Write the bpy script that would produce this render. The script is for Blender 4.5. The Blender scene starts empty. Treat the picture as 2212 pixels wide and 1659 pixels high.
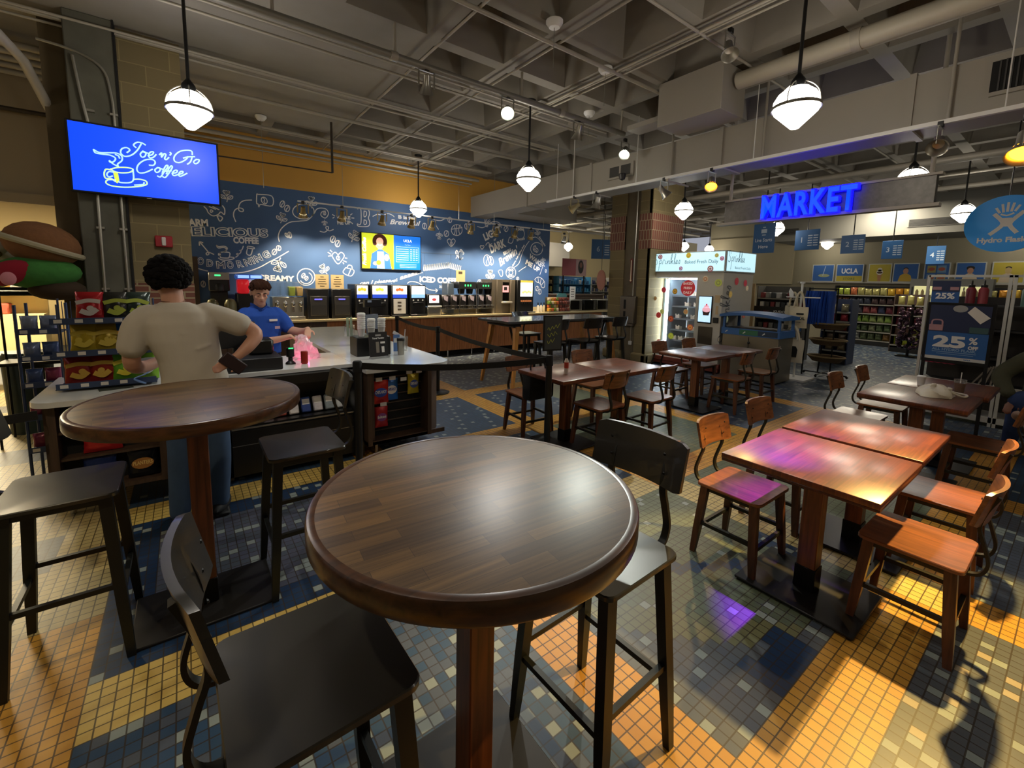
import bpy, bmesh, math, random
from mathutils import Vector, Matrix
SC = bpy.context.scene
COL = SC.collection
PI = math.pi
random.seed(7)
# ---------------------------------------------------------------- camera
cam_d = bpy.data.cameras.new('camera'); cam = bpy.data.objects.new('camera', cam_d); COL.objects.link(cam)
YAW, PIT, ROL, FPX = 0.6445715, 0.1178984, 0.0212224, 940.98
def _cam():
    cy, sy = math.cos(YAW), math.sin(YAW)
    f = Vector((sy*math.cos(PIT), cy*math.cos(PIT), -math.sin(PIT)))
    r = Vector((cy, -sy, 0)); u = r.cross(f)
    c, s = math.cos(ROL), math.sin(ROL)
    R, U = c*r + s*u, -s*r + c*u
    m = Matrix((R, U, -f)).transposed().to_4x4(); m.translation = (0, 0, 1.66); return m
cam.matrix_world = _cam()
cam_d.sensor_width = 36; cam_d.lens = FPX/2212*36
cam_d.shift_y = -(829.5-721.41)/2212; cam_d.clip_start = .02
SC.camera = cam
# ---------------------------------------------------------------- world, view
W = bpy.data.worlds.new('world'); SC.world = W; W.use_nodes = True
W.node_tree.nodes['Background'].inputs[0].default_value = (.82, .86, 1, 1)
W.node_tree.nodes['Background'].inputs[1].default_value = .42
SC.view_settings.view_transform = 'Standard'; SC.view_settings.look = 'None'
SC.view_settings.gamma = 1; SC.view_settings.use_curve_mapping = False
SC.view_settings.exposure = 0.0
E_GLOBE, E_AMB, E_BLU, E_WHT = 25, 560, 3600, 120
# ---------------------------------------------------------------- colour and materials
def lin(h, a=1):
    h = h.lstrip('#'); v = [int(h[i:i+2], 16)/255 for i in (0, 2, 4)]
    return tuple(((c/12.92) if c <= .04045 else ((c+.055)/1.055)**2.4) for c in v) + (a,)
_M = {}
def mat(name, col='#ff00ff', rough=.55, metal=0, emit=0, trans=0, alpha=1, ecol=None, coat=0, noise=0, nscale=8, bump=0, spec=None):
    if name in _M: return _M[name]
    m = bpy.data.materials.new(name); m.use_nodes = True; _M[name] = m
    nt = m.node_tree; b = nt.nodes['Principled BSDF']; I = b.inputs
    I['Base Color'].default_value = lin(col); I['Roughness'].default_value = rough; I['Metallic'].default_value = metal
    if emit: I['Emission Color'].default_value = lin(ecol or col); I['Emission Strength'].default_value = emit
    if trans: I['Transmission Weight'].default_value = trans
    if alpha < 1: I['Alpha'].default_value = alpha
    if coat: I['Coat Weight'].default_value = coat
    if spec is not None: I['Specular IOR Level'].default_value = spec
    if noise or bump:
        tc = nt.nodes.new('ShaderNodeTexCoord'); n = nt.nodes.new('ShaderNodeTexNoise')
        n.inputs['Scale'].default_value = nscale; n.inputs['Detail'].default_value = 5
        nt.links.new(tc.outputs['Object'], n.inputs['Vector'])
        if noise:
            mx = nt.nodes.new('ShaderNodeMix'); mx.data_type = 'RGBA'
            c = lin(col); mx.inputs[6].default_value = tuple(max(0, x*(1-noise)) for x in c[:3])+(1,)
            mx.inputs[7].default_value = tuple(min(1, x*(1+noise)) for x in c[:3])+(1,)
            nt.links.new(n.outputs[0], mx.inputs[0]); nt.links.new(mx.outputs[2], I['Base Color'])
        if bump:
            bp = nt.nodes.new('ShaderNodeBump'); bp.inputs['Strength'].default_value = bump; bp.inputs['Distance'].default_value = .01
            nt.links.new(n.outputs[0], bp.inputs['Height']); nt.links.new(bp.outputs[0], I['Normal'])
    return m
def brickmat(name, c1, c2, mortar, bw, rh, ms, rough=.6, axes='xz', grain=0, off=.5, bump=.3, coat=0, bias=0, crough=.3):
    """bricks, planks or staves laid in the two named object axes"""
    if name in _M: return _M[name]
    m = bpy.data.materials.new(name); m.use_nodes = True; _M[name] = m
    nt = m.node_tree; N = nt.nodes.new; L = nt.links.new; b = nt.nodes['Principled BSDF']
    tc = N('ShaderNodeTexCoord'); sp = N('ShaderNodeSeparateXYZ'); cb = N('ShaderNodeCombineXYZ')
    L(tc.outputs['Object'], sp.inputs[0]); k = {'x': 0, 'y': 1, 'z': 2}
    L(sp.outputs[k[axes[0]]], cb.inputs[0]); L(sp.outputs[k[axes[1]]], cb.inputs[1])
    br = N('ShaderNodeTexBrick'); br.offset = off; br.inputs['Scale'].default_value = 1
    br.inputs['Brick Width'].default_value = bw; br.inputs['Row Height'].default_value = rh
    br.inputs['Mortar Size'].default_value = ms; br.inputs['Mortar Smooth'].default_value = .1; br.inputs['Bias'].default_value = bias
    br.inputs['Color1'].default_value = lin(c1); br.inputs['Color2'].default_value = lin(c2); br.inputs['Mortar'].default_value = lin(mortar)
    L(cb.outputs[0], br.inputs['Vector']); out = br.outputs[0]
    if grain:
        mp = N('ShaderNodeMapping'); mp.inputs['Scale'].default_value = (4, 90, 4); L(cb.outputs[0], mp.inputs[0])
        n = N('ShaderNodeTexNoise'); n.inputs['Scale'].default_value = 1; n.inputs['Detail'].default_value = 6; L(mp.outputs[0], n.inputs['Vector'])
        mx = N('ShaderNodeMix'); mx.data_type = 'RGBA'; mx.blend_type = 'MULTIPLY'; mx.inputs[0].default_value = grain
        rp = N('ShaderNodeValToRGB'); rp.color_ramp.elements[0].position = .3; rp.color_ramp.elements[1].position = .75
        rp.color_ramp.elements[0].color = (.35, .3, .25, 1); rp.color_ramp.elements[1].color = (1.25, 1.2, 1.1, 1)
        L(n.outputs[0], rp.inputs[0]); L(out, mx.inputs[6]); L(rp.outputs[0], mx.inputs[7]); out = mx.outputs[2]
    L(out, b.inputs['Base Color']); b.inputs['Roughness'].default_value = rough
    if coat: b.inputs['Coat Weight'].default_value = coat; b.inputs['Coat Roughness'].default_value = crough
    if bump:
        bp = N('ShaderNodeBump'); bp.inputs['Strength'].default_value = bump; bp.inputs['Distance'].default_value = .004; bp.invert = True
        L(br.outputs['Fac'], bp.inputs['Height']); L(bp.outputs[0], b.inputs['Normal'])
    return m
def woodmat(name, c, rough=.35, axis='x', coat=0, k=.55):
    if name in _M: return _M[name]
    m = bpy.data.materials.new(name); m.use_nodes = True; _M[name] = m
    nt = m.node_tree; N = nt.nodes.new; L = nt.links.new; b = nt.nodes['Principled BSDF']
    tc = N('ShaderNodeTexCoord'); mp = N('ShaderNodeMapping')
    s = {'x': (3, 40, 40), 'y': (40, 3, 40), 'z': (40, 40, 3)}[axis]; mp.inputs['Scale'].default_value = s
    n = N('ShaderNodeTexNoise'); n.inputs['Scale'].default_value = 1; n.inputs['Detail'].default_value = 6; n.inputs['Distortion'].default_value = .6
    L(tc.outputs['Object'], mp.inputs[0]); L(mp.outputs[0], n.inputs['Vector'])
    rp = N('ShaderNodeValToRGB'); cc = lin(c); rp.color_ramp.elements[0].position = .3; rp.color_ramp.elements[1].position = .72
    rp.color_ramp.elements[0].color = tuple(x*(1-k) for x in cc[:3])+(1,); rp.color_ramp.elements[1].color = tuple(min(1, x*(1+k)) for x in cc[:3])+(1,)
    L(n.outputs[0], rp.inputs[0]); L(rp.outputs[0], b.inputs['Base Color']); b.inputs['Roughness'].default_value = rough
    if coat: b.inputs['Coat Weight'].default_value = coat; b.inputs['Coat Roughness'].default_value = .2
    return m
# ---------------------------------------------------------------- mesh builder
class MB:
    def __init__(s): s.bm = bmesh.new(); s.mi = 0
    def _tag(s, fs):
        for f in fs: f.material_index = s.mi
    def poly(s, vs, faces):
        v = [s.bm.verts.new(p) for p in vs]; fs = []
        for f in faces:
            try: fs.append(s.bm.faces.new([v[i] for i in f]))
            except ValueError: pass
        s._tag(fs); return s
    def box(s, x0, x1, y0, y1, z0, z1, bev=0, M=None, seg=1):
        x0, x1 = sorted((x0, x1)); y0, y1 = sorted((y0, y1)); z0, z1 = sorted((z0, z1))
        r = bmesh.ops.create_cube(s.bm, size=1); vs = r['verts']
        for v in vs: v.co = Vector(((x0+x1)/2+v.co.x*(x1-x0), (y0+y1)/2+v.co.y*(y1-y0), (z0+z1)/2+v.co.z*(z1-z0)))
        fs = list({f for v in vs for f in v.link_faces}); s._tag(fs)
        if bev:
            es = list({e for v in vs for e in v.link_edges})
            bev = min(bev, (x1-x0)*.45, (y1-y0)*.45, (z1-z0)*.45)
            rr = bmesh.ops.bevel(s.bm, geom=es, offset=bev, segments=seg, affect='EDGES', profile=.5)
            vs = list({v for f in rr['faces'] for v in f.verts} | {v for v in vs if v.is_valid})
            s._tag(rr['faces'])
        if M is not None: bmesh.ops.transform(s.bm, matrix=M, verts=[v for v in vs if v.is_valid])
        return s
    def rings(s, R, cap=True, closed=False):
        V = [[s.bm.verts.new(p) for p in r] for r in R]; n = len(V[0]); fs = []
        m = len(V)
        for i in range(m if closed else m-1):
            a, b = V[i], V[(i+1) % m]
            for j in range(n):
                k = (j+1) % n
                try: fs.append(s.bm.faces.new((a[j], a[k], b[k], b[j])))
                except ValueError: pass
        if cap and not closed:
            for r in (V[0][::-1], V[-1]):
                try: fs.append(s.bm.faces.new(r))
                except ValueError: pass
        s._tag(fs); return s
    def lathe(s, prof, n=24, c=(0, 0, 0), sx=1, sy=1, M=None, cap=True):
        R = []
        for r, z in prof:
            ring = [Vector((c[0]+max(r, 1e-4)*sx*math.cos(2*PI*k/n), c[1]+max(r, 1e-4)*sy*math.sin(2*PI*k/n), c[2]+z)) for k in range(n)]
            R.append([M @ p for p in ring] if M is not None else ring)
        return s.rings(R, cap)
    def tube(s, pts, r, n=8, closed=False, cap=True, flat=None, up=None, ph=0):
        """round tube (or a flat bar flat=(w,t)) swept along pts; r a number or one per point"""
        P = [Vector(p) for p in pts]; m = len(P); R = []
        rr = r if isinstance(r, (list, tuple)) else [r]*m
        N = None
        for i in range(m):
            a = P[i-1] if (i > 0 or closed) else P[i]; b = P[(i+1) % m] if (i < m-1 or closed) else P[i]
            t = (b-a).normalized() if (b-a).length > 1e-9 else Vector((0, 0, 1))
            if N is None:
                u = Vector(up) if up else (Vector((0, 0, 1)) if abs(t.z) < .9 else Vector((1, 0, 0)))
                N = (u-t*u.dot(t)).normalized()
            else:
                N = (N-t*N.dot(t)); N = N.normalized() if N.length > 1e-6 else t.orthogonal().normalized()
            B = t.cross(N)
            if flat:
                w, th = flat; k = rr[i]
                R.append([P[i]+N*(sx*w/2*k)+B*(sy*th/2*k) for sx, sy in ((1, 1), (1, -1), (-1, -1), (-1, 1))])
            else: R.append([P[i]+(N*math.cos(ph+2*PI*k/n)+B*math.sin(ph+2*PI*k/n))*rr[i] for k in range(n)])
        return s.rings(R, cap, closed)
    def cyl(s, p0, p1, r0, r1=None, n=12, cap=True): return s.tube([p0, p1], [r0, r0 if r1 is None else r1], n, cap=cap)
    def ell(s, c, r, n=16, m=10, M=None):
        R = []
        for i in range(m+1):
            a = -PI/2+PI*i/m; q = max(math.cos(a), .002)
            ring = [Vector((r[0]*q*math.cos(2*PI*k/n), r[1]*q*math.sin(2*PI*k/n), r[2]*math.sin(a))) for k in range(n)]
            R.append([(M @ p if M is not None else p)+Vector(c) for p in ring])
        return s.rings(R)
    def taper(s, p0, a0, p1, a1, M=None):
        """a square post from rectangle a0=(w,d) at p0 to a1 at p1"""
        R = [[Vector((p[0]+sx*a[0]/2, p[1]+sy*a[1]/2, p[2])) for sx, sy in ((1, 1), (-1, 1), (-1, -1), (1, -1))] for p, a in ((p0, a0), (p1, a1))]
        if M is not None: R = [[M @ v for v in r] for r in R]
        return s.rings(R)
    def prism(s, pts, y0, y1, M=None):
        """outline in x,z pushed along y"""
        R = [[Vector((x, y, z)) for x, z in pts] for y in (y0, y1)]
        if M is not None: R = [[M @ v for v in r] for r in R]
        return s.rings(R)
    def slab(s, pts, z0, z1):
        return s.rings([[Vector((x, y, z0)) for x, y in pts], [Vector((x, y, z1)) for x, y in pts]])
    def ribbon(s, pts, w, y=0, M=None, smooth=True, closed=False):
        """a painted stroke lying in the x,z plane"""
        P = cr(pts, 4) if smooth and len(pts) > 2 else [Vector((p[0], 0, p[1])) for p in pts]
        m = len(P); L, Rr = [], []
        for i in range(m):
            t = (P[min(i+1, m-1)]-P[max(i-1, 0)]); t = t.normalized() if t.length > 1e-9 else Vector((1, 0, 0))
            nn = Vector((-t.z, 0, t.x))*w/2; o = Vector((0, y, 0))
            e = t*(w*.35 if i == m-1 else (-w*.35 if i == 0 else 0))
            a, b = P[i]+nn+o+e, P[i]-nn+o+e
            if M is not None: a, b = M @ a, M @ b
            L.append(s.bm.verts.new(a)); Rr.append(s.bm.verts.new(b))
        fs = []
        for i in range(m-1): fs.append(s.bm.faces.new((L[i], Rr[i], Rr[i+1], L[i+1])))
        s._tag(fs); return s
    def disc(s, c, r, y, n=20, rz=None, M=None):
        V = [Vector((c[0]+r*math.cos(2*PI*k/n), y, c[1]+(rz or r)*math.sin(2*PI*k/n))) for k in range(n)]
        if M is not None: V = [M @ v for v in V]
        s._tag([s.bm.faces.new([s.bm.verts.new(v) for v in V])]); return s
    def rect(s, x0, x1, z0, z1, y): return s.poly([(x0, y, z0), (x1, y, z0), (x1, y, z1), (x0, y, z1)], [(0, 1, 2, 3)])
    def build(s, name, m=None, parent=None, loc=None, smooth=True, recalc=True, mods=None):
        if recalc: bmesh.ops.recalc_face_normals(s.bm, faces=s.bm.faces)
        me = bpy.data.meshes.new(name); s.bm.to_mesh(me); s.bm.free()
        if smooth:
            for p in me.polygons: p.use_smooth = True
            me.set_sharp_from_angle(angle=.65)
        for x in (m if isinstance(m, (list, tuple)) else [m]):
            if x: me.materials.append(x)
        o = bpy.data.objects.new(name, me); COL.objects.link(o)
        if parent: o.parent = parent
        if loc: o.location = loc
        return o
def cr(pts, k=4):
    P = [Vector((p[0], 0, p[1])) for p in pts]; out = []
    for i in range(len(P)-1):
        a = P[i-1] if i else P[0]; b, c = P[i], P[i+1]; d = P[i+2] if i+2 < len(P) else P[-1]
        for j in range(k):
            t = j/k; out.append(.5*((2*b)+(c-a)*t+(2*a-5*b+4*c-d)*t*t+(3*b-a-3*c+d)*t**3))
    out.append(P[-1]); return out
def cr3(pts, k=5):
    P = [Vector(p) for p in pts]; out = []
    for i in range(len(P)-1):
        a = P[i-1] if i else P[0]; b, c = P[i], P[i+1]; d = P[i+2] if i+2 < len(P) else P[-1]
        for j in range(k):
            t = j/k; out.append(.5*((2*b)+(c-a)*t+(2*a-5*b+4*c-d)*t*t+(3*b-a-3*c+d)*t**3))
    out.append(P[-1]); return out
def thing(name, label, cat, loc=(0, 0, 0), rz=0, group=None):
    o = bpy.data.objects.new(name, None); COL.objects.link(o); o.empty_display_size = .1
    o.location = loc; o.rotation_euler = (0, 0, rz); return tag(o, label, cat, group)
def tag(o, label, cat, group=None):
    o['label'] = label; o['category'] = cat
    if group: o['group'] = group
    return o
def struct(o): o['kind'] = 'structure'; return o
def lab(o, t): o['label'] = t; return o
def dup(r, loc=None, rz=None, label=None, group=None, parent=None):
    c = r.copy(); COL.objects.link(c)
    if parent: c.parent = parent
    if loc is not None: c.location = loc
    if rz is not None: c.rotation_euler = (0, 0, rz)
    if label: c['label'] = label
    if group: c['group'] = group
    for ch in r.children: dup(ch, parent=c)
    return c
def lettering(s, size, m, parent, pos, width=None, rot=0, shear=0, bold=0, align='LEFT', depth=0, name='lettering', outline=0, spacing=1, plane='front', cap=None, loc_M=None):
    """writing standing in the x,z plane facing -y (or lying flat); cap = capital height in metres"""
    cu = bpy.data.curves.new(name, 'FONT'); cu.body = s; cu.size = size if cap is None else cap/.69
    cu.align_x = align; cu.shear = shear; cu.offset = bold; cu.extrude = depth; cu.space_character = spacing; cu.resolution_u = 3
    if outline: cu.fill_mode = 'NONE'; cu.bevel_depth = outline; cu.bevel_resolution = 0
    to = bpy.data.objects.new(name, cu); COL.objects.link(to)
    dg = bpy.context.evaluated_depsgraph_get(); me = bpy.data.meshes.new_from_object(to.evaluated_get(dg))
    bpy.data.objects.remove(to); bpy.data.curves.remove(cu)
    if width and len(me.vertices):
        xs = [v.co.x for v in me.vertices]; k = width/(max(xs)-min(xs)+1e-9)
        for v in me.vertices: v.co.x *= k
    R = Matrix.Rotation(PI/2, 4, 'X') if plane == 'front' else Matrix.Identity(4)
    M = Matrix.Translation(pos) @ (Matrix.Rotation(-rot, 4, 'Y') if plane == 'front' else Matrix.Rotation(rot, 4, 'Z')) @ R
    if loc_M is not None: M = loc_M @ M
    me.transform(M); me.name = name; me.materials.clear()
    if m is None: return me
    me.materials.append(m)
    o = bpy.data.objects.new(name, me); COL.objects.link(o)
    if parent: o.parent = parent
    return o
# ---------------------------------------------------------------- shared materials
BLK = mat('black_satin', '#131313', .4); BLKM = mat('black_metal', '#1a1b1c', .38, .6); MATTE = mat('matte_black', '#0d0d0d', .8)
STEEL = mat('brushed_steel', '#a9a69c', .33, .9, noise=.1, nscale=3); CHROME = mat('polished_steel', '#c9c9c9', .15, 1)
WHITE = mat('white_plastic', '#e4e4e0', .4); CREAM = mat('cream', '#e9dcb8', .6); OFFW = mat('galvanised_white', '#a8a294', .5, .1, noise=.12, nscale=2)
QUARTZ = mat('white_quartz', '#d9dbd8', .12, noise=.05, nscale=20)
CONC = mat('painted_concrete', '#98938a', .8, noise=.2, nscale=2.2, bump=.12)
DUCT = mat('painted_duct', '#9b968b', .55, noise=.06, nscale=1.5)
TAN = mat('tan_wall', '#b5a57e', .75, noise=.04)
# mural artwork in wall metres
STROKES=[[(1.435,2.314),(1.424,2.415),(1.479,2.546),(1.614,2.669),(1.779,2.709),(1.932,2.748),(2.044,2.873),(2.093,2.96),(2.173,2.992),(2.268,2.98),(2.306,2.902),(2.247,2.813),(2.169,2.854),(2.186,2.922),(2.251,2.945)],[(0.773,2.602),(0.746,2.703),(0.769,2.794),(0.836,2.839),(0.894,2.823),(0.885,2.785),(0.84,2.788),(0.825,2.83),(0.852,2.922),(0.92,2.975),(1.027,2.996)],[(0.194,1.784),(0.259,1.76),(0.331,1.742)],[(0.598,1.716),(0.76,1.724),(0.92,1.756),(1.1,1.832),(1.257,1.933),(1.387,2.01),(1.581,2.143)],[(0.246,2.221),(0.313,2.124),(0.364,2.04),(0.338,2.009),(0.327,2.038),(0.365,2.055),(0.431,2.025)],[(0.241,2.163),(0.244,2.224),(0.288,2.21)],[(0.746,1.993),(0.787,2.033),(0.775,2.063),(0.761,2.04),(0.814,2.065),(0.829,2.112),(0.803,2.11),(0.843,2.128),(0.868,2.19)],[(2.144,2.555),(2.224,2.545),(2.29,2.601),(2.299,2.652),(2.251,2.647),(2.265,2.599),(2.321,2.579),(2.388,2.61)],[(1.125,3.107),(1.345,3.105),(1.345,2.936),(1.165,2.938),(1.136,2.889),(1.125,2.941),(1.102,2.953),(1.111,3.102),(1.125,3.107)],[(0.479,2.179),(0.498,2.136),(0.574,2.148),(0.617,2.129),(0.596,2.09),(0.57,2.074)],[(0.479,2.179),(0.512,2.159),(0.581,2.171),(0.625,2.152),(0.623,2.114),(0.596,2.083)],[(0.526,2.067),(0.656,2.068),(0.649,1.989),(0.629,1.973),(0.54,1.973),(0.522,1.99),(0.526,2.067)],[(0.525,2.049),(0.5,2.04),(0.504,2.011),(0.526,2.008)],[(0.496,1.966),(0.539,1.938),(0.627,1.938),(0.705,1.961),(0.719,1.985),(0.655,1.993)],[(0.939,2.194),(1.026,2.182),(1.022,2.154),(0.927,2.166),(0.939,2.194)],[(0.931,2.163),(0.913,2.063),(0.973,2.043),(1.008,2.153)],[(2.466,2.125),(2.411,2.174),(2.353,2.119),(2.379,2.045),(2.462,1.949),(2.556,2.053),(2.581,2.131),(2.525,2.18),(2.466,2.125)],[(2.278,2.164),(2.326,2.133)],[(2.32,2.209),(2.352,2.177)],[(2.284,2.093),(2.333,2.103)],[(2.565,2.017),(2.624,1.993)],[(2.6,2.07),(2.634,2.068)],[(2.555,1.982),(2.568,1.956)],[(4.988,2.587),(4.937,2.623),(4.885,2.579),(4.911,2.523),(4.989,2.451),(5.072,2.534),(5.093,2.594),(5.04,2.631),(4.988,2.587)],[(5.835,2.513),(5.808,2.531),(5.781,2.509),(5.795,2.48),(5.836,2.444),(5.88,2.486),(5.89,2.516),(5.863,2.535),(5.835,2.513)],[(2.604,1.88),(2.767,1.833),(2.704,1.717),(2.554,1.782),(2.604,1.88)],[(2.63,1.881),(2.665,1.934),(2.725,1.919),(2.733,1.849)],[(2.707,1.857),(2.652,1.733)],[(0.336,2.803),(0.37,2.764),(0.391,2.709),(0.45,2.665),(0.525,2.694),(0.565,2.742),(0.613,2.704),(0.623,2.793),(0.595,2.847)],[(0.43,2.763),(0.454,2.744),(0.428,2.72),(0.417,2.74),(0.43,2.763)],[(0.511,2.664),(0.545,2.587),(0.585,2.642),(0.549,2.675),(0.511,2.664)],[(0.408,2.811),(0.492,2.778)],[(0.457,2.817),(0.541,2.776)],[(2.862,3.056),(2.906,3.07),(2.932,3.03),(2.927,2.796),(2.891,2.749),(2.856,2.763),(2.864,2.721),(2.97,2.716),(3.077,2.74),(3.106,2.813),(3.08,2.898),(3.099,2.97),(3.092,3.048),(3.048,3.083),(2.959,3.08),(2.88,3.084),(2.862,3.056)],[(2.993,3.028),(3.038,3.016),(3.036,2.946),(2.991,2.915),(2.993,3.028)],[(2.99,2.854),(3.034,2.841),(3.033,2.78),(2.988,2.767),(2.99,2.854)],[(2.379,2.893),(2.419,2.872)],[(2.41,2.846),(2.385,2.827)],[(2.756,2.95),(2.721,2.921)],[(2.789,2.868),(2.746,2.867)],[(2.735,2.777),(2.761,2.754)],[(3.172,2.943),(3.27,2.993),(3.368,2.975),(3.405,2.955)],[(3.419,3.004),(3.494,3.032),(3.583,3.01),(3.626,2.978),(3.596,3.011)],[(2.023,1.683),(2.014,1.633),(1.99,1.588),(1.955,1.552),(1.91,1.529),(1.862,1.521),(1.814,1.528),(1.772,1.55),(1.74,1.584),(1.72,1.627),(1.714,1.675),(1.723,1.724),(1.746,1.768),(1.781,1.803),(1.824,1.827),(1.872,1.836),(1.92,1.83),(1.962,1.809),(1.996,1.775),(2.017,1.732),(2.023,1.683)],[(1.924,1.757),(1.94,1.746),(1.953,1.732),(1.964,1.716),(1.971,1.698),(1.975,1.679),(1.975,1.659),(1.972,1.639),(1.965,1.62),(1.954,1.603),(1.941,1.587),(1.925,1.574),(1.908,1.564),(1.888,1.557),(1.869,1.554),(1.849,1.555),(1.83,1.559),(1.812,1.566),(1.796,1.577),(1.782,1.59),(1.772,1.606)],[(1.95,2.785),(1.898,2.764),(1.843,2.756),(1.79,2.759),(1.743,2.774),(1.707,2.799),(1.685,2.832),(1.677,2.871),(1.686,2.911),(1.709,2.95),(1.746,2.984),(1.792,3.011),(1.845,3.027),(1.9,3.032),(1.952,3.025),(1.995,3.006),(2.028,2.977),(2.045,2.94),(2.047,2.9),(2.031,2.859),(2.001,2.821)],[(5.278,2.85),(5.271,2.811),(5.25,2.775),(5.219,2.745),(5.178,2.724),(5.134,2.714),(5.09,2.717),(5.05,2.731),(5.019,2.756),(4.998,2.788),(4.991,2.825),(4.998,2.863),(5.018,2.899),(5.049,2.929),(5.088,2.95),(5.132,2.96),(5.177,2.958),(5.217,2.945),(5.249,2.92),(5.27,2.888),(5.278,2.85)],[(5.071,2.913),(5.08,2.896),(5.086,2.876),(5.09,2.856),(5.091,2.834),(5.09,2.812),(5.086,2.79),(5.08,2.77),(5.072,2.751),(5.062,2.735),(5.05,2.721)],[(5.221,2.75),(5.208,2.766),(5.198,2.786),(5.191,2.808),(5.187,2.832),(5.186,2.857),(5.188,2.882),(5.193,2.906),(5.202,2.928),(5.213,2.949),(5.226,2.966)],[(5.122,2.959),(5.133,2.837),(5.117,2.718)],[(4.991,2.843),(5.133,2.874),(5.277,2.905)],[(7.719,2.676),(7.755,2.635),(7.772,2.586),(7.768,2.534),(7.744,2.485),(7.702,2.444),(7.646,2.415),(7.582,2.4),(7.517,2.401),(7.456,2.417),(7.406,2.448),(7.371,2.489),(7.355,2.537),(7.359,2.587),(7.383,2.635),(7.424,2.676),(7.478,2.706),(7.541,2.721),(7.606,2.722),(7.668,2.706),(7.719,2.676)],[(7.605,2.491),(7.576,2.481),(7.544,2.477),(7.513,2.48),(7.485,2.49),(7.462,2.505),(7.446,2.526),(7.439,2.549),(7.441,2.573),(7.451,2.596),(7.47,2.616),(7.496,2.631),(7.526,2.641)],[(6.88,1.912),(6.873,1.868),(6.852,1.827),(6.817,1.795),(6.774,1.774),(6.725,1.766),(6.676,1.771),(6.632,1.79),(6.597,1.821),(6.574,1.859),(6.565,1.902),(6.572,1.946),(6.593,1.986),(6.626,2.018),(6.669,2.039),(6.718,2.048),(6.766,2.043),(6.811,2.024),(6.847,1.994),(6.871,1.956),(6.88,1.912)],[(6.782,1.909),(6.78,1.892),(6.772,1.878),(6.758,1.866),(6.741,1.858),(6.723,1.855),(6.704,1.857),(6.687,1.864),(6.673,1.875),(6.664,1.889),(6.661,1.905),(6.663,1.921),(6.671,1.936),(6.684,1.948),(6.701,1.956),(6.72,1.959),(6.739,1.957),(6.756,1.951),(6.77,1.939),(6.779,1.925),(6.782,1.909)],[(7.137,2.91),(7.132,2.871),(7.114,2.835),(7.084,2.805),(7.047,2.784),(7.006,2.775),(6.964,2.778),(6.926,2.793),(6.896,2.818),(6.876,2.851),(6.868,2.888),(6.874,2.927),(6.892,2.963),(6.92,2.993),(6.957,3.014),(6.998,3.023),(7.04,3.021),(7.078,3.007),(7.109,2.982),(7.13,2.948),(7.137,2.91)],[(6.57,1.892),(6.594,1.953)],[(6.82,2.042),(6.972,2.149),(7.045,2.336),(7.118,2.503),(7.22,2.652),(7.297,2.74)],[(7.375,2.827),(7.537,2.86),(7.707,2.748),(7.768,2.627),(7.745,2.499)],[(5.697,2.97),(5.833,2.955),(5.97,3.014),(6.108,3.113),(6.25,3.136),(6.358,3.098),(6.397,3.005)],[(5.943,2.547),(5.977,2.597),(6.035,2.61),(6.048,2.563),(6.118,2.597)],[(6.614,2.661),(6.661,2.793),(6.775,2.762),(6.727,2.649),(6.614,2.661)],[(6.347,1.955),(6.445,1.958),(6.46,1.829),(6.399,1.808),(6.323,1.935)],[(6.978,1.945),(7.081,2.01),(7.211,2.077)],[(7.698,1.883),(7.763,2.034),(7.815,2.153)],[(7.773,2.12),(7.82,2.16),(7.851,2.101)],[(7.521,1.752),(7.63,1.818),(7.772,1.778),(7.876,1.673),(7.867,1.544),(7.781,1.543),(7.707,1.649),(7.579,1.689),(7.521,1.752)],[(7.631,1.807),(7.663,1.68)],[(7.744,1.778),(7.721,1.649)],[(7.847,1.694),(7.765,1.607)],[(3.912,1.59),(3.967,1.626),(4.079,1.628),(4.193,1.594),(4.308,1.525),(4.445,1.455),(4.634,1.438)],[(4.594,1.474),(4.64,1.438),(4.594,1.402)],[(4.485,3.033),(4.603,3.01),(4.722,3.013),(4.812,3.057)],[(4.583,3.013),(4.603,2.896),(4.662,2.814)],[(4.309,2.005),(4.297,1.892),(4.324,1.89),(4.352,2.011),(4.34,1.898),(4.367,1.895),(4.395,2.017),(4.383,1.904),(4.41,1.901),(4.437,2.023),(4.426,1.91),(4.453,1.907),(4.481,2.03),(4.469,1.916),(4.496,1.913),(4.524,2.036),(4.512,1.922),(4.54,1.919),(4.568,2.042),(4.556,1.928),(4.584,1.925),(4.611,2.048),(4.599,1.934),(4.627,1.931),(4.655,2.055),(4.643,1.94),(4.672,1.937),(4.7,2.061),(4.688,1.946),(4.716,1.943),(4.744,2.068),(4.732,1.952),(4.761,1.949),(4.789,2.074),(4.777,1.958),(4.806,1.955),(4.834,2.08),(4.822,1.964),(4.851,1.962),(4.879,2.087),(4.867,1.97),(4.896,1.968),(4.924,2.093),(4.913,1.977),(4.942,1.974),(4.97,2.084),(4.958,1.966),(4.987,1.964),(5.016,2.074),(5.004,1.956),(5.034,1.954),(5.062,2.064),(5.051,1.946),(5.08,1.943),(5.109,2.054),(5.097,1.936),(5.127,1.933),(5.156,2.044),(5.144,1.925),(5.174,1.923),(5.203,2.034),(5.191,1.915),(5.221,1.912),(5.25,2.024),(5.238,1.904),(5.268,1.902)]]
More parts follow.
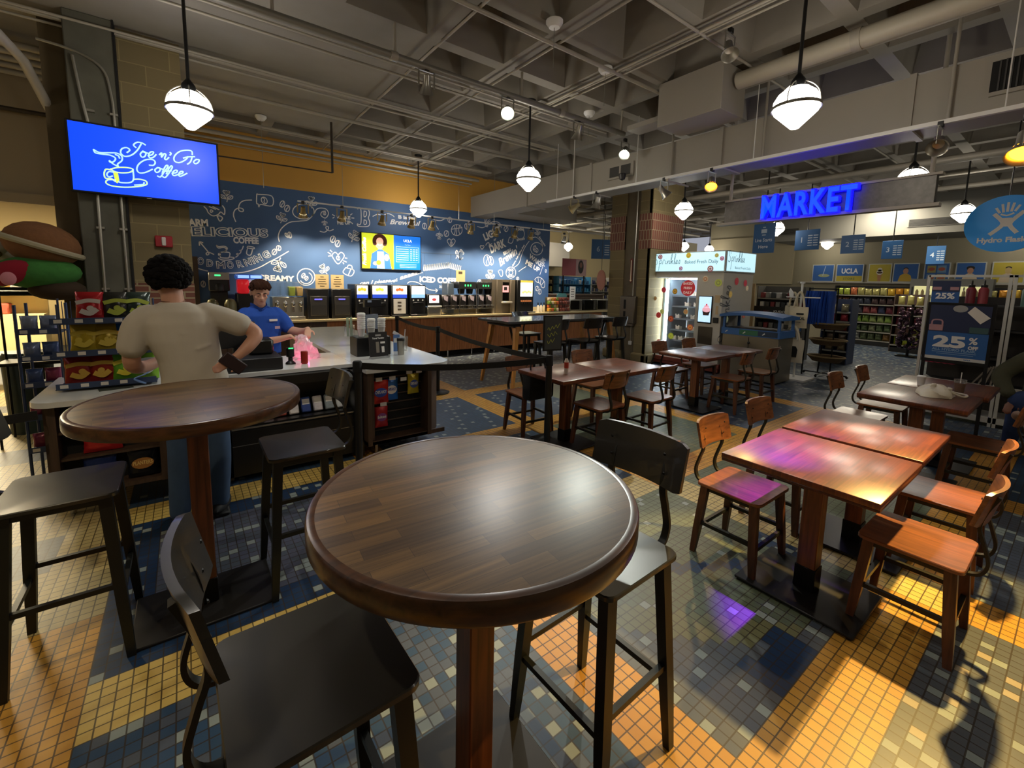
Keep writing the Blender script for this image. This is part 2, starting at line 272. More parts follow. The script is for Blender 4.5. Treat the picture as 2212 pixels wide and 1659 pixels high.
BEANS=[(1.223,3.013,0.045,0.058,-15),(1.51,2.987,0.036,0.06,20),(1.587,2.918,0.041,0.06,20),(2.374,2.423,0.045,0.065,15),(2.463,2.345,0.045,0.065,15),(1.349,2.119,0.036,0.055,20),(1.423,2.194,0.036,0.045,-10),(1.614,2.443,0.029,0.056,-10),(1.565,2.434,0.024,0.045,-35),(1.822,1.702,0.03,0.047,20),(1.874,1.654,0.028,0.04,20),(2.234,2.902,0.024,0.033,0),(2.465,2.064,0.033,0.041,-15),(0.088,2.766,0.021,0.04,0),(0.259,1.522,0.03,0.052,0),(5.984,2.185,0.099,0.134,0),(6.102,2.18,0.071,0.107,-15),(4.864,2.734,0.058,0.068,10),(4.951,3.05,0.051,0.062,0),(5.389,2.942,0.047,0.064,-10),(5.475,3.023,0.039,0.041,0),(6.544,2.989,0.062,0.068,10),(7.492,2.578,0.049,0.057,10),(7.563,2.52,0.05,0.054,10),(7.613,1.509,0.062,0.064,10),(7.707,1.424,0.056,0.069,-5),(6.944,1.76,0.039,0.041,0),(5.772,1.657,0.046,0.054,0),(4.321,2.853,0.048,0.065,0),(4.995,2.519,0.031,0.046,-10),(7.907,1.986,0.029,0.042,0)]
SPRIGS=[(0.661,2.921,0.176,0,1),(1.469,2.647,0.173,15,1),(1.445,2.013,0.239,195,1),(2.736,2.399,0.224,25,-1),(2.25,1.748,0.187,-30,-1),(2.008,2.975,0.194,0,-1),(2.23,2.778,0.099,180,1),(5.117,2.19,0.238,45,-1),(4.682,2.763,0.158,180,1),(5.854,3.069,0.206,80,1),(6.087,1.683,0.254,0,1),(7.591,2.885,0.186,-10,1),(7.779,2.353,0.169,170,1)]
WORDS=[('WARM', -0.014, 2.467, 0.405, 0.105, 3.7, 'b'), ('DELICIOUS', -0.057, 2.309, 1.326, 0.133, 3.1, 'o'), ('COFFEE', 0.724, 2.237, 0.386, 0.098, 1.8, 'b'), ('G', 0.04, 1.872, 0.107, 0.107, -13.5, 'o'), ('O', 0.194, 1.857, 0.094, 0.104, -6.1, 'o'), ('D', 0.317, 1.825, 0.095, 0.106, -4.8, 'o'), ('M', 0.459, 1.797, 0.133, 0.107, 1.7, 'o'), ('O', 0.618, 1.799, 0.101, 0.109, 5.7, 'o'), ('R', 0.764, 1.817, 0.105, 0.109, 12.1, 'o'), ('N', 0.884, 1.847, 0.112, 0.111, 18.3, 'o'), ('I', 1.007, 1.891, 0.037, 0.111, 23.8, 'o'), ('N', 1.055, 1.916, 0.123, 0.112, 26.1, 'o'), ('G', 1.189, 1.985, 0.127, 0.112, 28.2, 'o'), ('CREAMY', 1.063, 1.605, 0.603, 0.094, -1.2, 'b'), ('WAKE', 2.459, 2.818, 0.27, 0.059, 3.8, 'b'), ('ME UP', 2.464, 2.714, 0.263, 0.071, 5.5, 'b'), ('B is for', 3.711, 2.958, 0.414, 0.068, 0.7, 'b'), ('Brewtiful', 3.522, 2.823, 0.7, 0.097, 2.4, 's'), ('can I please', 2.87, 1.542, 0.662, 0.067, 6.2, 's'), ('get', 3.525, 1.583, 0.193, 0.07, 18.4, 's'), ('aaaaa...', 3.735, 1.662, 0.561, 0.088, 17.3, 's'), ('ICED COFFEE', 4.193, 1.63, 1.056, 0.114, -1.2, 'b'), ('2 PUMPS', 4.684, 1.502, 0.268, 0.051, -3.4, 'b'), ('LIGHT', 5.918, 2.65, 0.568, 0.161, 27.3, 'b'), ('or', 6.176, 2.659, 0.09, 0.067, 22.9, 's'), ('DARK', 6.099, 2.364, 0.499, 0.183, 24.1, 'b'), ('BRUIN', 6.491, 2.331, 0.258, 0.079, 27.3, 'b'), ("Brewin'", 6.381, 2.045, 0.728, 0.187, 33.3, 's'), ('chase, but coffee first', 6.781, 2.06, 0.68, 0.041, 56.7, 'b'), ('WAKE', 7.297, 2.318, 0.509, 0.113, -27.9, 'b'), ('ME UP', 7.182, 2.158, 0.517, 0.113, -24.2, 'b'), ('KICK', 6.624, 1.954, 0.193, 0.044, 2.1, 'b'), ('COLA', 6.628, 1.804, 0.193, 0.044, 1.2, 'b'), ('SODA', 6.858, 2.977, 0.272, 0.06, 5.1, 'b'), ('SWISH', 6.891, 2.71, 0.266, 0.052, 13.0, 'b'), ('Aromatic', 7.619, 2.867, 0.332, 0.051, -45.1, 'b')]
TVS=[[(-0.021,0.197),(-0.047,0.211),(-0.083,0.21),(-0.112,0.179),(-0.095,0.157)],[(-0.053,0.199),(-0.088,0.13),(-0.135,0.077),(-0.185,0.057),(-0.213,0.085),(-0.202,0.125),(-0.166,0.143),(-0.143,0.125),(-0.165,0.097)],[(-0.043,0.133),(-0.065,0.101),(-0.056,0.074),(-0.032,0.084),(-0.021,0.12),(-0.043,0.133),(-0.035,0.124),(-0.003,0.12)],[(-0.005,0.095),(0.028,0.113),(0.039,0.14),(0.016,0.135),(-0.002,0.101),(0.008,0.077),(0.036,0.089),(0.058,0.118)],[(0.086,0.123),(0.104,0.144),(0.1,0.099),(0.123,0.139),(0.137,0.132),(0.125,0.09),(0.139,0.084),(0.159,0.108)],[(0.173,0.16),(0.181,0.152),(0.17,0.133)],[(0.358,0.173),(0.354,0.208),(0.31,0.209),(0.25,0.183),(0.206,0.128),(0.205,0.081),(0.244,0.072),(0.295,0.108),(0.321,0.145)],[(0.281,0.124),(0.316,0.142),(0.377,0.155)],[(0.356,0.149),(0.339,0.098),(0.312,0.068)],[(0.391,0.131),(0.366,0.103),(0.378,0.084),(0.404,0.1),(0.416,0.13),(0.391,0.131)],[(-0.001,0.005),(0.032,0.01),(0.047,0.042),(0.026,0.064),(-0.03,0.051),(-0.082,0.002),(-0.101,-0.052),(-0.083,-0.083),(-0.037,-0.072),(0.02,-0.032)],[(0.063,-0.008),(0.04,-0.034),(0.051,-0.058),(0.075,-0.043),(0.084,-0.013),(0.063,-0.008),(0.105,-0.018)],[(0.058,-0.092),(0.081,-0.097),(0.112,-0.046),(0.146,0.012),(0.14,0.029),(0.12,0.002),(0.097,-0.06)],[(0.1,-0.092),(0.119,-0.097),(0.15,-0.051),(0.182,0.012),(0.175,0.028),(0.153,-0.004),(0.13,-0.06)],[(0.099,-0.039),(0.171,-0.022)],[(0.179,-0.047),(0.214,-0.032),(0.222,-0.01),(0.2,-0.014),(0.179,-0.047),(0.192,-0.068),(0.222,-0.052)],[(0.227,-0.051),(0.262,-0.033),(0.27,-0.014),(0.248,-0.018),(0.232,-0.05),(0.246,-0.066),(0.302,-0.027)],[(-0.406,0.078),(-0.396,0.051),(-0.351,0.048),(-0.292,0.048),(-0.255,0.027),(-0.27,-0.008),(-0.296,-0.018),(-0.3,-0.003),(-0.28,-0.027),(-0.247,-0.046)],[(-0.406,0.078),(-0.366,0.059),(-0.299,0.069),(-0.239,0.076),(-0.207,0.053),(-0.209,0.013),(-0.242,-0.026),(-0.239,-0.047)],[(-0.225,0.033),(-0.232,0.053),(-0.253,0.061)],[(-0.297,-0.084),(-0.248,-0.06),(-0.178,-0.048),(-0.13,-0.057),(-0.155,-0.089),(-0.217,-0.105),(-0.268,-0.102),(-0.297,-0.084)],[(-0.131,-0.063),(-0.132,-0.153),(-0.161,-0.189),(-0.223,-0.2),(-0.248,-0.193)],[(-0.297,-0.09),(-0.331,-0.09),(-0.346,-0.131),(-0.34,-0.174),(-0.298,-0.173),(-0.27,-0.196)],[(-0.281,-0.109),(-0.311,-0.109),(-0.328,-0.139),(-0.314,-0.159),(-0.288,-0.146)],[(-0.269,-0.18),(-0.324,-0.188),(-0.339,-0.218),(-0.302,-0.24),(-0.208,-0.241),(-0.1,-0.219),(-0.035,-0.19),(-0.038,-0.156),(-0.087,-0.146),(-0.132,-0.155)],[(-0.127,-0.209),(-0.063,-0.194),(-0.053,-0.175)]]
TVY=[(-0.281,-0.109),(-0.251,-0.099),(-0.244,-0.126),(-0.239,-0.192),(-0.258,-0.211),(-0.27,-0.196)]
# ================================================================ FLOOR
P_ = .0482
def floor_mesh():
    x0, x1, y0, y1 = -8.0, 17.0, -3.0, 9.1
    import array
    i0, j0 = math.floor((x0+.69)/P_), math.floor((y0-.30)/P_)
    ni, nj = int((x1-x0)/P_)+1, int((y1-y0)/P_)+1
    rnd = random.Random(3)
    C = {k: lin(v) for k, v in dict(am='#dba140', am2='#d5993a', be='#cdb577', be2='#c0aa6e', ly='#e6c56c', bl='#304a66', bl2='#35506c', nv='#1e3a5c', gy='#555d69', gy2='#5c6167', sp='#98a29c', gr='#68725a', gr2='#646e57', ol='#7a7a55', dk='#3d4a48', pu='#5b5f70', lg='#b5a78e').items()}
    cols = []
    for j in range(nj):
        Y = .30+(j+j0+.5)*P_; kb = math.floor((Y-.30)/(35*P_)); fy = (j+j0) % 35
        for i in range(ni):
            X = -.69+(i+i0+.5)*P_; ka = math.floor((X+.69)/(39*P_)); fx = (i+i0) % 39; r = rnd.random()
            inx = fx < 6 and ka <= 4; iny = fy < 6 and kb <= 3
            if X < -.69:
                q = math.sin(math.floor((X+9)/.3)*12.9+math.floor(Y/.42)*7.7)
                c = 'gy2' if q > .72 else ('be' if r < .6 else 'be2')
                if X < -1.4 and q < .5: c = 'be2' if r < .5 else 'be'
            elif ka == 0 and inx: c = 'am' if Y < 2.75 else 'be'
            elif ka >= 4 and not (ka == 4 and inx and kb < 2): c = 'sp' if r < .10 else ('bl' if r < .55 else 'gy')
            elif Y < -1.4: c = 'am' if inx else ('sp' if r < .12 else 'bl')
            elif inx or iny:
                c = 'am' if r < .5 else 'am2'
                if ka <= 0 and iny and kb == 1: c = 'ly'
                if ka == 0 and iny and kb == 2: c = 'ly'
                if ka == 1 and kb == 1 and iny: c = 'be'
                if ka == 1 and inx and kb == 1: c = 'be2' if r < .5 else 'am2'
                if ka == 2 and inx and kb == 0: c = 'be'
                if ka == 2 and inx and kb == 0 and fy < 6: c = 'ly'
                if ka == 0 and iny and kb == 0: c = 'am2'
                if kb == 3 and iny and X < 3.07: c = 'gy' if X < 1.2 else 'am'
                if kb > 3 and ka != 2: c = None
            else: c = None
            if c is None:
                s = r < .13
                if Y > 5.6: c = 'sp' if r < (.17 if X > 3 else .12) else ('gy' if r < .8 else 'gy2')
                elif ka <= 0 and kb <= 0: c = 'sp' if s else ('bl2' if r < .7 else 'gy')
                elif ka <= 0 and kb == 1:
                    e = min(fx-6, 38-fx, fy-6, 34-fy); c = 'sp' if r < .12 else ('nv' if e < 4 else ('pu' if r < .6 else 'gy'))
                elif ka == 1 and kb == 0:
                    u, v = fx-6, fy-6
                    if 7 < u < 16 and v < 4 and not (u < 13 and v == 3 and u > 9): c = 'nv'
                    elif u+v < 15 or v < 2 or (v < 4 and u < 14): c = 'sp' if r < .14 else ('gy2' if r < .7 else 'gy')
                    elif u+v < 20: c = 'ol'
                    elif abs((u*.55+v)-23) < .9: c = 'nv' if u > 9 else 'dk'
                    else: c = 'sp' if r < .03 else ('gr' if r < .5 else 'gr2')
                    if u > 29 and 5 < v < 13: c = 'nv' if (u+v) % 3 else 'sp'
                elif ka == 1 and kb < 0: c = 'sp' if r < .13 else ('lg' if r < .2 else 'gy2')
                elif ka == 2 and kb < 0: c = 'sp' if r < .15 else 'gy'
                elif ka == 2 and kb == 0: c = 'dk' if abs(fx-fy+2) < 1 else ('gr' if r < .6 else 'gr2')
                elif ka == 2 and kb == 1: c = 'dk' if abs(fx-fy*1.2-1) < 1 else ('gr' if r < .45 else ('ol' if r < .6 else 'gr2'))
                elif ka == 2 and kb == 2 and fx > 24: c = 'gr' if r < .6 else 'gr2'
                else:
                    hit = ((fx*7+fy*13) % 23 == 0) or ((fx*5+fy*3) % 31 == 0)
                    c = 'sp' if hit else ('bl' if r < .7 else 'bl2')
            k = .95+.1*rnd.random(); cc = C[c]; cols += [cc[0]*k, cc[1]*k, cc[2]*k, 1]
    xs = [x0+0 for _ in (0,)]
    X_ = [-.69+(i+i0)*P_ for i in range(ni+1)]; Y_ = [.30+(j+j0)*P_ for j in range(nj+1)]
    vs = [(x, y, 0) for y in Y_ for x in X_]
    w = ni+1
    fs = [(j*w+i, j*w+i+1, (j+1)*w+i+1, (j+1)*w+i) for j in range(nj) for i in range(ni)]
    me = bpy.data.meshes.new('floor'); me.from_pydata(vs, [], fs)
    at = me.attributes.new('tile', 'FLOAT_COLOR', 'FACE'); at.data.foreach_set('color', cols)
    return me
def floor_mat():
    m = bpy.data.materials.new('mosaic_tile_floor'); m.use_nodes = True; nt = m.node_tree; N = nt.nodes.new; L = nt.links.new
    b = nt.nodes['Principled BSDF']; at = N('ShaderNodeAttribute'); at.attribute_name = 'tile'
    tc = N('ShaderNodeTexCoord'); sp = N('ShaderNodeSeparateXYZ'); L(tc.outputs['Object'], sp.inputs[0])
    def mt(op, a, bb=None):
        n = N('ShaderNodeMath'); n.operation = op
        for k, v in ((0, a), (1, bb)):
            if v is None: continue
            if hasattr(v, 'links'): L(v, n.inputs[k])
            else: n.inputs[k].default_value = v
        return n.outputs[0]
    d = []
    for ax, o in ((0, .69), (1, -.30)):
        f = mt('FRACT', mt('DIVIDE', mt('ADD', sp.outputs[ax], o+100*P_), P_)); d.append(mt('MINIMUM', f, mt('SUBTRACT', 1.0, f)))
    e = mt('MINIMUM', d[0], d[1]); g = mt('LESS_THAN', e, .055)
    mx = N('ShaderNodeMix'); mx.data_type = 'RGBA'; dk = N('ShaderNodeMix'); dk.data_type = 'RGBA'; dk.inputs[0].default_value = .88
    L(at.outputs['Color'], dk.inputs[6]); dk.inputs[7].default_value = lin('#33291c')
    n = N('ShaderNodeTexNoise'); n.inputs['Scale'].default_value = 3; n.inputs['Detail'].default_value = 5; L(tc.outputs['Object'], n.inputs['Vector'])
    ml = N('ShaderNodeMix'); ml.data_type = 'RGBA'; ml.blend_type = 'MULTIPLY'; ml.inputs[0].default_value = .35
    L(at.outputs['Color'], ml.inputs[6]); L(n.outputs[0], ml.inputs[7])
    L(g, mx.inputs[0]); L(ml.outputs[2], mx.inputs[6]); L(dk.outputs[2], mx.inputs[7]); L(mx.outputs[2], b.inputs['Base Color'])
    b.inputs['Roughness'].default_value = .42
    bp = N('ShaderNodeBump'); bp.inputs['Strength'].default_value = .35; bp.inputs['Distance'].default_value = .002
    L(mt('MINIMUM', e, .09), bp.inputs['Height']); L(bp.outputs[0], b.inputs['Normal'])
    return m
fm = floor_mesh(); fm.materials.append(floor_mat()); fo = bpy.data.objects.new('floor', fm); COL.objects.link(fo); struct(fo)
o = MB().box(-8, 24, 9.1, 16, -.02, -.001).build('floor_beyond', mat('far_floor', '#5a6068', .4, noise=.2, nscale=12)); struct(o)
# ================================================================ CEILING (concrete waffle)
CZ = 4.1
def ceiling():
    b = MB(); xs = [2.15-.94*8+.94*k for k in range(29)]; ys = [2.52-.915*7+.915*k for k in range(23)]
    h, d = .075, .62
    for i in range(len(xs)-1):
        for j in range(len(ys)-1):
            a0, a1, c0, c1 = xs[i], xs[i+1], ys[j], ys[j+1]
            solid = (a1 < 2.3 and a0 > -2.4 and c0 > 4.0 and c1 < 8.1)
            if solid: b.poly([(a0, c0, CZ), (a1, c0, CZ), (a1, c1, CZ), (a0, c1, CZ)], [(0, 1, 2, 3)]); continue
            O = [(a0, c0), (a1, c0), (a1, c1), (a0, c1)]; I = [(a0+h, c0+h), (a1-h, c0+h), (a1-h, c1-h), (a0+h, c1-h)]
            t = .13; U = [(a0+h+t, c0+h+t), (a1-h-t, c0+h+t), (a1-h-t, c1-h-t), (a0+h+t, c1-h-t)]
            V = [(x, y, CZ) for x, y in O]+[(x, y, CZ) for x, y in I]+[(x, y, CZ+d) for x, y in U]
            F = [(k, (k+1) % 4, 4+(k+1) % 4, 4+k) for k in range(4)]+[(4+k, 4+(k+1) % 4, 8+(k+1) % 4, 8+k) for k in range(4)]+[(8, 9, 10, 11)]
            b.poly(V, F)
    bmesh.ops.remove_doubles(b.bm, verts=b.bm.verts, dist=.001)
    return b.build('ceiling', mat('waffle_concrete', '#8f8a80', .85, noise=.28, nscale=1.6, bump=.2), smooth=False, recalc=False)
struct(ceiling())
# ================================================================ WALLS
wy = MB().box(-.1, 8.02, 9.05, 9.2, 3.27, 4.12).build('wall_back_upper', mat('mustard_wall', '#d6a44a', .7, noise=.07, nscale=1.2)); struct(wy)
wb = MB().box(-.1, 8.02, 9.05, 9.2, 0, 3.27).build('wall_back', mat('mural_blue', '#456694', .6, noise=.08, nscale=.8)); struct(wb)
for x in (3.55, 4.6, 5.05):
    pass
CHALK = mat('mural_white_paint', '#eef1f4', .7)
def mural():
    b = MB()
    for s in STROKES: b.ribbon(s, .017)
    def bean(x, z, rx, rz, rot, w=.014):
        M = Matrix.Translation((x, 0, z)) @ Matrix.Rotation(math.radians(rot), 4, 'Y')
        pts = [(rx*math.cos(2*PI*k/12), rz*math.sin(2*PI*k/12)) for k in range(13)]
        b.ribbon(pts, w, M=M); b.ribbon([(0, rz*.8), (rx*.2, rz*.3), (-rx*.2, -rz*.3), (0, -rz*.8)], w, M=M)
    for q in BEANS: bean(*q)
    for x, z, s, rot, fl in SPRIGS:
        M = Matrix.Translation((x, 0, z)) @ Matrix.Rotation(math.radians(rot), 4, 'Y') @ Matrix.Diagonal((s*fl, 1, s, 1))
        b.ribbon([(0, 0), (.05, .3), (0, .65)], .08, M=M)
        for cx, cz in ((-.1, .8), (.12, .8), (0, .95), (0, .68), (.18, .95), (-.18, .95)):
            b.ribbon([(cx+.1*math.cos(2*PI*k/8), cz+.1*math.sin(2*PI*k/8)) for k in range(9)], .06, M=M)
        for sg in (-1, 1):
            b.ribbon([(sg*.05, .25), (sg*.2, .55), (sg*.5, .6), (sg*.42, .33), (sg*.05, .25)], .07, M=M); b.ribbon([(sg*.08, .27), (sg*.4, .52)], .05, M=M)
    me_all = []
    for s, x, z, wd, cap, rot, kind in WORDS:
        fill = dict(b=dict(bold=cap*.07), s=dict(bold=cap*.035, shear=.35), o=dict(outline=.007, bold=cap*.05))[kind]
        me_all.append(lettering(s, 1, None, None, (x, 0, z), width=wd, rot=math.radians(rot), cap=cap, **fill))
        for k in ('bold', 'outline'): pass
    me = bpy.data.meshes.new('t')
    for t in me_all: b.bm.from_mesh(t); bpy.data.meshes.remove(t)
    o = b.build('mural_drawing', CHALK, wb, smooth=False, recalc=False); o.location = (0, 9.046, 0); return o
mural()
b = MB()
for x in (4.32, 4.98): b.box(x, x+.006, 9.044, 9.05, 1.0, 2.28)
b.box(4.25, 5.2, 9.04, 9.05, 2.27, 2.285); b.box(5.2, 5.27, 9.0, 9.05, 2.19, 2.33)
b.build('conduit', mat('mural_conduit', '#4b6384', .5), wb)
# right (store) wall, rear wall beyond, left shop
o = MB().box(17, 17.15, -3, 9.5, 0, 4.12).build('wall_right', mat('store_wall', '#8f876f', .75)); struct(o)
o = MB().box(16.9, 17.0, 6.4, 9.4, 1.8, 3.5).build('trim_1', mat('store_wall2', '#9a9074', .75)); struct(o)
o = MB().box(-6, 24, 14.2, 14.35, 0, 4.12).build('wall_far', mat('far_wall', '#b8a678', .75)); struct(o)
o = MB().box(-8.1, -8, -3, 14.2, 0, 4.12).build('wall_left', mat('left_wall', '#b7a066', .7)); struct(o)
o = MB().box(-8, 17, -3.1, -3, 0, 4.12).build('wall_front', mat('front_wall', '#a89c80', .7)); struct(o)
o = MB().box(-6, -.86, 7.5, 7.7, 2.52, 4.1).box(-6, -.86, 7.44, 7.5, 2.44, 2.55).build('soffit_wall', mat('soffit_paint', '#9f9074', .75)); struct(o)
o = MB().box(-8, -.3, 7.7, 14.2, 3.3, 3.4).build('ceiling_shop', mat('shop_ceiling', '#dcc78d', .7)); struct(o)
o = MB().box(15.2, 17.0, -3, 6.4, 3.12, 4.1).build('bulkhead', mat('bulkhead_grey', '#77756d', .7, noise=.06, nscale=1)); struct(o)
for y, w in ((2.6, 1.1), (6.0, .7)):
    t = thing('wall_grille', 'dark slot grille on the grey bulkhead, '+('right' if y < 5 else 'left')+' one', 'grille', (15.19, y, 3.3), -PI/2)
    MB().box(-w/2, w/2, -.01, .0, 0, .2).build('frame', mat('bulkhead_grey'), t); b = MB(); [b.box(-w/2+.03, w/2-.03, -.02, -.01, .02+.03*k, .04+.03*k) for k in range(6)]; b.build('slots', mat('grille_dark', '#22211f', .7), t)
# brick pier and concrete column (left), centre column
BRK = brickmat('red_brick_band', '#7a4a3a', '#6b4135', '#9c8b6c', .2, .067, .008, .8)
STN = brickmat('sandstone_blocks', '#857754', '#7a6d4d', '#96885f', .4, .2, .005, .85, off=.5)
pier = MB().box(-.42, .09, 6.15, 6.6, 0, 4.1).build('pier', STN); struct(pier)
b = MB(); 
for z in (2.85, 1.3): b.box(-.42, .094, 6.14, 6.6, z, z+.27, bev=.002)
b.build('brick_band', BRK, pier)
colm = MB().box(-.78, -.42, 6.0, 6.5, 0, 4.1, bev=.01).build('column_left', mat('column_concrete', '#5d5c50', .85, noise=.35, nscale=5, bump=.2)); struct(colm)
MB().box(-.80, -.785, 6.1, 6.45, 2.7, 3.0).build('brick_band', BRK, colm)
MB().box(-.43, -.415, 5.985, 6.1, 0, 4.1).build('edge_strip', MATTE, colm)
o = MB().box(-.98, -.78, 6.25, 6.6, 0, 4.1).build('pier_side', mat('dark_stone', '#5e5138', .85, noise=.2, nscale=4)); struct(o)
EMT = mat('metal_conduit', '#a9a79c', .35, .8)
b = MB(); b.tube(cr3([(-.95, 5.96, 3.75), (-.7, 5.96, 3.72), (-.52, 5.96, 3.62), (-.47, 5.96, 3.4), (-.46, 5.96, 3.0), (-.46, 5.96, 1)]), .012); b.tube(cr3([(-.72, 5.96, 3.68), (-.68, 5.96, 3.3), (-.63, 5.96, 2.9), (-.63, 5.96, 2.5), (-.64, 5.96, 1)]), .014)
for z in (3.2, 2.1, 1.5): b.box(-.66, -.6, 5.95, 6.0, z, z+.02); b.box(-.49, -.43, 5.95, 6.0, z, z+.02)
b.build('conduit', EMT, colm)
fa = thing('fire_alarm', 'red fire alarm strobe box on the tan stone pier', 'alarm', (-.15, 6.15, 2.02))
MB().box(-.075, .075, -.05, -.001, -.06, .06, bev=.008).build('housing', mat('alarm_red', '#a3202a', .4), fa)
MB().box(-.018, .018, -.07, -.05, -.045, .045, bev=.006).build('strobe', mat('strobe_clear', '#d8d2cc', .2), fa)
o = MB().box(.06, .2, 8.85, 9.05, 0, 1.97).build('door_1', mat('brown_door_frame', '#3d2f24', .6)); struct(o)
cc = MB().slab([(7.8, 5.95), (7.8, 6.3), (7.83, 6.3), (7.83, 6.68), (8.5, 6.68), (8.85, 6.68), (8.85, 5.66), (7.83, 5.66), (7.83, 5.95)], 0, 4.1).build('column_center', mat('centre_concrete', '#6d6350', .85, noise=.3, nscale=4, bump=.2), smooth=False); struct(cc)
b = MB()
for y0, y1 in ((6.3, 6.7), (5.64, 5.93)): b.box(7.77, 7.9, y0, y1, 0, 4.1)
b.box(7.77, 8.87, 5.62, 5.7, 0, 4.1); b.build('stone_corner', STN, cc)
b = MB()
for y0, y1 in ((6.3, 6.71), (5.63, 5.93)): b.box(7.76, 7.9, y0, y1, 2.42, 3.14)
b.build('brick_band', brickmat('centre_brick', '#7d5040', '#6e453a', '#9c8a6e', .07, .2, .008, .8, axes='yz'), cc)
b = MB(); b.box(7.7, 7.82, 6.24, 6.76, 0, .2, bev=.03); b.box(7.7, 7.82, 5.56, 5.96, 0, .2, bev=.03); b.box(7.7, 8.9, 5.56, 5.7, 0, .2, bev=.03); b.build('plinth', STN, cc)
MB().box(7.765, 8.88, 5.61, 5.7, 2.42, 3.14).build('brick_band', brickmat('centre_brick_side', '#85503f', '#744338', '#a08c70', .07, .2, .008, .8), cc)
b = MB(); b.tube([(7.74, 5.99, 4.1), (7.74, 5.99, .45)], .012); b.build('conduit', EMT, cc)
MB().box(7.74, 7.79, 5.98, 6.05, .36, .44, bev=.005).build('outlet_box', WHITE, cc)
t = thing('towel_dispenser', 'stainless steel paper towel dispenser on the centre stone column', 'dispenser', (7.795, 6.08, .76), -PI/2)
MB().box(-.2, .2, -.12, 0, .06, .66, bev=.015).box(-.16, .16, -.1, 0, 0, .08, bev=.02).build('body', mat('dull_steel', '#6f675c', .4, .8), t)
b = MB(); b.rect(-.09, -.03, .38, .58, -.122); b.rect(-.09, -.03, .14, .33, -.122); b.build('window_slot', MATTE, t)
t = thing('arrow_sign', 'narrow red outlined double arrow sign on the centre column', 'sign', (7.79, 6.1, 2.0), -PI/2)
MB().prism([(0, -.3), (.05, -.24), (.025, -.24), (.025, .18), (.05, .18), (0, .24), (-.05, .18), (-.025, .18), (-.025, -.24), (-.05, -.24)], -.012, 0).build('plate', mat('sign_red_dark', '#7b3a2e', .5), t)
MB().prism([(0, -.27), (.03, -.235), (.01, -.235), (.01, .19), (-.01, .19), (-.01, -.235), (-.03, -.235)], -.015, -.012).build('inner_arrow', CREAM, t)
t = thing('round_sign', 'round dusty pink hanging sign at the left edge of the centre column', 'sign', (7.6, 6.78, 1.75), -PI/2)
MB().disc((0, 0), .13, -.01, 24, rz=.23).disc((0, 0), .13, .01, 24, rz=.23).build('panel', mat('dusty_pink', '#b57a66', .6), t); MB().cyl((0, 0, .22), (0, 0, 2.9), .006).build('rod', BLK, t)
# ================================================================ DUCTS, PIPES, CONDUITS overhead
d = thing('air_duct', 'long painted rectangular air duct with wall grille crossing under the ceiling', 'duct', (5.5, 0, 3.165))
b = MB().box(0, .46, -2, 9.04, 0, .46)
for y in (6.9, 5.2, 3.0, 1.2): b.box(-.02, .48, y, y+.05, -.02, .48)
b.build('duct_body', DUCT, d)
for y in (5.6, 3.7, 2.5, .95): MB().cyl((-.03, y, -.02), (-.03, y, .93), .014).build('hanger_rod', DUCT, d)
b = MB().box(-.03, 0, -.35, .72, .12, .42); b.build('grille_frame', DUCT, d)
b = MB(); b.rect(-.33, .70, .15, .39, 0); b.bm.transform(Matrix.Translation((-.032, .02, 0)) @ Matrix.Rotation(PI/2, 4, 'Z')); b.build('grille_opening', MATTE, d)
b = MB(); [b.box(-.04, -.028, -.32+.034*k, -.31+.034*k, .15, .39) for k in range(30)]; b.build('grille_slats', mat('grille_grey', '#3f3f3d', .5), d)
b = MB().box(-.03, .0, 4.35, 4.85, .13, .34); b.build('access_frame', DUCT, d)
b = MB().box(-.035, -.03, 4.4, 4.58, .16, .31).box(-.035, -.03, 4.62, 4.8, .16, .31); b.build('access_opening', mat('dark_grey', '#3a3935', .7), d)
d = thing('duct_branch', 'boxy pale duct branch over the right end of the blue mural', 'duct', (5.96, 0, 3.165))
MB().box(0, 2.0, 8.0, 8.9, .05, .5).box(0, 1.98, 7.98, 8.02, .03, .52).build('duct_body', DUCT, d)
d = thing('duct_box', 'square grey junction box of ductwork at the end of the fat white pipe', 'duct', (4.75, 2.65, 3.58))
MB().box(0, .5, 0, .8, 0, .5, bev=.005).box(.05, .3, .8, 1.3, .1, .16).build('duct_body', DUCT, d)
def pipe(name, label, pts, r, m=OFFW, couplings=()):
    b = MB(); b.tube(pts, r, 10)
    o = b.build(name, m); tag(o, label, 'pipe', None); return o
t = thing('insulated_pipe', 'fat white insulated pipe running away from the camera at upper right', 'pipe', (4.98, 0, 3.9))
MB().tube([(0, -2.5, 0), (0, 2.6, 0)], .085, 16).build('pipe_body', mat('pipe_white', '#b3ad9b', .5), t)
[MB().tube([(0, y, 0), (0, y+.07, 0)], .094, 16).build('coupling', OFFW, t) for y in (-.7, 1.5)]
pipe('ceiling_beam', 'flat steel channel beside the fat white pipe at upper right', [(5.3, -2.5, 3.98), (5.3, 2.9, 3.98)], .05, DUCT)
t = thing('lighting_pipe', 'grey pipe carrying spotlights across the ceiling above the round tables', 'pipe', (0, 4.3, 3.8))
MB().tube([(-3.5, 0, 0), (5.16, 0, 0)], .036, 12).build('pipe_body', mat('grey_pipe', '#8b887e', .45, .3), t)
[MB().cyl((x, 0, .02), (x, 0, .3), .014).build('hanger_rod', OFFW, t) for x in (-1.4, .7, 1.75, 3.3, 5.1)]
[MB().tube([(x, 0, 0), (x+.07, 0, 0)], .045, 12).build('coupling', OFFW, t) for x in (-1.2, 1.7, 3.9)]
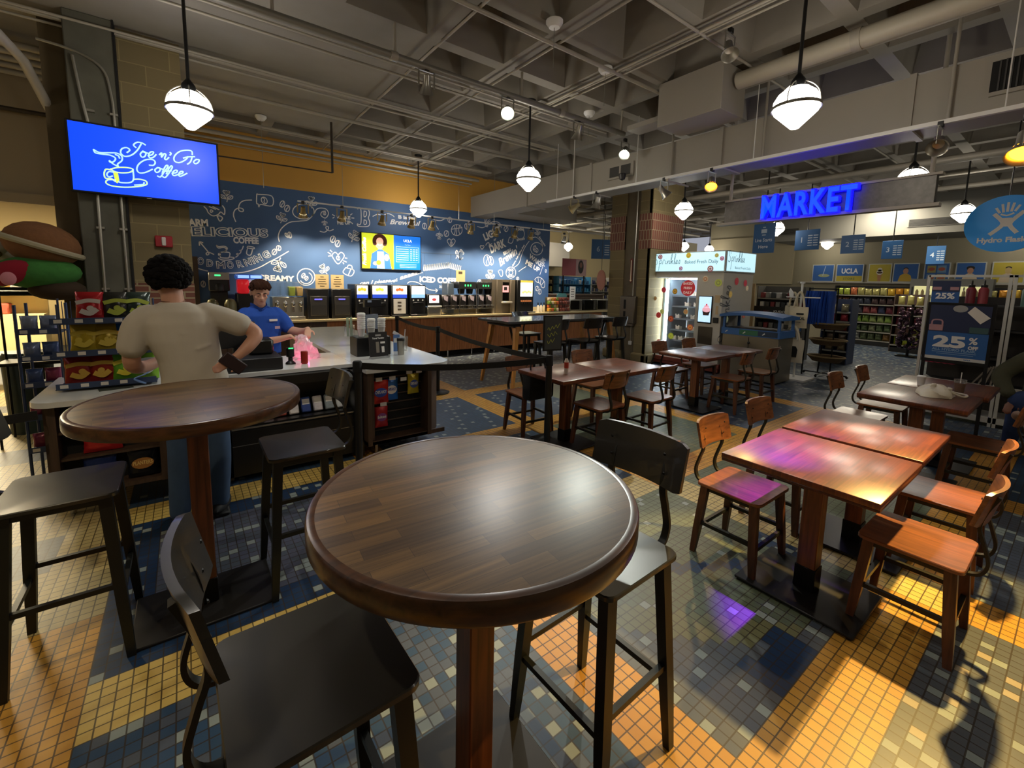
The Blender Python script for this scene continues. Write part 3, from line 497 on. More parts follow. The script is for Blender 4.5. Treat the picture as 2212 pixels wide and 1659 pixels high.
xp = [(5.05, 3.99, .014), (5.98, 4.0, .013), (6.04, 4.0, .013), (6.12, 4.02, .013), (6.2, 4.0, .013), (6.95, 4.0, .022), (7.02, 4.01, .012), (8.05, 3.98, .022), (8.12, 3.99, .016), (8.2, 3.99, .016), (8.55, 3.9, .035), (8.85, 3.88, .022), (8.95, 3.84, .012), (3.5, 4.02, .02), (2.5, 4.03, .014), (4.85, 4.0, .012)]
for i, (y, z, r) in enumerate(xp):
    tag(pipe('conduit_run', 'painted conduit run crossing the waffle ceiling towards the store', [(-4.5, y, z), (5.4 if y > 4 else 12, y, z)], r), 'painted conduit run crossing the waffle ceiling towards the store', 'pipe', 'ceiling conduits parallel to the mural')
yp = [(3.13, 4.04, .012, 9), (4.0, 4.03, .016, 9), (4.06, 4.04, .012, 9), (4.12, 4.03, .012, 9), (2.2, 4.04, .013, 9), (7.2, 4.0, .02, 8.9), (7.3, 4.0, .02, 8.9), (7.4, 4.0, .02, 8.9), (9.0, 4.0, .03, 12), (10.5, 3.9, .05, 12), (9.8, 3.7, .03, 12), (9.15, 3.6, .05, 13), (11.4, 3.8, .03, 13), (12.5, 3.75, .05, 13)]
for x, z, r, y1 in yp: tag(pipe('conduit_run', '', [(x, -2.5, z), (x, y1, z)], r), 'painted conduit run crossing the waffle ceiling towards the mural', 'pipe', 'ceiling conduits running towards the mural')
for i, (y, z) in enumerate(((10, 3.7), (11.2, 3.5), (12, 3.75), (9.6, 3.9))): tag(pipe('conduit_run', '', [(8.1, y, z), (17, y, z)], .045), 'white pipe under the dark ceiling beyond the mural wall', 'pipe', 'white pipes beyond the mural wall')
b = MB(); b.tube([(-1.6, 3.2, 4.02), (-1.05, 6.0, 3.55), (-.93, 6.4, 3.15)], .04, 10); tag(b.build('diagonal_pipe', OFFW), 'thick white pipe slanting down beside the left concrete column', 'pipe')
b = MB(); b.tube([(-4, 7.3, 3.42), (-.9, 7.3, 3.42)], .025, 8); tag(b.build('soffit_pipe', mat('dark_pipe', '#3b3228', .5)), 'dark pipe along the top of the tan soffit at left', 'pipe')
for k in range(5): tag(pipe('conduit_run', '', [(-4.5, 6.6+.15*k, 3.86-.02*k), (-.98, 6.6+.15*k, 3.86-.02*k)], .03), 'grey pipe above the tan soffit left of the concrete column', 'pipe', 'pipes above the left soffit')
for i, (x, y) in enumerate(((1.07, 7.9), (2.9, 3.3), (3.95, 3.6), (4.75, 4.6))):
    t = thing('ceiling_canopy', 'round white ceiling canopy with a thin hanging cable', 'canopy', (x, y, 4.03), 0, 'white canopies with cables')
    MB().lathe([(0, .0), (.05, .0), (.08, .04), (.08, .06), (0, .06)], 20).build('cap', WHITE, t); MB().cyl((0, 0, 0), (0, 0, -.35 if y < 5 else -1), .004, n=6).build('cable', EMT, t)
t = thing('junction_box', 'white junction box fixed on a ceiling rib between coffers', 'box', (4.0, 4.75, 4.0))
MB().box(-.07, .07, -.05, .05, 0, .08, bev=.006).build('housing', WHITE, t); MB().cyl((0, .02, .08), (0, .02, .25), .03).build('cable_bundle', BLK, t)
t = thing('black_drop_pipe', 'black vertical pipe dropping from the ceiling at the conduit elbow', 'pipe', (1.95, 7.35, 3.3)); MB().cyl((0, 0, 0), (0, 0, .75), .018).tube([(0, 0, 0), (-1.9, .1, .0)], .01).build('pipe_body', mat('dark_pipe'), t)
t = thing('security_camera', 'small dome camera hanging by the centre column near the white lamp', 'camera', (5.35, 4.45, 3.28)); MB().lathe([(0, -.07), (.04, -.05), (.055, 0), (.055, .03), (0, .04)], 16).build('dome', BLK, t)
# ================================================================ TABLES
TOPW = brickmat('butcher_block_walnut', '#7a5c33', '#4a3520', '#3a2a18', .26, .042, .0006, .36, 'xy', grain=.8, off=.37, bump=.05, coat=.3, bias=-.1, crough=.42)
EDGEW = woodmat('edge_band_walnut', '#4c2e19', .3, 'x', .3)
POSTW = woodmat('post_walnut', '#6b3a1c', .35, 'z', .2)
REDT = brickmat('butcher_block_mahogany', '#7c3f24', '#5e2d19', '#4c2414', .3, .045, .0005, .34, 'xy', grain=.7, off=.41, bump=.04, coat=.35, crough=.22)
REDE = woodmat('mahogany_edge', '#4a2415', .35, 'x', .2)
BASEM = mat('base_plate_black', '#211f1e', .45, .3, noise=.1, nscale=5)
def post(t, h, w, top):
    MB().box(-.33, .33, -.03, .03, h-.03, h, bev=.004).box(-.03, .03, -.3, .3, h-.03, h, bev=.004).build('top_bracket', BLKM, t)
    MB().box(-w/2, w/2, -w/2, w/2, .1, h-.03, bev=.004).build('post', POSTW, t)
    MB().box(-w/2-.004, w/2+.004, -w/2-.004, w/2+.004, .015, .14, bev=.003).build('post_collar', BLKM, t)
def round_table(loc, label, rz, r=.46, pd=.3, trz=0):
    t = thing('round_bar_table', label, 'table', loc, rz, None)
    b = MB(); b.lathe([(0, 1.022), (r-.004, 1.022), (r-.004, 1.066), (r-.02, 1.07), (0, 1.07)], 96); o = b.build('tabletop', TOPW, t); o.rotation_euler = (0, 0, trz)
    b = MB(); b.lathe([(r-.01, 1.016), (r-.003, 1.014), (r, 1.02), (r, 1.062), (r-.004, 1.069), (r-.012, 1.071), (r-.022, 1.0705), (r-.022, 1.016)], 96, cap=False); b.bm.faces.ensure_lookup_table(); b.build('edge_band', EDGEW, t)
    post(t, 1.016, .085, 1)
    MB().box(-.29, .29, -pd, pd, 0, .014, bev=.004).build('base_plate', BASEM, t)
    return t
round_table((.642, 1.005, 0), 'large round walnut bar table in the foreground with glossy top', 0, .448, .29, -.08)
round_table((.012, 2.57, 0), 'round brown bar table at left in front of the standing customer', 0, .459, .2, .1)
def square_table(loc, label, w=.74, d=.69):
    t = thing('square_table', label, 'table', loc, 0, None)
    MB().box(-w/2, w/2, -d/2, d/2, .728, .76, bev=.006, seg=2).build('tabletop', REDT, t)
    MB().box(-w/2+.002, w/2-.002, -d/2+.002, d/2-.002, .716, .73, bev=.003).build('underside_board', REDE, t)
    MB().box(-.24, .24, -.03, .03, .69, .718).box(-.03, .03, -.24, .24, .69, .718).build('top_bracket', BLKM, t)
    MB().box(-.045, .045, -.045, .045, .12, .69, bev=.004).build('post', POSTW, t)
    MB().box(-.05, .05, -.05, .05, .02, .15, bev=.003).build('post_collar', BLKM, t)
    MB().box(-.24, .24, -.28, .28, .008, .022, bev=.004).build('base_plate', BASEM, t)
    b = MB(); [b.cyl((x, y, 0), (x, y, .01), .015) for x in (-.22, .22) for y in (-.26, .26)]; b.build('glide_feet', BLK, t)
    return t
for loc, l in (((2.68, .795, 0), 'near half of the red-brown square table pair, lit purple and orange'), ((3.465, .80, 0), 'far half of the red-brown table pair at right, pale glare on its corner'),
               ((5.07, .83, 0), 'square table at right holding the crumpled white tote bag'), ((5.84, .8, 0), 'square table behind the white tote bag, beside the seated person'),
               ((3.12, 3.2, 0), 'table with a white glare behind the black stanchion post'), ((3.88, 3.15, 0), 'square table with two chairs between the stanchion post and the cupcake machine'),
               ((5.55, 3.18, 0), 'square table right in front of the cupcake vending machine'), ((6.32, 3.16, 0), 'square table beside the blue-topped recycling bin')):
    square_table(loc, l)
# ================================================================ CHAIRS AND STOOLS (front towards +y)
SEATW = woodmat('seat_wood_red', '#7d4826', .32, 'y', .25, .45); BACKW = woodmat('back_wood', '#7d4c29', .35, 'x', .2, .5)
LEGW = woodmat('leg_wood', '#5a331d', .4, 'z', .1); RAILM = mat('rail_metal', '#35332c', .4, .6)
DKSEAT = mat('ebony_wood', '#2a2925', .3, noise=.12, nscale=6, coat=.2); DKLEG = mat('ebony_metal', '#2b2c29', .38, .5)
def seat_mesh(w, d, z, th=.022, dip=.006):
    n = 12; b = MB(); rings = []
    def outline(k, sc, zz):
        pts = []
        rr = .035
        for cx, cy, a0 in ((w/2-rr, d/2-rr, 0), (-w/2+rr, d/2-rr, 90), (-w/2+rr, -d/2+rr, 180), (w/2-rr, -d/2+rr, 270)):
            for q in range(5):
                a = math.radians(a0+q*22.5); pts.append(Vector(((cx+rr*math.cos(a))*sc, (cy+rr*math.sin(a))*sc, zz)))
        return pts
    b.rings([outline(0, .95, z-th), outline(0, 1, z-th+.005), outline(0, 1, z-.004), outline(0, .985, z), outline(0, .7, z-dip*.6), outline(0, .3, z-dip)])
    return b
def back_mesh(w, z0, z1, y, curve=.035, th=.014, lean=.04):
    R = []; n = 14
    for i in range(n+1):
        u = -1+2*i/n; x = u*w/2; yy = y+curve*u*u; zc = (z0+z1)/2; h = (z1-z0)/2
        e = 1-.12*max(0, abs(u)-.85)/.15
        ring = []
        for sy, sz in ((0, -1), (0, 1), (1, 1), (1, -1)):
            z = zc+sz*h*e; ring.append(Vector((x, yy-lean*(z-z0)/(z1-z0)+(th if sy else 0), z)))
        R.append(ring)
    b = MB(); b.rings(R); return b
def make_seat(kind, name, label):
    tall = kind == 'stool'; H = .75 if tall else .457
    sm, bm_, lm, rm = (DKSEAT, DKSEAT, DKLEG, DKLEG) if tall else (SEATW, BACKW, LEGW, RAILM)
    t = thing(name, label, 'stool' if tall else 'chair', (0, 0, 0))
    seat_mesh(.41, .38, H).build('seat', sm, t)
    zs = H-.03; spl = .045 if tall else .035
    F = []
    for sx in (-1, 1):
        for sy in (-1, 1):
            top = Vector((sx*.165, sy*.145, zs)); bot = Vector((sx*(.165+spl), sy*(.145+spl), 0)); F.append((top, bot))
            b = MB(); b.taper(bot, (.026, .03), bot.lerp(top, .35), (.036, .04)); b.taper(bot.lerp(top, .35), (.036, .04), top+Vector((0, 0, .008)), (.038, .044))
            b.build('leg', lm, t)
    def at(sx, sy, z): k = z/zs; return Vector((sx*(.165+spl*(1-k)), sy*(.145+spl*(1-k)), z))
    MB().box(-.17, .17, .13, .15, zs-.02, zs+.006).box(-.17, .17, -.15, -.13, zs-.02, zs+.006).box(-.175, -.155, -.14, .14, zs-.02, zs+.006).box(.155, .175, -.14, .14, zs-.02, zs+.006).build('seat_frame', rm, t)
    for a, c in (((-1, 1), (1, 1)), ((-1, -1), (1, -1)), ((-1, -1), (-1, 1)), ((1, -1), (1, 1))):
        z = (.27 if a[1] == c[1] else .33) if tall else (.17 if a[1] == c[1] else .2)
        MB().tube([at(*a, z), at(*c, z)], 1, flat=(.022, .02), up=(0, 0, 1)).build('stretcher', rm, t)
    zt = H
    for sx in (-1, 1):
        x = sx*.115
        pts = cr3([(x, -.10, zt-.03), (x, -.17, zt-.032), (x, -.225, zt-.015), (x, -.245, zt+.04), (x, -.225, zt+.12), (x, -.205, zt+.19), (x, -.22, zt+.27), (x, -.25, zt+.345)], 5)
        MB().tube(pts, 1, flat=(.026, .012), up=(1, 0, 0)).build('back_bar', rm, t)
    back_mesh(.385 if tall else .36, zt+.2, zt+.37, -.225, th=.016).build('backrest', bm_, t)
    [MB().lathe([(0, 0), (.006, 0), (.004, .003), (0, .004)], 8, M=Matrix.Translation((sx*.115, -.2, zt+z)) @ Matrix.Rotation(-PI/2, 4, 'X')).build('bolt', BLKM, t) for sx in (-1, 1) for z in (.25, .32)]
    return t
st0 = make_seat('stool', 'bar_stool', 'black bar stool at bottom left, seat facing the big round table'); st0.location = (.2, 1.03, 0); st0.rotation_euler = (0, 0, -PI/2+.02)
dup(st0, (1.12, .96, 0), PI/2+.03, 'black bar stool right of the big round table, window of light on its seat')
dup(st0, (-.46, 2.58, 0), -PI/2, 'black bar stool cut by the left picture edge')
dup(st0, (.48, 2.58, 0), PI/2, 'black bar stool between the customer and the chip cabinet, golden glare on its seat')
ch0 = make_seat('chair', 'dining_chair', 'dining chair with purple-lit seat at the near left of the table pair'); ch0.location = (2.69, 1.18, 0); ch0.rotation_euler = (0, 0, PI)
for x, y, r, l in ((3.41, 1.22, PI-.03, 'dining chair behind the purple-lit one, back turned to the yellow floor stripe'),
        (2.82, .40, 0, 'nearest dining chair at right with its seat lit bright orange'),
        (3.6, .43, .02, 'dining chair with blue-grey sheen on its seat behind the orange-lit chair'),
        (5.1, .45, 0, 'dark dining chair at the near side of the tote bag table'),
        (5.2, 1.27, PI, 'dining chair with yellow-lit seat at the far left side of the tote bag table'),
        (5.92, 1.24, PI+.02, 'dining chair furthest back at the tote bag table'),
        (3.33, 2.92, .02, 'dining chair at the near side of the glare table, left one of two'),
        (4.03, 2.84, .05, 'dining chair at the near side of the glare table, right one of two'),
        (4.0, 3.62, PI, 'dining chair seen through the gap on the far side of the glare table'),
        (3.02, 3.68, PI-.05, 'dining chair with the black bag hanging on it by the stanchion post'),
        (5.86, 2.85, .03, 'dining chair with reddish seat before the cupcake machine'),
        (6.64, 2.86, .0, 'dining chair standing against the steel recycling bin'),
        (5.68, 3.65, PI, 'dining chair left of the pair between the table and the machine glass'),
        (6.42, 3.62, PI, 'dining chair right of the pair between the table and the machine screen')):
    dup(ch0, (x, y, 0), r, l)
# tall communal table in the middle distance with its four dark stools
t = thing('communal_table', 'long dark high table with splayed light wooden legs before the back counter', 'table', (5.15, 5.65, 0))
MB().box(-1.3, 1.3, -.42, .42, 1.03, 1.07, bev=.005).build('tabletop', mat('dark_tabletop', '#3b3a3a', .25, coat=.3, noise=.1, nscale=3), t)
MB().box(-1.15, -1.0, -.36, .36, .97, 1.03).box(1.0, 1.15, -.36, .36, .97, 1.03).box(-1.0, 1.0, -.03, .03, .97, 1.03).build('crossbar', BLK, t)
OAK = woodmat('oak_leg', '#b57c3a', .4, 'z', .1, .3)
for sx in (-1, 1):
    for sy in (-1, 1):
        MB().taper((sx*1.2, sy*.44, 0), (.04, .04), (sx*1.07, sy*.33, .98), (.075, .075)).build('leg', OAK, t)
b = MB(); b.tube([(-1.1, -.2, .98), (-.8, -.2, 0)], .02).tube([(1.1, -.2, .98), (.8, -.2, 0)], .02); b.build('brace', BLK, t)
for x, y, r, l in ((4.55, 5.05, .04, 'grey-brown high stool at the communal table, nearest the black stanchion'), (5.25, 5.0, -.05, 'high stool at the communal table half hidden by the small chalkboard sign'),
        (5.95, 5.05, .06, 'high stool at the communal table nearest the stone column'), (5.0, 6.2, PI, 'high stool on the far side of the communal table')):
    dup(st0, (x, y, 0), r, l)
# ================================================================ STANCHIONS
def stanchion(loc, label):
    t = thing('stanchion', label, 'stanchion', loc)
    MB().lathe([(0, 0), (.17, 0), (.175, .012), (.15, .022), (.05, .03), (0, .03)], 32).build('base', BLK, t)
    MB().cyl((0, 0, .02), (0, 0, .93), .03, n=20).build('post', BLK, t)
    MB().lathe([(0, .9), (.037, .9), (.037, .985), (.03, .995), (0, .995)], 20).build('belt_head', MATTE, t); return t
S1, S2, S3, S4 = (2.95, 5.74, 0), (2.68, 2.98, 0), (1.10, 3.56, 0), (3.2, 7.9, 0)
stanchion(S1, 'black belt stanchion with round base on the yellow floor cross'); stanchion(S2, 'black belt stanchion beside the small chalkboard sign'); stanchion(S3, 'black belt stanchion at the corner of the chip counter'); stanchion(S4, 'black belt stanchion near the hot drink machines')
def belt(a, c, label, sag=.04, z=.955):
    b = MB(); pts = [Vector(a).lerp(Vector(c), k/10)+Vector((0, 0, z-sag*4*(k/10)*(1-k/10))) for k in range(11)]
    b.tube(pts, 1, flat=(.055, .004), up=(0, 0, 1)); tag(b.build('belt', mat('webbing', '#161616', .85)), label, 'belt')
belt(S4, S1, 'retractable belt running from the far stanchion to the one on the yellow cross'); belt(S1, S2, 'retractable belt between the yellow cross stanchion and the chalkboard sign stanchion'); belt(S2, S3, 'retractable belt sweeping from the chalkboard stanchion to the chip counter corner')
belt((-3.2, 3.3, -.15), (-.75, 3.75, -.15), 'black belt barrier entering from the left picture edge', .03)
t = thing('chalkboard_sign', 'small framed chalkboard with green chalk lettering on top of the stanchion', 'sign', (2.71, 2.98, .995), -.2)
MB().cyl((0, 0, 0), (0, 0, .06), .008).build('stem', BLK, t)
MB().box(-.1, .1, -.008, .008, .04, .37, bev=.003).build('frame', MATTE, t)
b = MB(); b.rect(-.088, .088, .055, .358, -.0095); b.build('board', mat('slate', '#3a4144', .7, noise=.2, nscale=9), t)
CHK = mat('chalk_green', '#b9c64a', .8)
b = MB()
for r in range(3): b.ribbon([(-.06+.013*k, .24-.06*r+.018*math.sin(k*2.1+r)+.004*k) for k in range(11-2*r)], .004, -.011)
b.build('chalk_writing', CHK, t)
t = thing('sauce_bottle', 'slim squeeze bottle with red label on the table behind the stanchion', 'bottle', (3.02, 3.1, .76))
MB().lathe([(0, 0), (.02, 0), (.022, .01), (.022, .13), (.01, .16), (0, .16)], 14).build('bottle_body', mat('bottle_pale', '#d9cfbf', .3), t); MB().lathe([(.0225, .06), (.0225, .12)], 14, cap=False).build('label', mat('label_red', '#b8402c', .5), t); MB().cyl((0, 0, .16), (0, 0, .19), .008, .004).build('cap', BLK, t)
t = thing('shoulder_bag', 'black bag hanging on the chair behind the stanchion post', 'bag', (2.93, 3.42, .45))
MB().box(-.17, .17, -.07, .07, 0, .27, bev=.03, seg=2).build('bag_body', mat('black_cloth', '#0f1116', .85), t); MB().tube(cr3([(-.1, 0, .26), (-.08, .02, .38), (.08, .02, .38), (.1, 0, .26)]), .008).build('strap', mat('black_cloth'), t)
# tote bag, iced coffee on the right table
t = thing('crumpled_tote', 'crumpled white canvas tote bag lying on the right table', 'bag', (5.2, .75, .76))
rnd = random.Random(5); b = MB(); R = []
for i in range(9):
    a = PI/2*i/8; R.append([Vector((.17*math.cos(a)*math.cos(q)*(1+.12*math.sin(3*q+i)), .12*math.cos(a)*math.sin(q)*(1+.1*math.sin(5*q)), .002+.085*math.sin(a)*(1+.18*math.sin(4*q+i*.7)))) for q in [2*PI*k/28 for k in range(28)]])
b.rings(R); b.build('bag_body', mat('canvas_white', '#dcd3bd', .9, bump=.4, nscale=18), t)
b = MB(); b.tube(cr3([(.02, -.1, .03), (.1, -.17, .012), (.2, -.15, .012), (.22, -.06, .02), (.14, -.03, .06)]), .011, flat=(.6*2, .5), up=(0, 0, 1)) if 0 else b.tube(cr3([(.0, -.08, .05), (.05, -.16, .012), (.17, -.17, .012), (.21, -.08, .015), (.14, -.02, .07)]), .009, 8)
b.tube(cr3([(-.06, -.06, .07), (.02, -.09, .07), (.12, -.06, .06)]), .009, 8); b.build('handle', mat('canvas_white'), t)
t = thing('iced_coffee_cup', 'clear plastic cup of iced coffee behind the white tote bag', 'cup', (5.46, .64, .76))
MB().lathe([(0, 0), (.028, 0), (.038, .1), (0, .1)], 20).build('coffee', mat('coffee', '#6b4a35', .2), t); MB().lathe([(.029, 0), (.042, .125), (.045, .128), (.0, .14)], 20, cap=False).build('cup_shell', mat('clear_plastic', '#e8eef0', .05, trans=.9, alpha=.4), t); MB().cyl((.0, 0, .05), (.02, -.0, .19), .003).build('straw', WHITE, t)
t = thing('lidded_cup', 'small white lidded cup behind the tote bag', 'cup', (5.62, .92, .76)); MB().lathe([(0, 0), (.025, 0), (.033, .08), (.036, .085), (.03, .095), (0, .1)], 18).build('cup_body', WHITE, t)
# ================================================================ BACK COUNTER
WN = woodmat('walnut_laminate', '#a5683a', .4, 'z', .1, .3); WND = woodmat('dark_laminate', '#4a3528', .45, 'z', 0, .3)
t = thing('counter_worktop', 'long pale stone worktop along the blue mural wall', 'worktop', (0, 0, 0))
MB().box(.1, 9.9, 8.33, 9.044, .88, .92, bev=.004).build('worktop_slab', mat('cream_stone', '#dcc898', .2, noise=.08, nscale=30), t); MB().box(.1, 8.0, 9.02, 9.045, .92, 1.02).build('upstand', mat('cream_stone'), t)
xs = [.2+.62*k for k in range(16)]
for i in range(15):
    x0, x1 = xs[i], xs[i+1]
    where = ['behind the till, furthest left', 'below the red slush machine', 'below the juice dispenser', 'below the first ice machine', 'below the second ice machine', 'right of the till pole', 'below the printed notice on the machine', 'below the white-fronted drink machine', 'below the small steel brewer', 'below the twin coffee brewers', 'behind the tall table leg', 'below the tall grey dispenser', 'below the lit soda fountain', 'below the candy racks', 'below the microwaves'][i]
    t = thing('base_cabinet', 'walnut base cabinet '+where, 'cabinet', (x0, 8.4, 0))
    w = x1-x0; m = WND if i < 3 else WN
    MB().box(0, w, .02, .62, .14, .88).build('carcass', m, t)
    for k in (0, 1):
        d = MB().box(.003+k*w/2, w/2-.002+k*w/2, 0, .02, .15, .875, bev=.002).build('door', m, t)
        hx = w/2+(-.03 if k == 0 else .03)
        MB().tube([(hx, -.0, .74), (hx, -.02, .745), (hx, -.02, .81), (hx, 0, .815)], .004, 6).build('handle', CHROME, d)
    for x in (.05,): MB().cyl((x, .06, 0), (x, .06, .14), .015).build('foot', CHROME, t)
tag(MB().box(.2, 9.9, 8.6, 8.65, 0, .14).build('toe_kick', MATTE), 'black recessed kick board under the walnut cabinets', 'kick board')
def lit(name, col='#ff00ff', s=1.6): return mat(name, col, .4, emit=s)
YF = 8.45
def machine(name, label, x0, x1, zt, m=BLK, z0=.92, d=.45, cat='machine'):
    t = thing(name, label, cat, (x0, YF, .92)); w = x1-x0; h = zt-.92
    return t, w, h
# tall coffee brewer with airpots
t, w, h = machine('airpot_brewer', 'black coffee brewer with green display over two airpots at far left', .32, .6, 1.74, cat='coffee maker')
MB().box(0, w, .1, .4, .5, .8, bev=.01).box(.02, w-.02, .25, .4, 0, .5).build('housing', BLK, t); MB().box(.0, w, .08, .1, .68, .8, bev=.004).build('control_panel', STEEL, t)
b = MB(); b.rect(.08, .16, .74, .765, .078); b.build('display', lit('display_green', '#3df07a', 2), t); MB().lathe([(.1, .5), (.1, .6), (.06, .66)], 16, (w/2, .18, 0)).build('basket', BLK, t)
for x in (.03, .27): MB().lathe([(0, 0), (.08, 0), (.085, .02), (.085, .3), (.06, .36), (.02, .38), (0, .38)], 18, (x, .0, 0)).build('airpot', mat('airpot_olive', '#6e6a4c', .3, .4), t)
# slush machine
t, w, h = machine('slush_machine', 'frozen drink machine with red bowl and blue lit top', .69, 1.07, 1.7, cat='drink machine')
MB().box(0, w, 0, .4, 0, .46, bev=.01).build('base', BLK, t); MB().box(0, w, .0, .4, .7, .78, bev=.02).build('lid', mat('slush_blue', '#2a4f9e', .3, emit=.6), t)
for x, c in ((.02, '#e0242e'), (.2, '#b9c7d0')): MB().box(x, x+.16, .0, .36, .46, .7, bev=.03, seg=2).build('bowl', mat('slush'+c, c, .15, emit=.35), t)
b = MB(); [b.rect(.02+.18*k, .18+.18*k, .715, .765, -.002) for k in (0, 1)]; b.build('lit_sign', lit('lit_lightblue', '#8fb8ff', 1.2), t)
# juice dispenser with four bowls
t, w, h = machine('juice_dispenser', 'steel juice dispenser with four clear bowls beside the employee', 1.21, 1.71, 1.6, cat='drink machine')
MB().box(0, w, .08, .4, .05, .4, bev=.006).box(0, w, -.02, .4, 0, .06, bev=.006).build('steel_body', STEEL, t)
for k in range(4):
    x = .065+.125*k; MB().box(x-.055, x+.055, .06, .36, .42, .66, bev=.015, seg=2).build('bowl', mat('clear_bowl', '#cfdde4', .05, trans=.9, alpha=.35), t)
    if k > 1: MB().box(x-.05, x+.05, .07, .35, .42, .58, bev=.01).build('juice', mat('juice%d' % k, ('#9aa83e', '#c9a86a')[k-2], .2), t)
    MB().ell((x, .02, .28), (.035, .03, .06)).cyl((x, .02, .22), (x, .02, .14), .015).build('tap', CHROME, t)
for i, (x0, x1) in enumerate(((1.75, 2.12), (2.17, 2.53))):
    t = thing('ice_dispenser', ('left','right')[i]+' black ice and water dispenser carrying a '+('cream', 'second cream')[i]+' notice', 'dispenser', (x0, YF, .92)); w = x1-x0
    MB().box(0, w, .0, .5, 0, .55, bev=.012).build('housing', BLK, t); MB().box(.05, w-.04, -.012, .0, .06, .42, bev=.008).build('front_panel', mat('gunmetal', '#4d4b48', .35, .5), t)
    b = MB(); b.rect(.07, w-.06, .08, .25, -.014); b.build('recess', mat('recess_grey', '#2b2a28', .6), t); MB().box(.12, w-.12, -.016, -.012, .35, .37, bev=.008).build('display', lit('display_violet', '#6a63ff', 1.3), t)
    n = thing('notice_card', ('left', 'right')[i]+' cream instruction notice standing on the ice dispensers', 'notice', (x0+(.17 if i == 0 else .02), YF+.1, 1.47), -.03)
    MB().box(0, .23, 0, .006, 0, .26).build('card', mat('notice_cream', '#dcc08a', .7), n); INK = mat('ink', '#4b3b28', .8)
    b = MB(); [b.rect(.115-wd/2, .115+wd/2, .21-.042*k, .222-.042*k, -.001) for k, wd in enumerate((.06, .13, .12, .15, .08))]; b.build('printed_lines', INK, n)
pic = [('#e8b93c', '#2746b8'), ('#f0cf4a', '#2746b8'), ('#c7672f', '#2a47c0'), ('#f2f2f2', '#86b6e8')]
for i, (x0, x1) in enumerate(((2.6, 2.86), (2.9, 3.25), (3.31, 3.66), (3.71, 4.06))):
    lb = ['narrow black hot drink machine with yellow lit picture', 'black hot drink machine with three white buttons and yellow lit picture', 'black hot drink machine with a paper notice on its front', 'black hot drink machine with white lit picture'][i]
    t = thing('hot_drink_machine', lb, 'drink machine', (x0, YF, .92)); w = x1-x0
    MB().box(0, w, .0, .5, .04, .64, bev=.01).box(0, w, -.06, .5, 0, .04, bev=.006).build('housing', BLK, t)
    b = MB(); b.rect(.03, w-.02, .45, .62, -.002); b.build('lit_picture', lit('lit_pic%d' % i, '#f3efe2', 1.3), t)
    b = MB(); b.rect(.03, w-.02, .38, .45, -.002); b.build('lit_caption', lit('lit_cap%d' % i, pic[i][1], 1.0), t)
    b = MB(); [b.disc((w/2-.05+.05*k, .54+.012*(k % 2)), .032, -.004, 14) for k in range(3)]; b.build('cup_picture', lit('lit_cup%d' % i, pic[i][0], .9), t)
    b = MB(); n = 2 if i == 0 else 3; [b.disc((w*(k+.7)/(n+.4), .33), .017, -.004, 14) for k in range(n)]; b.build('buttons', mat('button_white', '#e8e6e0', .4), t)
    MB().box(.06, w-.06, -.03, .0, .22, .29, bev=.01).build('spout_cover', BLKM, t)
    if i == 2:
        b = MB(); b.rect(.03, w-.06, .06, .36, -.035); b.build('paper_notice', mat('paper', '#e8e4da', .8), t)
        b = MB(); [b.rect(w/2-.06, w/2+.02, .28-.07*k, .305-.07*k, -.037) for k in range(3)]; b.build('printed_lines', mat('ink'), t)
# small brewers
t, w, h = machine('steel_brewer', 'small steel brewer with lit label left of the coffee brewers', 4.09, 4.42, 1.37, cat='coffee maker')
MB().box(0, w, .0, .4, .2, .45, bev=.01).build('housing', BLK, t); MB().box(.0, w-.02, -.03, .4, 0, .17, bev=.006).build('drip_base', STEEL, t)
b = MB(); b.rect(.05, w-.05, .27, .43, -.002); b.build('lit_label', lit('lit_white', '#f4f2f2', 1.2), t); b = MB(); b.disc((w/2, .34), .05, -.004, 18, rz=.03); b.build('label_badge', lit('lit_redbadge', '#c04a4a', .8), t)
MB().box(.01, w-.01, -.06, 0, .18, .21, bev=.006).build('drip_tray', WHITE, t)
def twin(x0, label, disp):
    t = thing('twin_brewer', label, 'coffee maker', (x0, YF, .92)); w = .46
    if disp:
        MB().box(0, w, .05, .4, .58, .72, bev=.01).build('head', BLK, t); MB().box(0, w, .04, .05, .57, .73, bev=.004).build('control_panel', mat('panel_dark', '#2f322f', .4, .3), t)
        b = MB(); [b.rect(.15+.07*k, .18+.07*k, .63, .67, .038) for k in range(3)]; b.build('display', lit('display_green'), t)
        for x in (.12, .34): MB().lathe([(.07, .46), (.085, .57)], 14, (x, .15, 0)).build('basket', BLK, t)
    b = MB(); [b.tube([(x, .02, 0), (x, .02, .58 if disp else .3)], .008, 6) for x in (.01, w-.01)]; b.tube([(0, .02, .13), (w, .02, .13)], .008, 6).tube([(0, .02, .2), (w, .02, .2)], .01, 6); b.build('steel_rack', CHROME, t)
    for x in (.12, .34):
        MB().box(x-.085, x+.085, .04, .3, .14, .44, bev=.02).build('server', mat('server_dark', '#26221f', .35), t)
        b = MB(); b.poly([(x-.07, .035, .43), (x+.06, .035, .4), (x+.05, .035, .29), (x-.03, .035, .33)], [(0, 1, 2, 3)]); b.build('server_label', mat('label_pale', '#c9b8c2', .6), t)
        MB().cyl((x, .02, .2), (x, .02, .12), .014).build('tap', CHROME, t)
    return t
twin(4.43, 'pair of coffee servers without a brewer head, left of the twin brewers', 0); twin(4.88, 'left twin coffee brewer with green display', 1); twin(5.36, 'right twin coffee brewer with green display', 1)
t, w, h = machine('tall_dispenser', 'tall grey bean to cup dispenser between brewers and soda fountain', 5.88, 6.42, 1.72, cat='drink machine')
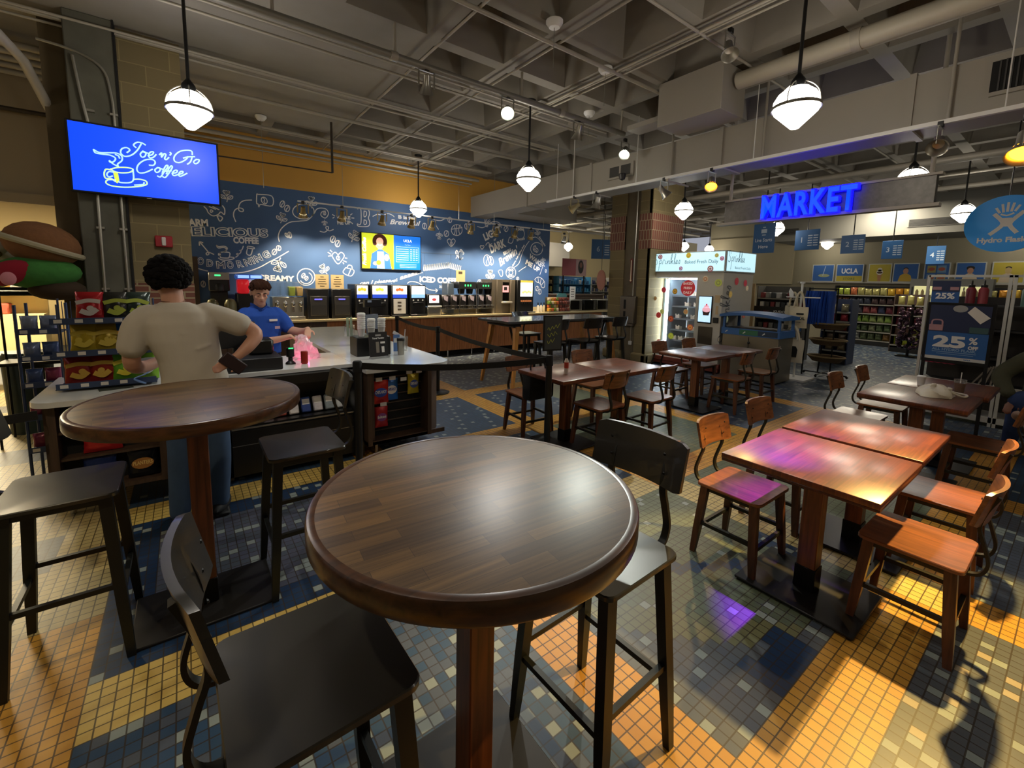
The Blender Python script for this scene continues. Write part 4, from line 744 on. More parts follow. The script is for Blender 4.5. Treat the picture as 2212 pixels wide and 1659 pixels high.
MB().box(-.12, .02, .02, .5, 0, .8).box(0, .17, .0, .5, 0, .8, bev=.006).box(.4, w, .0, .5, 0, .8, bev=.006).box(.15, .42, .06, .5, 0, .8).build('housing', mat('taupe_panel', '#6c6252', .45, .2), t)
b = MB(); b.rect(.17, .4, .3, .74, .055); b.build('window', mat('dark_glass', '#0b0c0d', .1), t); b = MB(); b.rect(.19, .38, .5, .66, .05); b.build('screen', lit('screen_pink', '#e39a98', 1.2), t); b = MB(); b.rect(.24, .33, .55, .63, .045); b.build('screen_icon', MATTE, t)
MB().box(.13, .44, -.05, .06, .24, .28, bev=.012).build('cup_shelf', mat('silver_plastic', '#b9b3a4', .35, .3), t)
t, w, h = machine('soda_fountain', 'black soda fountain with bright round lit picture near the mural end', 6.48, 7.0, 1.72, cat='drink machine')
MB().box(0, w, .0, .5, 0, .8, bev=.006).build('housing', BLK, t); b = MB(); b.rect(.1, w-.04, .4, .74, -.003); b.build('lit_picture', lit('lit_bright', '#f7f6da', 2.6), t)
MB().box(.1, w-.03, -.01, 0, .74, .79, bev=.006).build('yellow_top', mat('warm_yellow', '#e5c04a', .5, emit=.5), t)
b = MB(); [b.disc((.18+.06*k, .5+.02*(k % 2)), .032, -.006, 14) for k in range(5)]; b.build('fruit_picture', lit('fruit_green', '#cfd66a', 1.4), t)
b = MB(); [b.box(.12+.07*k, .17+.07*k, -.02, 0, .27, .31) for k in range(5)]; b.build('levers', mat('lever_orange', '#d98a55', .5), t); MB().box(.05, w, -.1, 0, 0, .03, bev=.005).build('drip_tray', STEEL, t)
b = MB(); [b.cyl((.145+.07*k, -.03, .27), (.145+.07*k, -.03, .22), .01) for k in range(5)]; b.build('nozzles', BLK, t)
n = thing('notice_card', 'single cream notice standing above the twin coffee brewers', 'notice', (4.9, YF+.2, 1.65), 0); MB().box(0, .23, 0, .006, 0, .26).build('card', mat('notice_cream'), n)
b = MB(); b.rect(.06, .16, .17, .23, -.001); b.build('printed_block', mat('ink'), n)
MB().box(4.7-4.9, -.04, .02, .3, -.73+.02, -.04, bev=.01).build('stand_box', mat('smoke_grey', '#4f5a66', .3), n)
BT = [(7.2, '#e9dfc6'), (7.3, '#e0d4bb'), (7.4, '#d6c69c')]
for x, c in BT:
    t = thing('syrup_bottle', 'cream syrup bottle with black pump at the mural end of the counter', 'bottle', (x, 8.5, .92), 0, 'syrup bottles'); MB().lathe([(0, 0), (.035, 0), (.035, .14), (.015, .18), (0, .18)], 14).build('bottle_body', mat('syr'+c, c, .4), t); MB().cyl((0, 0, .18), (0, 0, .24), .014).build('pump', BLK, t)
def candyrack(x, label, cols, top=None):
    t = thing('candy_rack', label, 'rack', (x, 8.5, .92)); rr = random.Random(int(x*10))
    MB().box(0, .36, .0, .02, 0, .38).box(0, .36, -.15, .02, 0, .02).box(0, .36, -.12, .02, .19, .2).build('wire_frame', STEEL, t)
    if top: MB().prism([(0, .38), (.36, .38), (.36, .43), (.3, .48), (.06, .48), (0, .43)], -.005, .01).build('header', mat('teal_header', '#4f8f8f', .5), t)
    for r in range(4):
        for k in range(4):
            p = MB().box(.01+.088*k, .09+.088*k, -.14+.02*(r % 2), -.04, .02+.09*r, .1+.09*r, bev=.01).build('candy_pack', mat('cp'+cols[(r+k) % len(cols)], cols[(r+k) % len(cols)], .4), t)
candyrack(7.45, 'small rack of orange and green candy packs', ['#d9a23c', '#d16a35', '#7c9a3a', '#e0c9a0']); candyrack(7.84, 'small rack of dark red candy packs with teal header', ['#8f4a3c', '#a55a4a', '#713d35'], 1)
for i, (x0, x1) in enumerate(((8.33, 8.8), (8.86, 9.36), (9.4, 9.88))):
    t = thing('microwave_oven', ('left', 'middle', 'right')[i]+' of three microwave ovens beyond the mural wall', 'microwave', (x0, 8.5, .92)); w = x1-x0
    MB().box(0, w, 0, .4, .01, .3, bev=.008).build('housing', STEEL if i != 1 else BLKM, t); MB().box(.02, w-.12, -.012, 0, .03, .28, bev=.006).build('door', mat('dark_glass'), t); MB().box(w-.11, w-.02, -.008, 0, .03, .28).build('keypad', mat('keypad', '#3c3a36', .5), t)
# ledge and pillar behind microwaves
tag(MB().box(8.05, 10.2, 9.0, 9.4, .92, 1.32).box(8.05, 10.2, 8.95, 9.4, 1.32, 1.36).build('shelf_ledge', WND), 'dark ledge with pale top behind the microwave ovens', 'ledge')
n = thing('menu_stand', 'white printed menu sheet standing behind the microwaves', 'notice', (8.7, 8.9, 1.22)); MB().box(0, .22, 0, .006, 0, .36).build('card', mat('paper'), n)
b = MB(); [b.rect(.04, .17, .06+.07*k, .085+.07*k, -.001) for k in range(4)]; b.build('printed_lines', mat('ink_grey', '#7d7a72', .8), n)
# menu screen on the mural
t = thing('menu_screen', 'wide menu television on the mural with a curly haired person photo', 'television', (3.56, 9.0, 2.24))
MB().box(-.66, .66, 0, .04, -.38, .37, bev=.006).build('bezel', MATTE, t)
b = MB(); b.rect(-.64, .03, -.355, .355, -.002); b.build('screen_yellow', lit('scr_yellow', '#c3cf1e', .95), t)
b = MB(); b.rect(.03, .64, -.355, .355, -.002); b.build('screen_blue', lit('scr_blue', '#0a66c8', 1.0), t)
b = MB(); b.disc((-.27, .17), .1, -.004, 20, rz=.13); b.build('picture_face', lit('scr_skin', '#e0a58c', .9), t)
b = MB()
for k in range(16):
    a = PI*(k/15)*1.25-.4; b.disc((-.27+.115*math.cos(a), .2+.12*math.sin(a)), .042, -.006, 10)
b.build('picture_hair', lit('scr_hair', '#4a2a1e', .8), t)
b = MB(); b.poly([(-.48, -.005, -.355), (-.44, -.005, -.05), (-.3, -.005, .04), (-.22, -.005, .04), (-.08, -.005, -.05), (-.02, -.005, -.355)], [(0, 1, 2, 3, 4, 5)]); b.build('picture_shirt', lit('scr_shirt', '#2f63a8', .8), t)
b = MB(); b.poly([(-.34, -.007, -.355), (-.33, -.007, .0), (-.19, -.007, .0), (-.17, -.007, -.355)], [(0, 1, 2, 3)]); b.build('picture_tee', lit('scr_tee', '#7fb4e6', .9), t)
b = MB(); b.ribbon([(-.31, .14), (-.27, .12), (-.23, .14)], .02, -.008); b.build('picture_smile', lit('lit_white'), t)
b = MB(); b.disc((-.3, -.23), .05, -.008); b.build('picture_cup', lit('scr_cup', '#d8d62a', 1), t); [MB().disc((x, z), .05, -.008, rz=r).build('picture_hand', lit('scr_skin'), t) for x, z, r in ((-.37, -.25, .04), (-.13, -.12, .07))]
lettering('Fresh Coffee', 1, lit('lit_white'), t, (-.56, -.008, -.3), width=.56, cap=.07, rot=PI/2, shear=.35, bold=.003)
b = MB()
for z in (.12, -.2): b.rect(.08, .6, z, z+.006, -.004)
b.rect(.08, .086, -.2, .12, -.004).rect(.594, .6, -.2, .12, -.004)
for r in range(6): b.rect(.1, .36, .07-.045*r, .08-.045*r, -.004); [b.rect(.4+.065*k, .44+.065*k, .07-.045*r, .085-.045*r, -.004) for k in range(3)]
for r in range(3): b.rect(.16, .54, -.25-.03*r, -.243-.03*r, -.004)
b.build('menu_lines', lit('scr_lines', '#9fc6f2', .9), t); lettering('UCLA', 1, lit('lit_white'), t, (.34, -.005, .23), cap=.05, align='CENTER', bold=.002); lettering('The Menu', 1, lit('scr_lines'), t, (.34, -.005, .16), cap=.022, align='CENTER')
# hanging till screen beside machines
t = thing('pole_display', 'black customer display on a thin pole in front of the drink machines', 'display', (2.1, 6.1, 0), .2)
MB().cyl((0, 0, .86), (0, 0, 1.3), .015).build('pole', BLK, t); MB().box(-.12, .14, -.03, .03, 1.27, 1.38, bev=.008).build('head', BLK, t); MB().box(-.08, -.02, -.034, -.03, 1.34, 1.37).build('label', mat('label_lightblue', '#a9bdd6', .5), t); MB().lathe([(0, .86), (.05, .86), (.05, .87), (0, .88)], 16).build('foot', BLK, t)
# Joe n' Go Coffee television on the left column
t = thing('television', 'large blue television with steaming cup drawing on the left column', 'television', (-.215, 5.88, 2.755))
MB().box(-.59, .59, .0, .05, -.33, .33, bev=.006).build('bezel', MATTE, t); MB().box(-.15, .15, .05, .12, -.15, .15).build('wall_mount', BLKM, t)
b = MB(); b.rect(-.572, .572, -.312, .312, -.002); b.build('screen', lit('tv_blue', '#0a45ee', 1.0), t)
b = MB(); [b.ribbon(s, .0125, -.004) for s in TVS]; b.build('screen_drawing', lit('tv_lightblue', '#a8d8ff', 1.0), t)
b = MB(); b.poly([(x, -.003, z) for x, z in TVY], [tuple(range(len(TVY)))]); [b.ribbon(TVS[k], .006, -.006) for k in (20, 22, 24)]; b.build('screen_yellow', lit('tv_yellow', '#cfe24a', 1.0), t)
b = MB(); b.box(-.04, .0, -.003, 0, -.329, -.322); b.build('maker_mark', STEEL, t)
# ================================================================ SERVICE ISLAND
ZI = .86
DKW = woodmat('island_dark_wood', '#4a382c', .5, 'z', 0, .3)
t = thing('service_counter', 'U-shaped service counter with white quartz top, dark wood and black shelves', 'counter', (0, 0, 0))
b = MB()
def rr(x0, x1, y0, y1, r, cs):
    pts = []
    for cx, cy, a0, k in ((x1, y1, 0, 0), (x0, y1, 90, 1), (x0, y0, 180, 2), (x1, y0, 270, 3)):
        q = r if k in cs else .001; ccx = cx-q if cx == x1 else cx+q; ccy = cy-q if cy == y1 else cy+q
        for j in range(7): a = math.radians(a0+15*j); pts.append((ccx+q*math.cos(a), ccy+q*math.sin(a)))
    return pts
b.slab(rr(1.25, 2.14, 3.8, 7.6, .2, (3,)), ZI-.035, ZI); b.slab(rr(-.81, .2, 3.8, 5.0, .12, (2,)), ZI-.035, ZI)
b.slab([(.2, 4.18), (1.25, 4.18), (1.25, 4.95), (.2, 4.95)], ZI-.035, ZI-.002)
b.build('quartz_top', QUARTZ, t)
MB().box(1.28, 1.34, 3.86, 7.5, .14, ZI-.035).box(1.34, 2.0, 4.5, 7.5, .14, ZI-.035).box(-.78, .15, 4.0, 4.9, .2, ZI-.035).build('body_panels', DKW, t)
MB().box(1.27, 2.05, 3.84, 3.86, .14, .18).box(1.27, 1.31, 3.83, 4.5, .14, ZI-.035).box(1.86, 1.9, 3.83, 4.5, .14, ZI-.035).slab([(1.9, 3.85), (2.04, 4.0), (2.07, 4.15), (2.07, 4.5), (1.9, 4.5)], .14, ZI-.035).box(1.27, 1.9, 3.84, 4.5, .14, .17).build('end_frame', DKW, t)
MB().box(1.31, 1.86, 4.0, 4.02, .17, ZI-.035).build('slat_panel', MATTE, t)
b = MB(); [b.box(1.31, 1.86, 3.985, 4.0, .22+.085*k, .23+.085*k) for k in range(7)]; b.build('slat_rails', mat('rail_bronze', '#5a4c42', .4, .4), t)
b = MB(); [b.cyl((x, y, 0), (x, y, .14), .017, n=14) for x, y in ((1.4, 4.0), (1.86, 4.1), (1.4, 7.3), (1.95, 7.3), (-.7, 4.1), (.1, 4.15))]; b.build('legs', CHROME, t)
# open refrigerated case under the till
b = MB(); b.box(.2, 1.26, 4.35, 4.5, .05, ZI-.04).box(.2, 1.26, 4.0, 4.4, .05, .42).box(.2, 1.26, 4.02, 4.1, .05, .46).box(.2, 1.26, 4.1, 4.4, .74, ZI-.04); b.box(1.19, 1.27, 3.95, 4.45, .03, ZI-.04); b.box(.18, .24, 4.0, 4.45, .03, ZI-.04)
b.build('display_case', BLK, t); MB().box(.24, 1.19, 3.985, 4.0, .44, .45).box(.24, 1.19, 3.998, 4.003, .3, .305).build('case_trim', STEEL, t)
# left snack shelves
MB().box(-.74, -.7, 3.87, 4.3, .2, ZI-.035).box(-.2, -.16, 3.87, 4.3, .2, ZI-.035).box(-.74, .15, 3.88, 4.2, .2, .23).box(-.74, .15, 3.9, 4.2, .44, .455).box(-.74, .15, 3.9, 4.2, .62, .635).build('snack_shelves', DKW, t)
b = MB(); b.rect(-.7, .15, .24, .8, 0); o = b.build('shelf_back', MATTE, t); o.location = (0, 3.998, 0)
# packaged snacks
def bag_mesh(w, h, d, seed=0):
    rr_ = random.Random(seed); R = []; n = 9
    for i in range(n+1):
        v = i/n; z = h*v; th = d*(math.sin(PI*v)**.55)/2+.003; ww = w/2*(1-.06*math.sin(PI*v)+.02*rr_.uniform(-1, 1))
        R.append([Vector((ww*math.cos(a)*(1 if abs(math.cos(a)) > .5 else 1), th*math.sin(a)*(1+.15*rr_.uniform(-1, 1)), z)) for a in [2*PI*k/14 for k in range(14)]])
    b = MB(); b.rings(R); return b
def foil(c): return mat('foil'+c, c, .22, .25, noise=.25, nscale=25, bump=.25)
def snack(name, label, cat, loc, rz, w, h, d, col, patch, word, wcol='#f2efe6', group=None, tilt=0, seed=1):
    t = thing(name, label, cat, loc, rz, group); t.rotation_euler = (tilt, 0, rz)
    bag_mesh(w, h, d, seed).build('bag', foil(col), t)
    if patch and word:
        b = MB(); b.disc((0, h*.5), w*.36, -d/2-.004, 16, rz=h*.2); b.build('printed_patch', mat('pt'+patch, patch, .4), t)
    elif patch:
        q = random.Random(seed+5); b = MB(); y = -d/2-.004
        b.ribbon([(-w*.36, h*(.6+.05*q.random())), (0, h*.68), (w*.36, h*(.58+.1*q.random()))], h*.13, y)
        b.ribbon([(-w*.2, h*.32), (w*.05, h*.25), (w*.25, h*.36)], h*.16, y-.001).disc((w*.2*q.uniform(-1, 1), h*.42), w*.13, y-.002, 12)
        b.build('printed_design', mat('pt'+patch, patch, .35), t)
    if word: lettering(word, 1, mat('pw'+wcol, wcol, .5), t, (0, -d/2-.006, h*.5 if not patch else h*.46), width=w*.62, cap=h*.13, align='CENTER', bold=.001)
    return t
snack('cookie_bag', 'red mini cookie bag hanging at upper left of the slat panel', 'snack', (1.42, 3.94, .5), 0, .17, .22, .05, '#c8322b', '#2a4db0', 'CHIPS AHOY')
snack('cookie_bag', 'blue mini cookie bag half behind the red one on the slat panel', 'snack', (1.54, 3.97, .51), 0, .14, .21, .04, '#2f6fc0', '#e9e4da', 'CHIPS AHOY', '#2a4db0')
snack('cookie_bag', 'yellow snack bag hanging at upper right of the slat panel', 'snack', (1.76, 3.95, .55), 0, .12, .2, .04, '#c9b52a', '#39509a', 'CHIPS AHOY')
snack('cookie_bag', 'red snack bag hanging alone lower on the slat panel', 'snack', (1.43, 3.94, .27), 0, .13, .2, .04, '#b52c34', '#8d4a8f', 'bites')
b = MB()
for x, z in ((1.4, .72), (1.53, .72), (1.64, .7), (1.7, .76), (1.8, .76), (1.44, .48)): b.box(x-.03, x+.03, 3.9, 3.903, z, z+.035)
b.build('price_tags', mat('tag_white', '#dfdcd6', .5), t)
b = MB(); [b.tube([(x, 4.0, z), (x, 3.91, z+.01)], .004, 6) for x, z in ((1.42, .72), (1.54, .72), (1.76, .75), (1.43, .475))]; b.build('peg_hooks', CHROME, t)
for i, (x, c, l, wd) in enumerate(((-.52, '#1b2c5e', 'navy peanut pouch with red top on the lower left shelf', 'PLANTERS'), (-.3, '#14161c', 'black mixed nut pouch on the lower shelf beside the navy pouch', 'PLANTERS'), (-.06, '#14161c', 'black nut pouch partly behind the table post', 'PLANTERS'))):
    snack('nut_pouch', l, 'snack', (x, 3.93, .24), 0, .17, .2, .05, c, '#a9743a', wd, '#e9c77a', seed=i)
snack('chip_bag', 'red foil pouch on the upper shelf above the navy peanut pouch', 'snack', (-.5, 3.95, .46), 0, .2, .15, .05, '#b9282c', None, None)
# chilled packs in the case
for i, (x, c, wd) in enumerate(((.62, '#a34a3a', 'BAR'), (.72, '#d8d2cf', 'BAR'), (.82, '#39508f', 'BAR'), (.92, '#cfc9cc', 'BAR'), (1.02, '#8f9aa0', 'BAR'), (1.12, '#d5d9da', 'BAR'), (.52, '#b56b62', 'BAR'))):
    p = thing('snack_pack', ['red snack pack at the left of the chilled case', 'white snack pack second in the chilled case', 'blue snack pack in the chilled case', 'pale pack right of the blue one in the chilled case', 'grey clear box in the chilled case', 'clear snack box under the stool back in the chilled case', 'salmon pack nearest the table edge in the chilled case'][i], 'snack', (x, 4.12, .47), 0)
    p.rotation_euler = (-.5, 0, 0); MB().box(-.04, .04, 0, .03, 0, .14, bev=.008).build('pack', mat('pk'+c, c, .3, noise=.3, nscale=40), p); b = MB(); b.rect(-.03, .03, .07, .12, -.001); b.build('pack_label', mat('tag_white'), p)
# till area
t = thing('cash_drawer', 'black cash drawer on the front edge of the white counter', 'cash drawer', (.42, 4.42, ZI)); MB().box(-.2, .24, -.2, .18, 0, .11, bev=.006).build('housing', mat('charcoal', '#1b1c1f', .5), t)
t = thing('receipt_printer', 'black receipt printer on top of the cash drawer', 'printer', (.52, 4.5, ZI+.11)); MB().box(-.09, .1, -.1, .1, 0, .14, bev=.02).build('housing', BLK, t); MB().box(-.05, .0, -.09, -.05, .14, .145).build('paper_slot', mat('grey_strip', '#7a7f83', .4), t)
t = thing('till_monitor', 'dark till monitor behind the customer elbow', 'monitor', (.36, 4.6, ZI+.11), .3); MB().box(-.16, .16, 0, .03, .05, .28, bev=.01).cyl((0, .04, 0), (0, .04, .15), .03).build('screen_back', BLK, t)
t = thing('payment_terminal', 'black payment terminal and scanner on the white counter', 'card reader', (.76, 4.45, ZI)); MB().lathe([(0, 0), (.045, 0), (.04, .015), (.02, .03), (.02, .06), (.035, .07), (.035, .15), (0, .16)], 16).build('scanner_body', BLK, t)
b = MB(); b.rect(-.02, .02, .145, .155, -.036); b.build('green_light', lit('display_green'), t)
t = thing('soda_can', 'red soda can on the counter before the pink bag', 'can', (.87, 4.4, ZI)); MB().lathe([(0, 0), (.026, 0), (.031, .006), (.031, .108), (.027, .118), (0, .118)], 24).build('can_body', mat('can_red', '#a02c22', .25, .4, noise=.3, nscale=30), t)
t = thing('plastic_bag', 'thin translucent plastic bag glowing pink at its base, held by the employee', 'bag', (.95, 4.68, ZI))
R = []; rr_ = random.Random(4)
for i in range(9):
    v = i/8; z = .005+.21*v; R.append([Vector(((.13-.085*v)*math.cos(a)*(1+.2*rr_.uniform(-1, 1))-.03*v, (.07-.04*v)*math.sin(a)*(1+.2*rr_.uniform(-1, 1))+.09*v, z+.02*rr_.uniform(-1, 1))) for a in [2*PI*k/18 for k in range(18)]])
def bagmat():
    m = mat('thin_clear_plastic', '#ddd6d8', .25, alpha=.6); return m
b = MB(); b.rings(R); b.build('bag_film', bagmat(), t, smooth=False)
L = bpy.data.lights.new('scanner_glow', 'POINT'); L.energy = 1.1; L.color = (1, .08, .25); L.shadow_soft_size = .04; lo = bpy.data.objects.new('scanner_glow', L); COL.objects.link(lo); lo.location = (.93, 4.66, ZI+.05)
# cups, sign, tumbler, pitcher
t = thing('cup_caddy', 'black caddy box on the counter corner filled with paper cups', 'caddy', (1.55, 4.62, ZI)); MB().box(-.16, .2, -.12, .12, 0, .2, bev=.006).build('box', BLK, t)
def cupstack(x, y, z, n, label):
    t = thing('cup_stack', label, 'cups', (x, y, z)); b = MB()
    prof = []
    for k in range(n): b.lathe([(.028, .022*k), (.04, .085+.022*k), (.042, .087+.022*k), (.042, .092+.022*k), (.038, .092+.022*k)], 20)
    b.build('cups', WHITE, t)
    MB().lathe([(.043, .095+.022*(n-1)), (.043, .11+.022*(n-1)), (.035, .118+.022*(n-1)), (0, .118+.022*(n-1))], 20).build('lid', WHITE, t)
cupstack(1.47, 4.6, ZI+.2, 7, 'tallest stack of white paper cups in the caddy'); cupstack(1.59, 4.64, ZI+.2, 4, 'middle stack of white paper cups in the caddy'); cupstack(1.71, 4.66, ZI+.2, 4, 'right stack of white paper cups in the caddy')
t = thing('straw_holder', 'clear holder of green straws left of the paper cups', 'holder', (1.37, 4.66, ZI+.2)); b = MB(); [b.cyl((.012*k-.03, .01*(k % 3), 0), (.012*k-.032, .01*(k % 3), .2), .004) for k in range(6)]; b.build('straws', mat('straw_green', '#8fa68c', .4), t); MB().box(-.045, .045, -.02, .04, 0, .12).build('holder_box', mat('clear_plastic'), t)
t = thing('tumbler_sign', 'black tumbler advertising card in a clear stand on the counter', 'sign', (1.56, 4.32, ZI), .12); t.rotation_euler = (-.12, 0, .12)
MB().box(-.1, .1, 0, .005, .02, .27).build('card', mat('card_black', '#1d1e20', .35), t); MB().box(-.1, .1, -.03, .03, 0, .02, bev=.004).build('stand_foot', mat('clear_plastic'), t)
lettering('Travel Tumbler', 1, WHITE, t, (0, -.002, .2), width=.13, cap=.016, align='CENTER', bold=.0008); MB().box(-.03,.03,-.002,0,.228,.245).build('logo_block', mat('label_grey','#9a9a98'), t)
b = MB(); b.rect(-.03, .005, .06, .17, -.002); b.build('tumbler_picture', STEEL, t); b = MB(); b.rect(.02, .07, .15, .17, -.002).rect(.03, .06, .06, .12, -.002); b.build('price_panel', mat('tag_white'), t)
t = thing('steel_tumbler', 'brushed steel travel tumbler with black lid on the counter', 'tumbler', (1.83, 4.42, ZI)); MB().lathe([(0, 0), (.03, 0), (.033, .01), (.04, .155), (0, .156)], 28).build('tumbler_body', STEEL, t); MB().lathe([(0, .155), (.041, .155), (.041, .178), (.036, .185), (0, .185)], 28).build('lid', BLK, t)
t = thing('clear_pitcher', 'clear plastic mug with tag and white straw by the steel tumbler', 'mug', (1.98, 4.7, ZI)); MB().lathe([(0, 0), (.04, 0), (.042, .01), (.05, .16), (.047, .16), (.04, .012)], 22, cap=False).build('mug_body', mat('clear_plastic'), t); MB().tube(cr3([(-.045, 0, .04), (-.09, 0, .06), (-.09, 0, .11), (-.048, 0, .13)]), .007).build('handle', mat('clear_plastic'), t); MB().cyl((.0, 0, .01), (.02, 0, .24), .004).build('straw', WHITE, t); MB().tube([(-.13, -.02, .22), (.0, -.02, .14)], 1, flat=(.035, .004), up=(0, 0, 1)).build('tag', mat('tag_white'), t)
t = thing('price_card', 'folded blue and white price card beside the clear mug', 'card', (1.88, 4.66, ZI), -.2); MB().box(-.035, .035, 0, .004, 0, .19).build('card', mat('card_blue', '#5f86c4', .5), t); b = MB(); b.rect(-.03, .03, .1, .15, -.001); b.build('price_panel', WHITE, t)
t = thing('counter_tablet', 'tilted dark tablet screen behind the paper cups', 'tablet', (1.86, 5.2, ZI), .3); MB().cyl((0, .03, 0), (0, .03, .2), .02).build('stand', BLK, t); MB().box(-.11, .11, 0, .02, .14, .4, bev=.006, M=Matrix.Rotation(-.35, 4, 'X')).build('screen', mat('tablet_grey', '#434b58', .25), t)
t = thing('magazine', 'dark folded leaflet lying on the white counter left of the customer', 'leaflet', (-.42, 4.05, ZI), .2); MB().box(-.09, .09, -.03, .05, 0, .004).build('leaflet', mat('leaflet_dark', '#3e4138', .4), t)
# chip rack on the left counter
RB = mat('rack_blue', '#3c4c6e', .45, .3)
t = thing('chip_rack', 'blue wire rack of crisps standing on the left end of the counter', 'rack', (-.42, 4.25, ZI), .0)
b = MB()
for z in (.02, .24, .46): b.box(-.3, .22, -.17, -.165, z, z+.04).box(-.3, .22, -.16, .12, z-.004, z); b.tube([(-.3, .12, z), (.22, .12, z)], .004, 6)
for x in (-.3, .22): b.tube([(x, .12, 0), (x, .12, .62)], .006, 6); [b.tube([(x, -.17, z), (x, .12, z)], .004, 6) for z in (.02, .24, .46)]
for k in range(12): b.tube([(-.28+.043*k, .12, 0), (-.28+.043*k, .12, .6)], .0025, 4)
b.build('wire_frame', RB, t)
b = MB()
for z in (.02, .24): b.tube(cr3([(.1, -.17, z+.03), (.16, -.2, z-.0), (.12, -.21, z+.02), (.1, -.19, z+.04), (.17, -.18, z+.07), (.22, -.12, z+.12)]), .005, 6)
b.build('scroll_trim', mat('scroll_blue', '#6f8fc4', .4, .3), t)
b = MB(); [b.rect(-.28+.1*k, -.24+.1*k, z+.008, z+.032, -.172) for z in (.02, .24, .46) for k in range(4)]; b.build('price_tags', mat('tag_white'), t)
chips = [(0, -.2, '#8e2a22', '#c9a13a', None, 'brown and red crisp bag at bottom left of the chip rack'), (0, -.08, '#9b2b22', '#d8b04a', None, 'red crisp bag second on the bottom tier of the chip rack'), (0, .04, '#6fb52e', '#e0d23a', None, 'green crisp bag on the bottom tier of the chip rack'), (0, .16, '#8cc43e', '#d8dede', None, 'green and silver crisp bag at bottom right of the chip rack'),
 (1, -.16, '#c2a92c', '#e0c84a', None, 'yellow crisp bag at left of the middle rack tier'), (1, -.04, '#b89d26', '#d9bf48', None, 'golden crisp bag second on the middle rack tier'), (1, .08, '#1f6fc8', '#e8b03a', None, 'bright blue crisp bag on the middle rack tier'), (1, .18, '#1b63b8', '#e39a3a', None, 'blue crisp bag at right of the middle rack tier'),
 (2, -.12, '#b3262a', '#d8cfc4', None, 'large red crisp bag at left of the top rack tier'), (2, .02, '#31302a', '#a5b03a', None, 'black crisp bag with lime top on the top rack tier'), (2, .14, '#2d3a34', '#a8b83c', None, 'dark green crisp bag at right of the top rack tier')]
for k, (tier, x, c, p, wd, l) in enumerate(chips):
    snack('crisp_bag', l, 'snack', (-.42+x, 4.2, ZI+.025+.22*tier), random.Random(k).uniform(-.15, .15), .15, .21, .07, c, p, wd, seed=k, tilt=-.2)
t = thing('side_rack', 'tall blue wire side rack with snacks at the left end of the counter', 'rack', (-.94, 4.7, 0))
b = MB()
for x in (-.06, .16): b.tube([(x, 0, 0), (x, 0, 1.42)], .01, 6); b.tube([(x, .3, 0), (x, .3, 1.42)], .01, 6)
for z in (.3, .55, .8, 1.0, 1.2): b.box(-.06, .16, -.02, .3, z, z+.006).box(-.06, .16, -.025, -.02, z, z+.045)
b.build('wire_frame', RB, t)
cc_ = ['#8b97ad', '#7d8aa5', '#4c5d84', '#8a3b52', '#7d3048', '#5c4a3e', '#2f3a34', '#6a5a4a']
b = MB(); [b.rect(-.04+.1*k, .0+.1*k, z+.01, z+.035, -.026) for z in (.3, .55, .8, 1.0, 1.2) for k in range(2)]; b.build('price_tags', mat('tag_white'), t)
for r, z in enumerate((.3, .55, .8, 1.0, 1.2)):
    for k in range(2):
        snack('snack_packet', ['dark', 'tan', 'plum', 'slate', 'silver'][r]+' snack packet on shelf '+['one, the lowest,', 'two', 'three', 'four', 'five, the highest,'][r]+' of the side rack, '+('left', 'right')[k], 'snack', (-.94+.1*k, 4.74, z+.008), 0, .095, .13, .06, cc_[(4-r+k*1) % 8] if r < 4 else cc_[k], None, None, seed=r*3+k)
# plush toys piled left of the column
t = thing('plush_turtle', 'giant plush turtle with brown shell and green body lying on its side', 'plush toy', (-1.06, 5.95, 1.5))
SH = mat('plush_brown', '#7b5330', .95, noise=.2, nscale=30, bump=.4); GRN = mat('plush_green', '#3c7a34', .95, noise=.3, nscale=20, bump=.4)
MB().ell((.02, 0, .42), (.27, .26, .2), M=Matrix.Rotation(.3, 4, 'Y')).build('shell', SH, t); b = MB(); R = [[Vector((.02+.29*math.cos(a), .27*math.sin(a), .42-.0+.03*math.cos(a)*0)) for a in [2*PI*k/28 for k in range(28)]]]
b.tube([(.02-.27*math.cos(a)*math.cos(.3), -.27*math.sin(a), .4+.3*math.cos(a)*.3) for a in [2*PI*k/28 for k in range(28)]], .028, 8, closed=True); b.build('shell_rim', mat('plush_cream', '#a9a184', .95), t)
MB().ell((-.02, -.05, .16), (.3, .2, .15)).ell((-.28, -.08, .12), (.14, .12, .1)).build('body', GRN, t)
MB().ell((-.17, -.2, .15), (.16, .08, .1), M=Matrix.Rotation(-.5, 4, 'Y')).build('red_mouth', mat('plush_red', '#8c1226', .95), t); MB().ell((-.16, -.275, .1), (.05, .02, .06)).build('pink_tongue', mat('plush_pink', '#d48a94', .95), t)
MB().ell((.1, -.05, 0), (.2, .15, .1)).build('flipper', mat('plush_dark', '#3a2c1c', .95), t)
t = thing('plush_bird', 'white feathered plush bird head with yellow beak beside the turtle', 'plush toy', (-1.36, 6.2, 1.72))
b = MB(); b.ell((0, 0, .18), (.14, .12, .13)).ell((.08, .02, .1), (.14, .12, .14))
for k in range(7): a = .9+.35*k; b.cyl((.1*math.cos(a), 0, .18+.1*math.sin(a)), (.19*math.cos(a), -.02, .18+.17*math.sin(a)), .035, .004, 6)
b.build('head', mat('plush_white', '#b9b4a8', .95, noise=.15, nscale=25, bump=.4), t); MB().ell((-.06, -.1, .1), (.09, .06, .05)).build('beak', mat('plush_yellow', '#7d6d2a', .9), t)
t = thing('toy_stand', 'dark wire stand under the plush toys left of the column', 'stand', (-1.0, 6.2, 0))
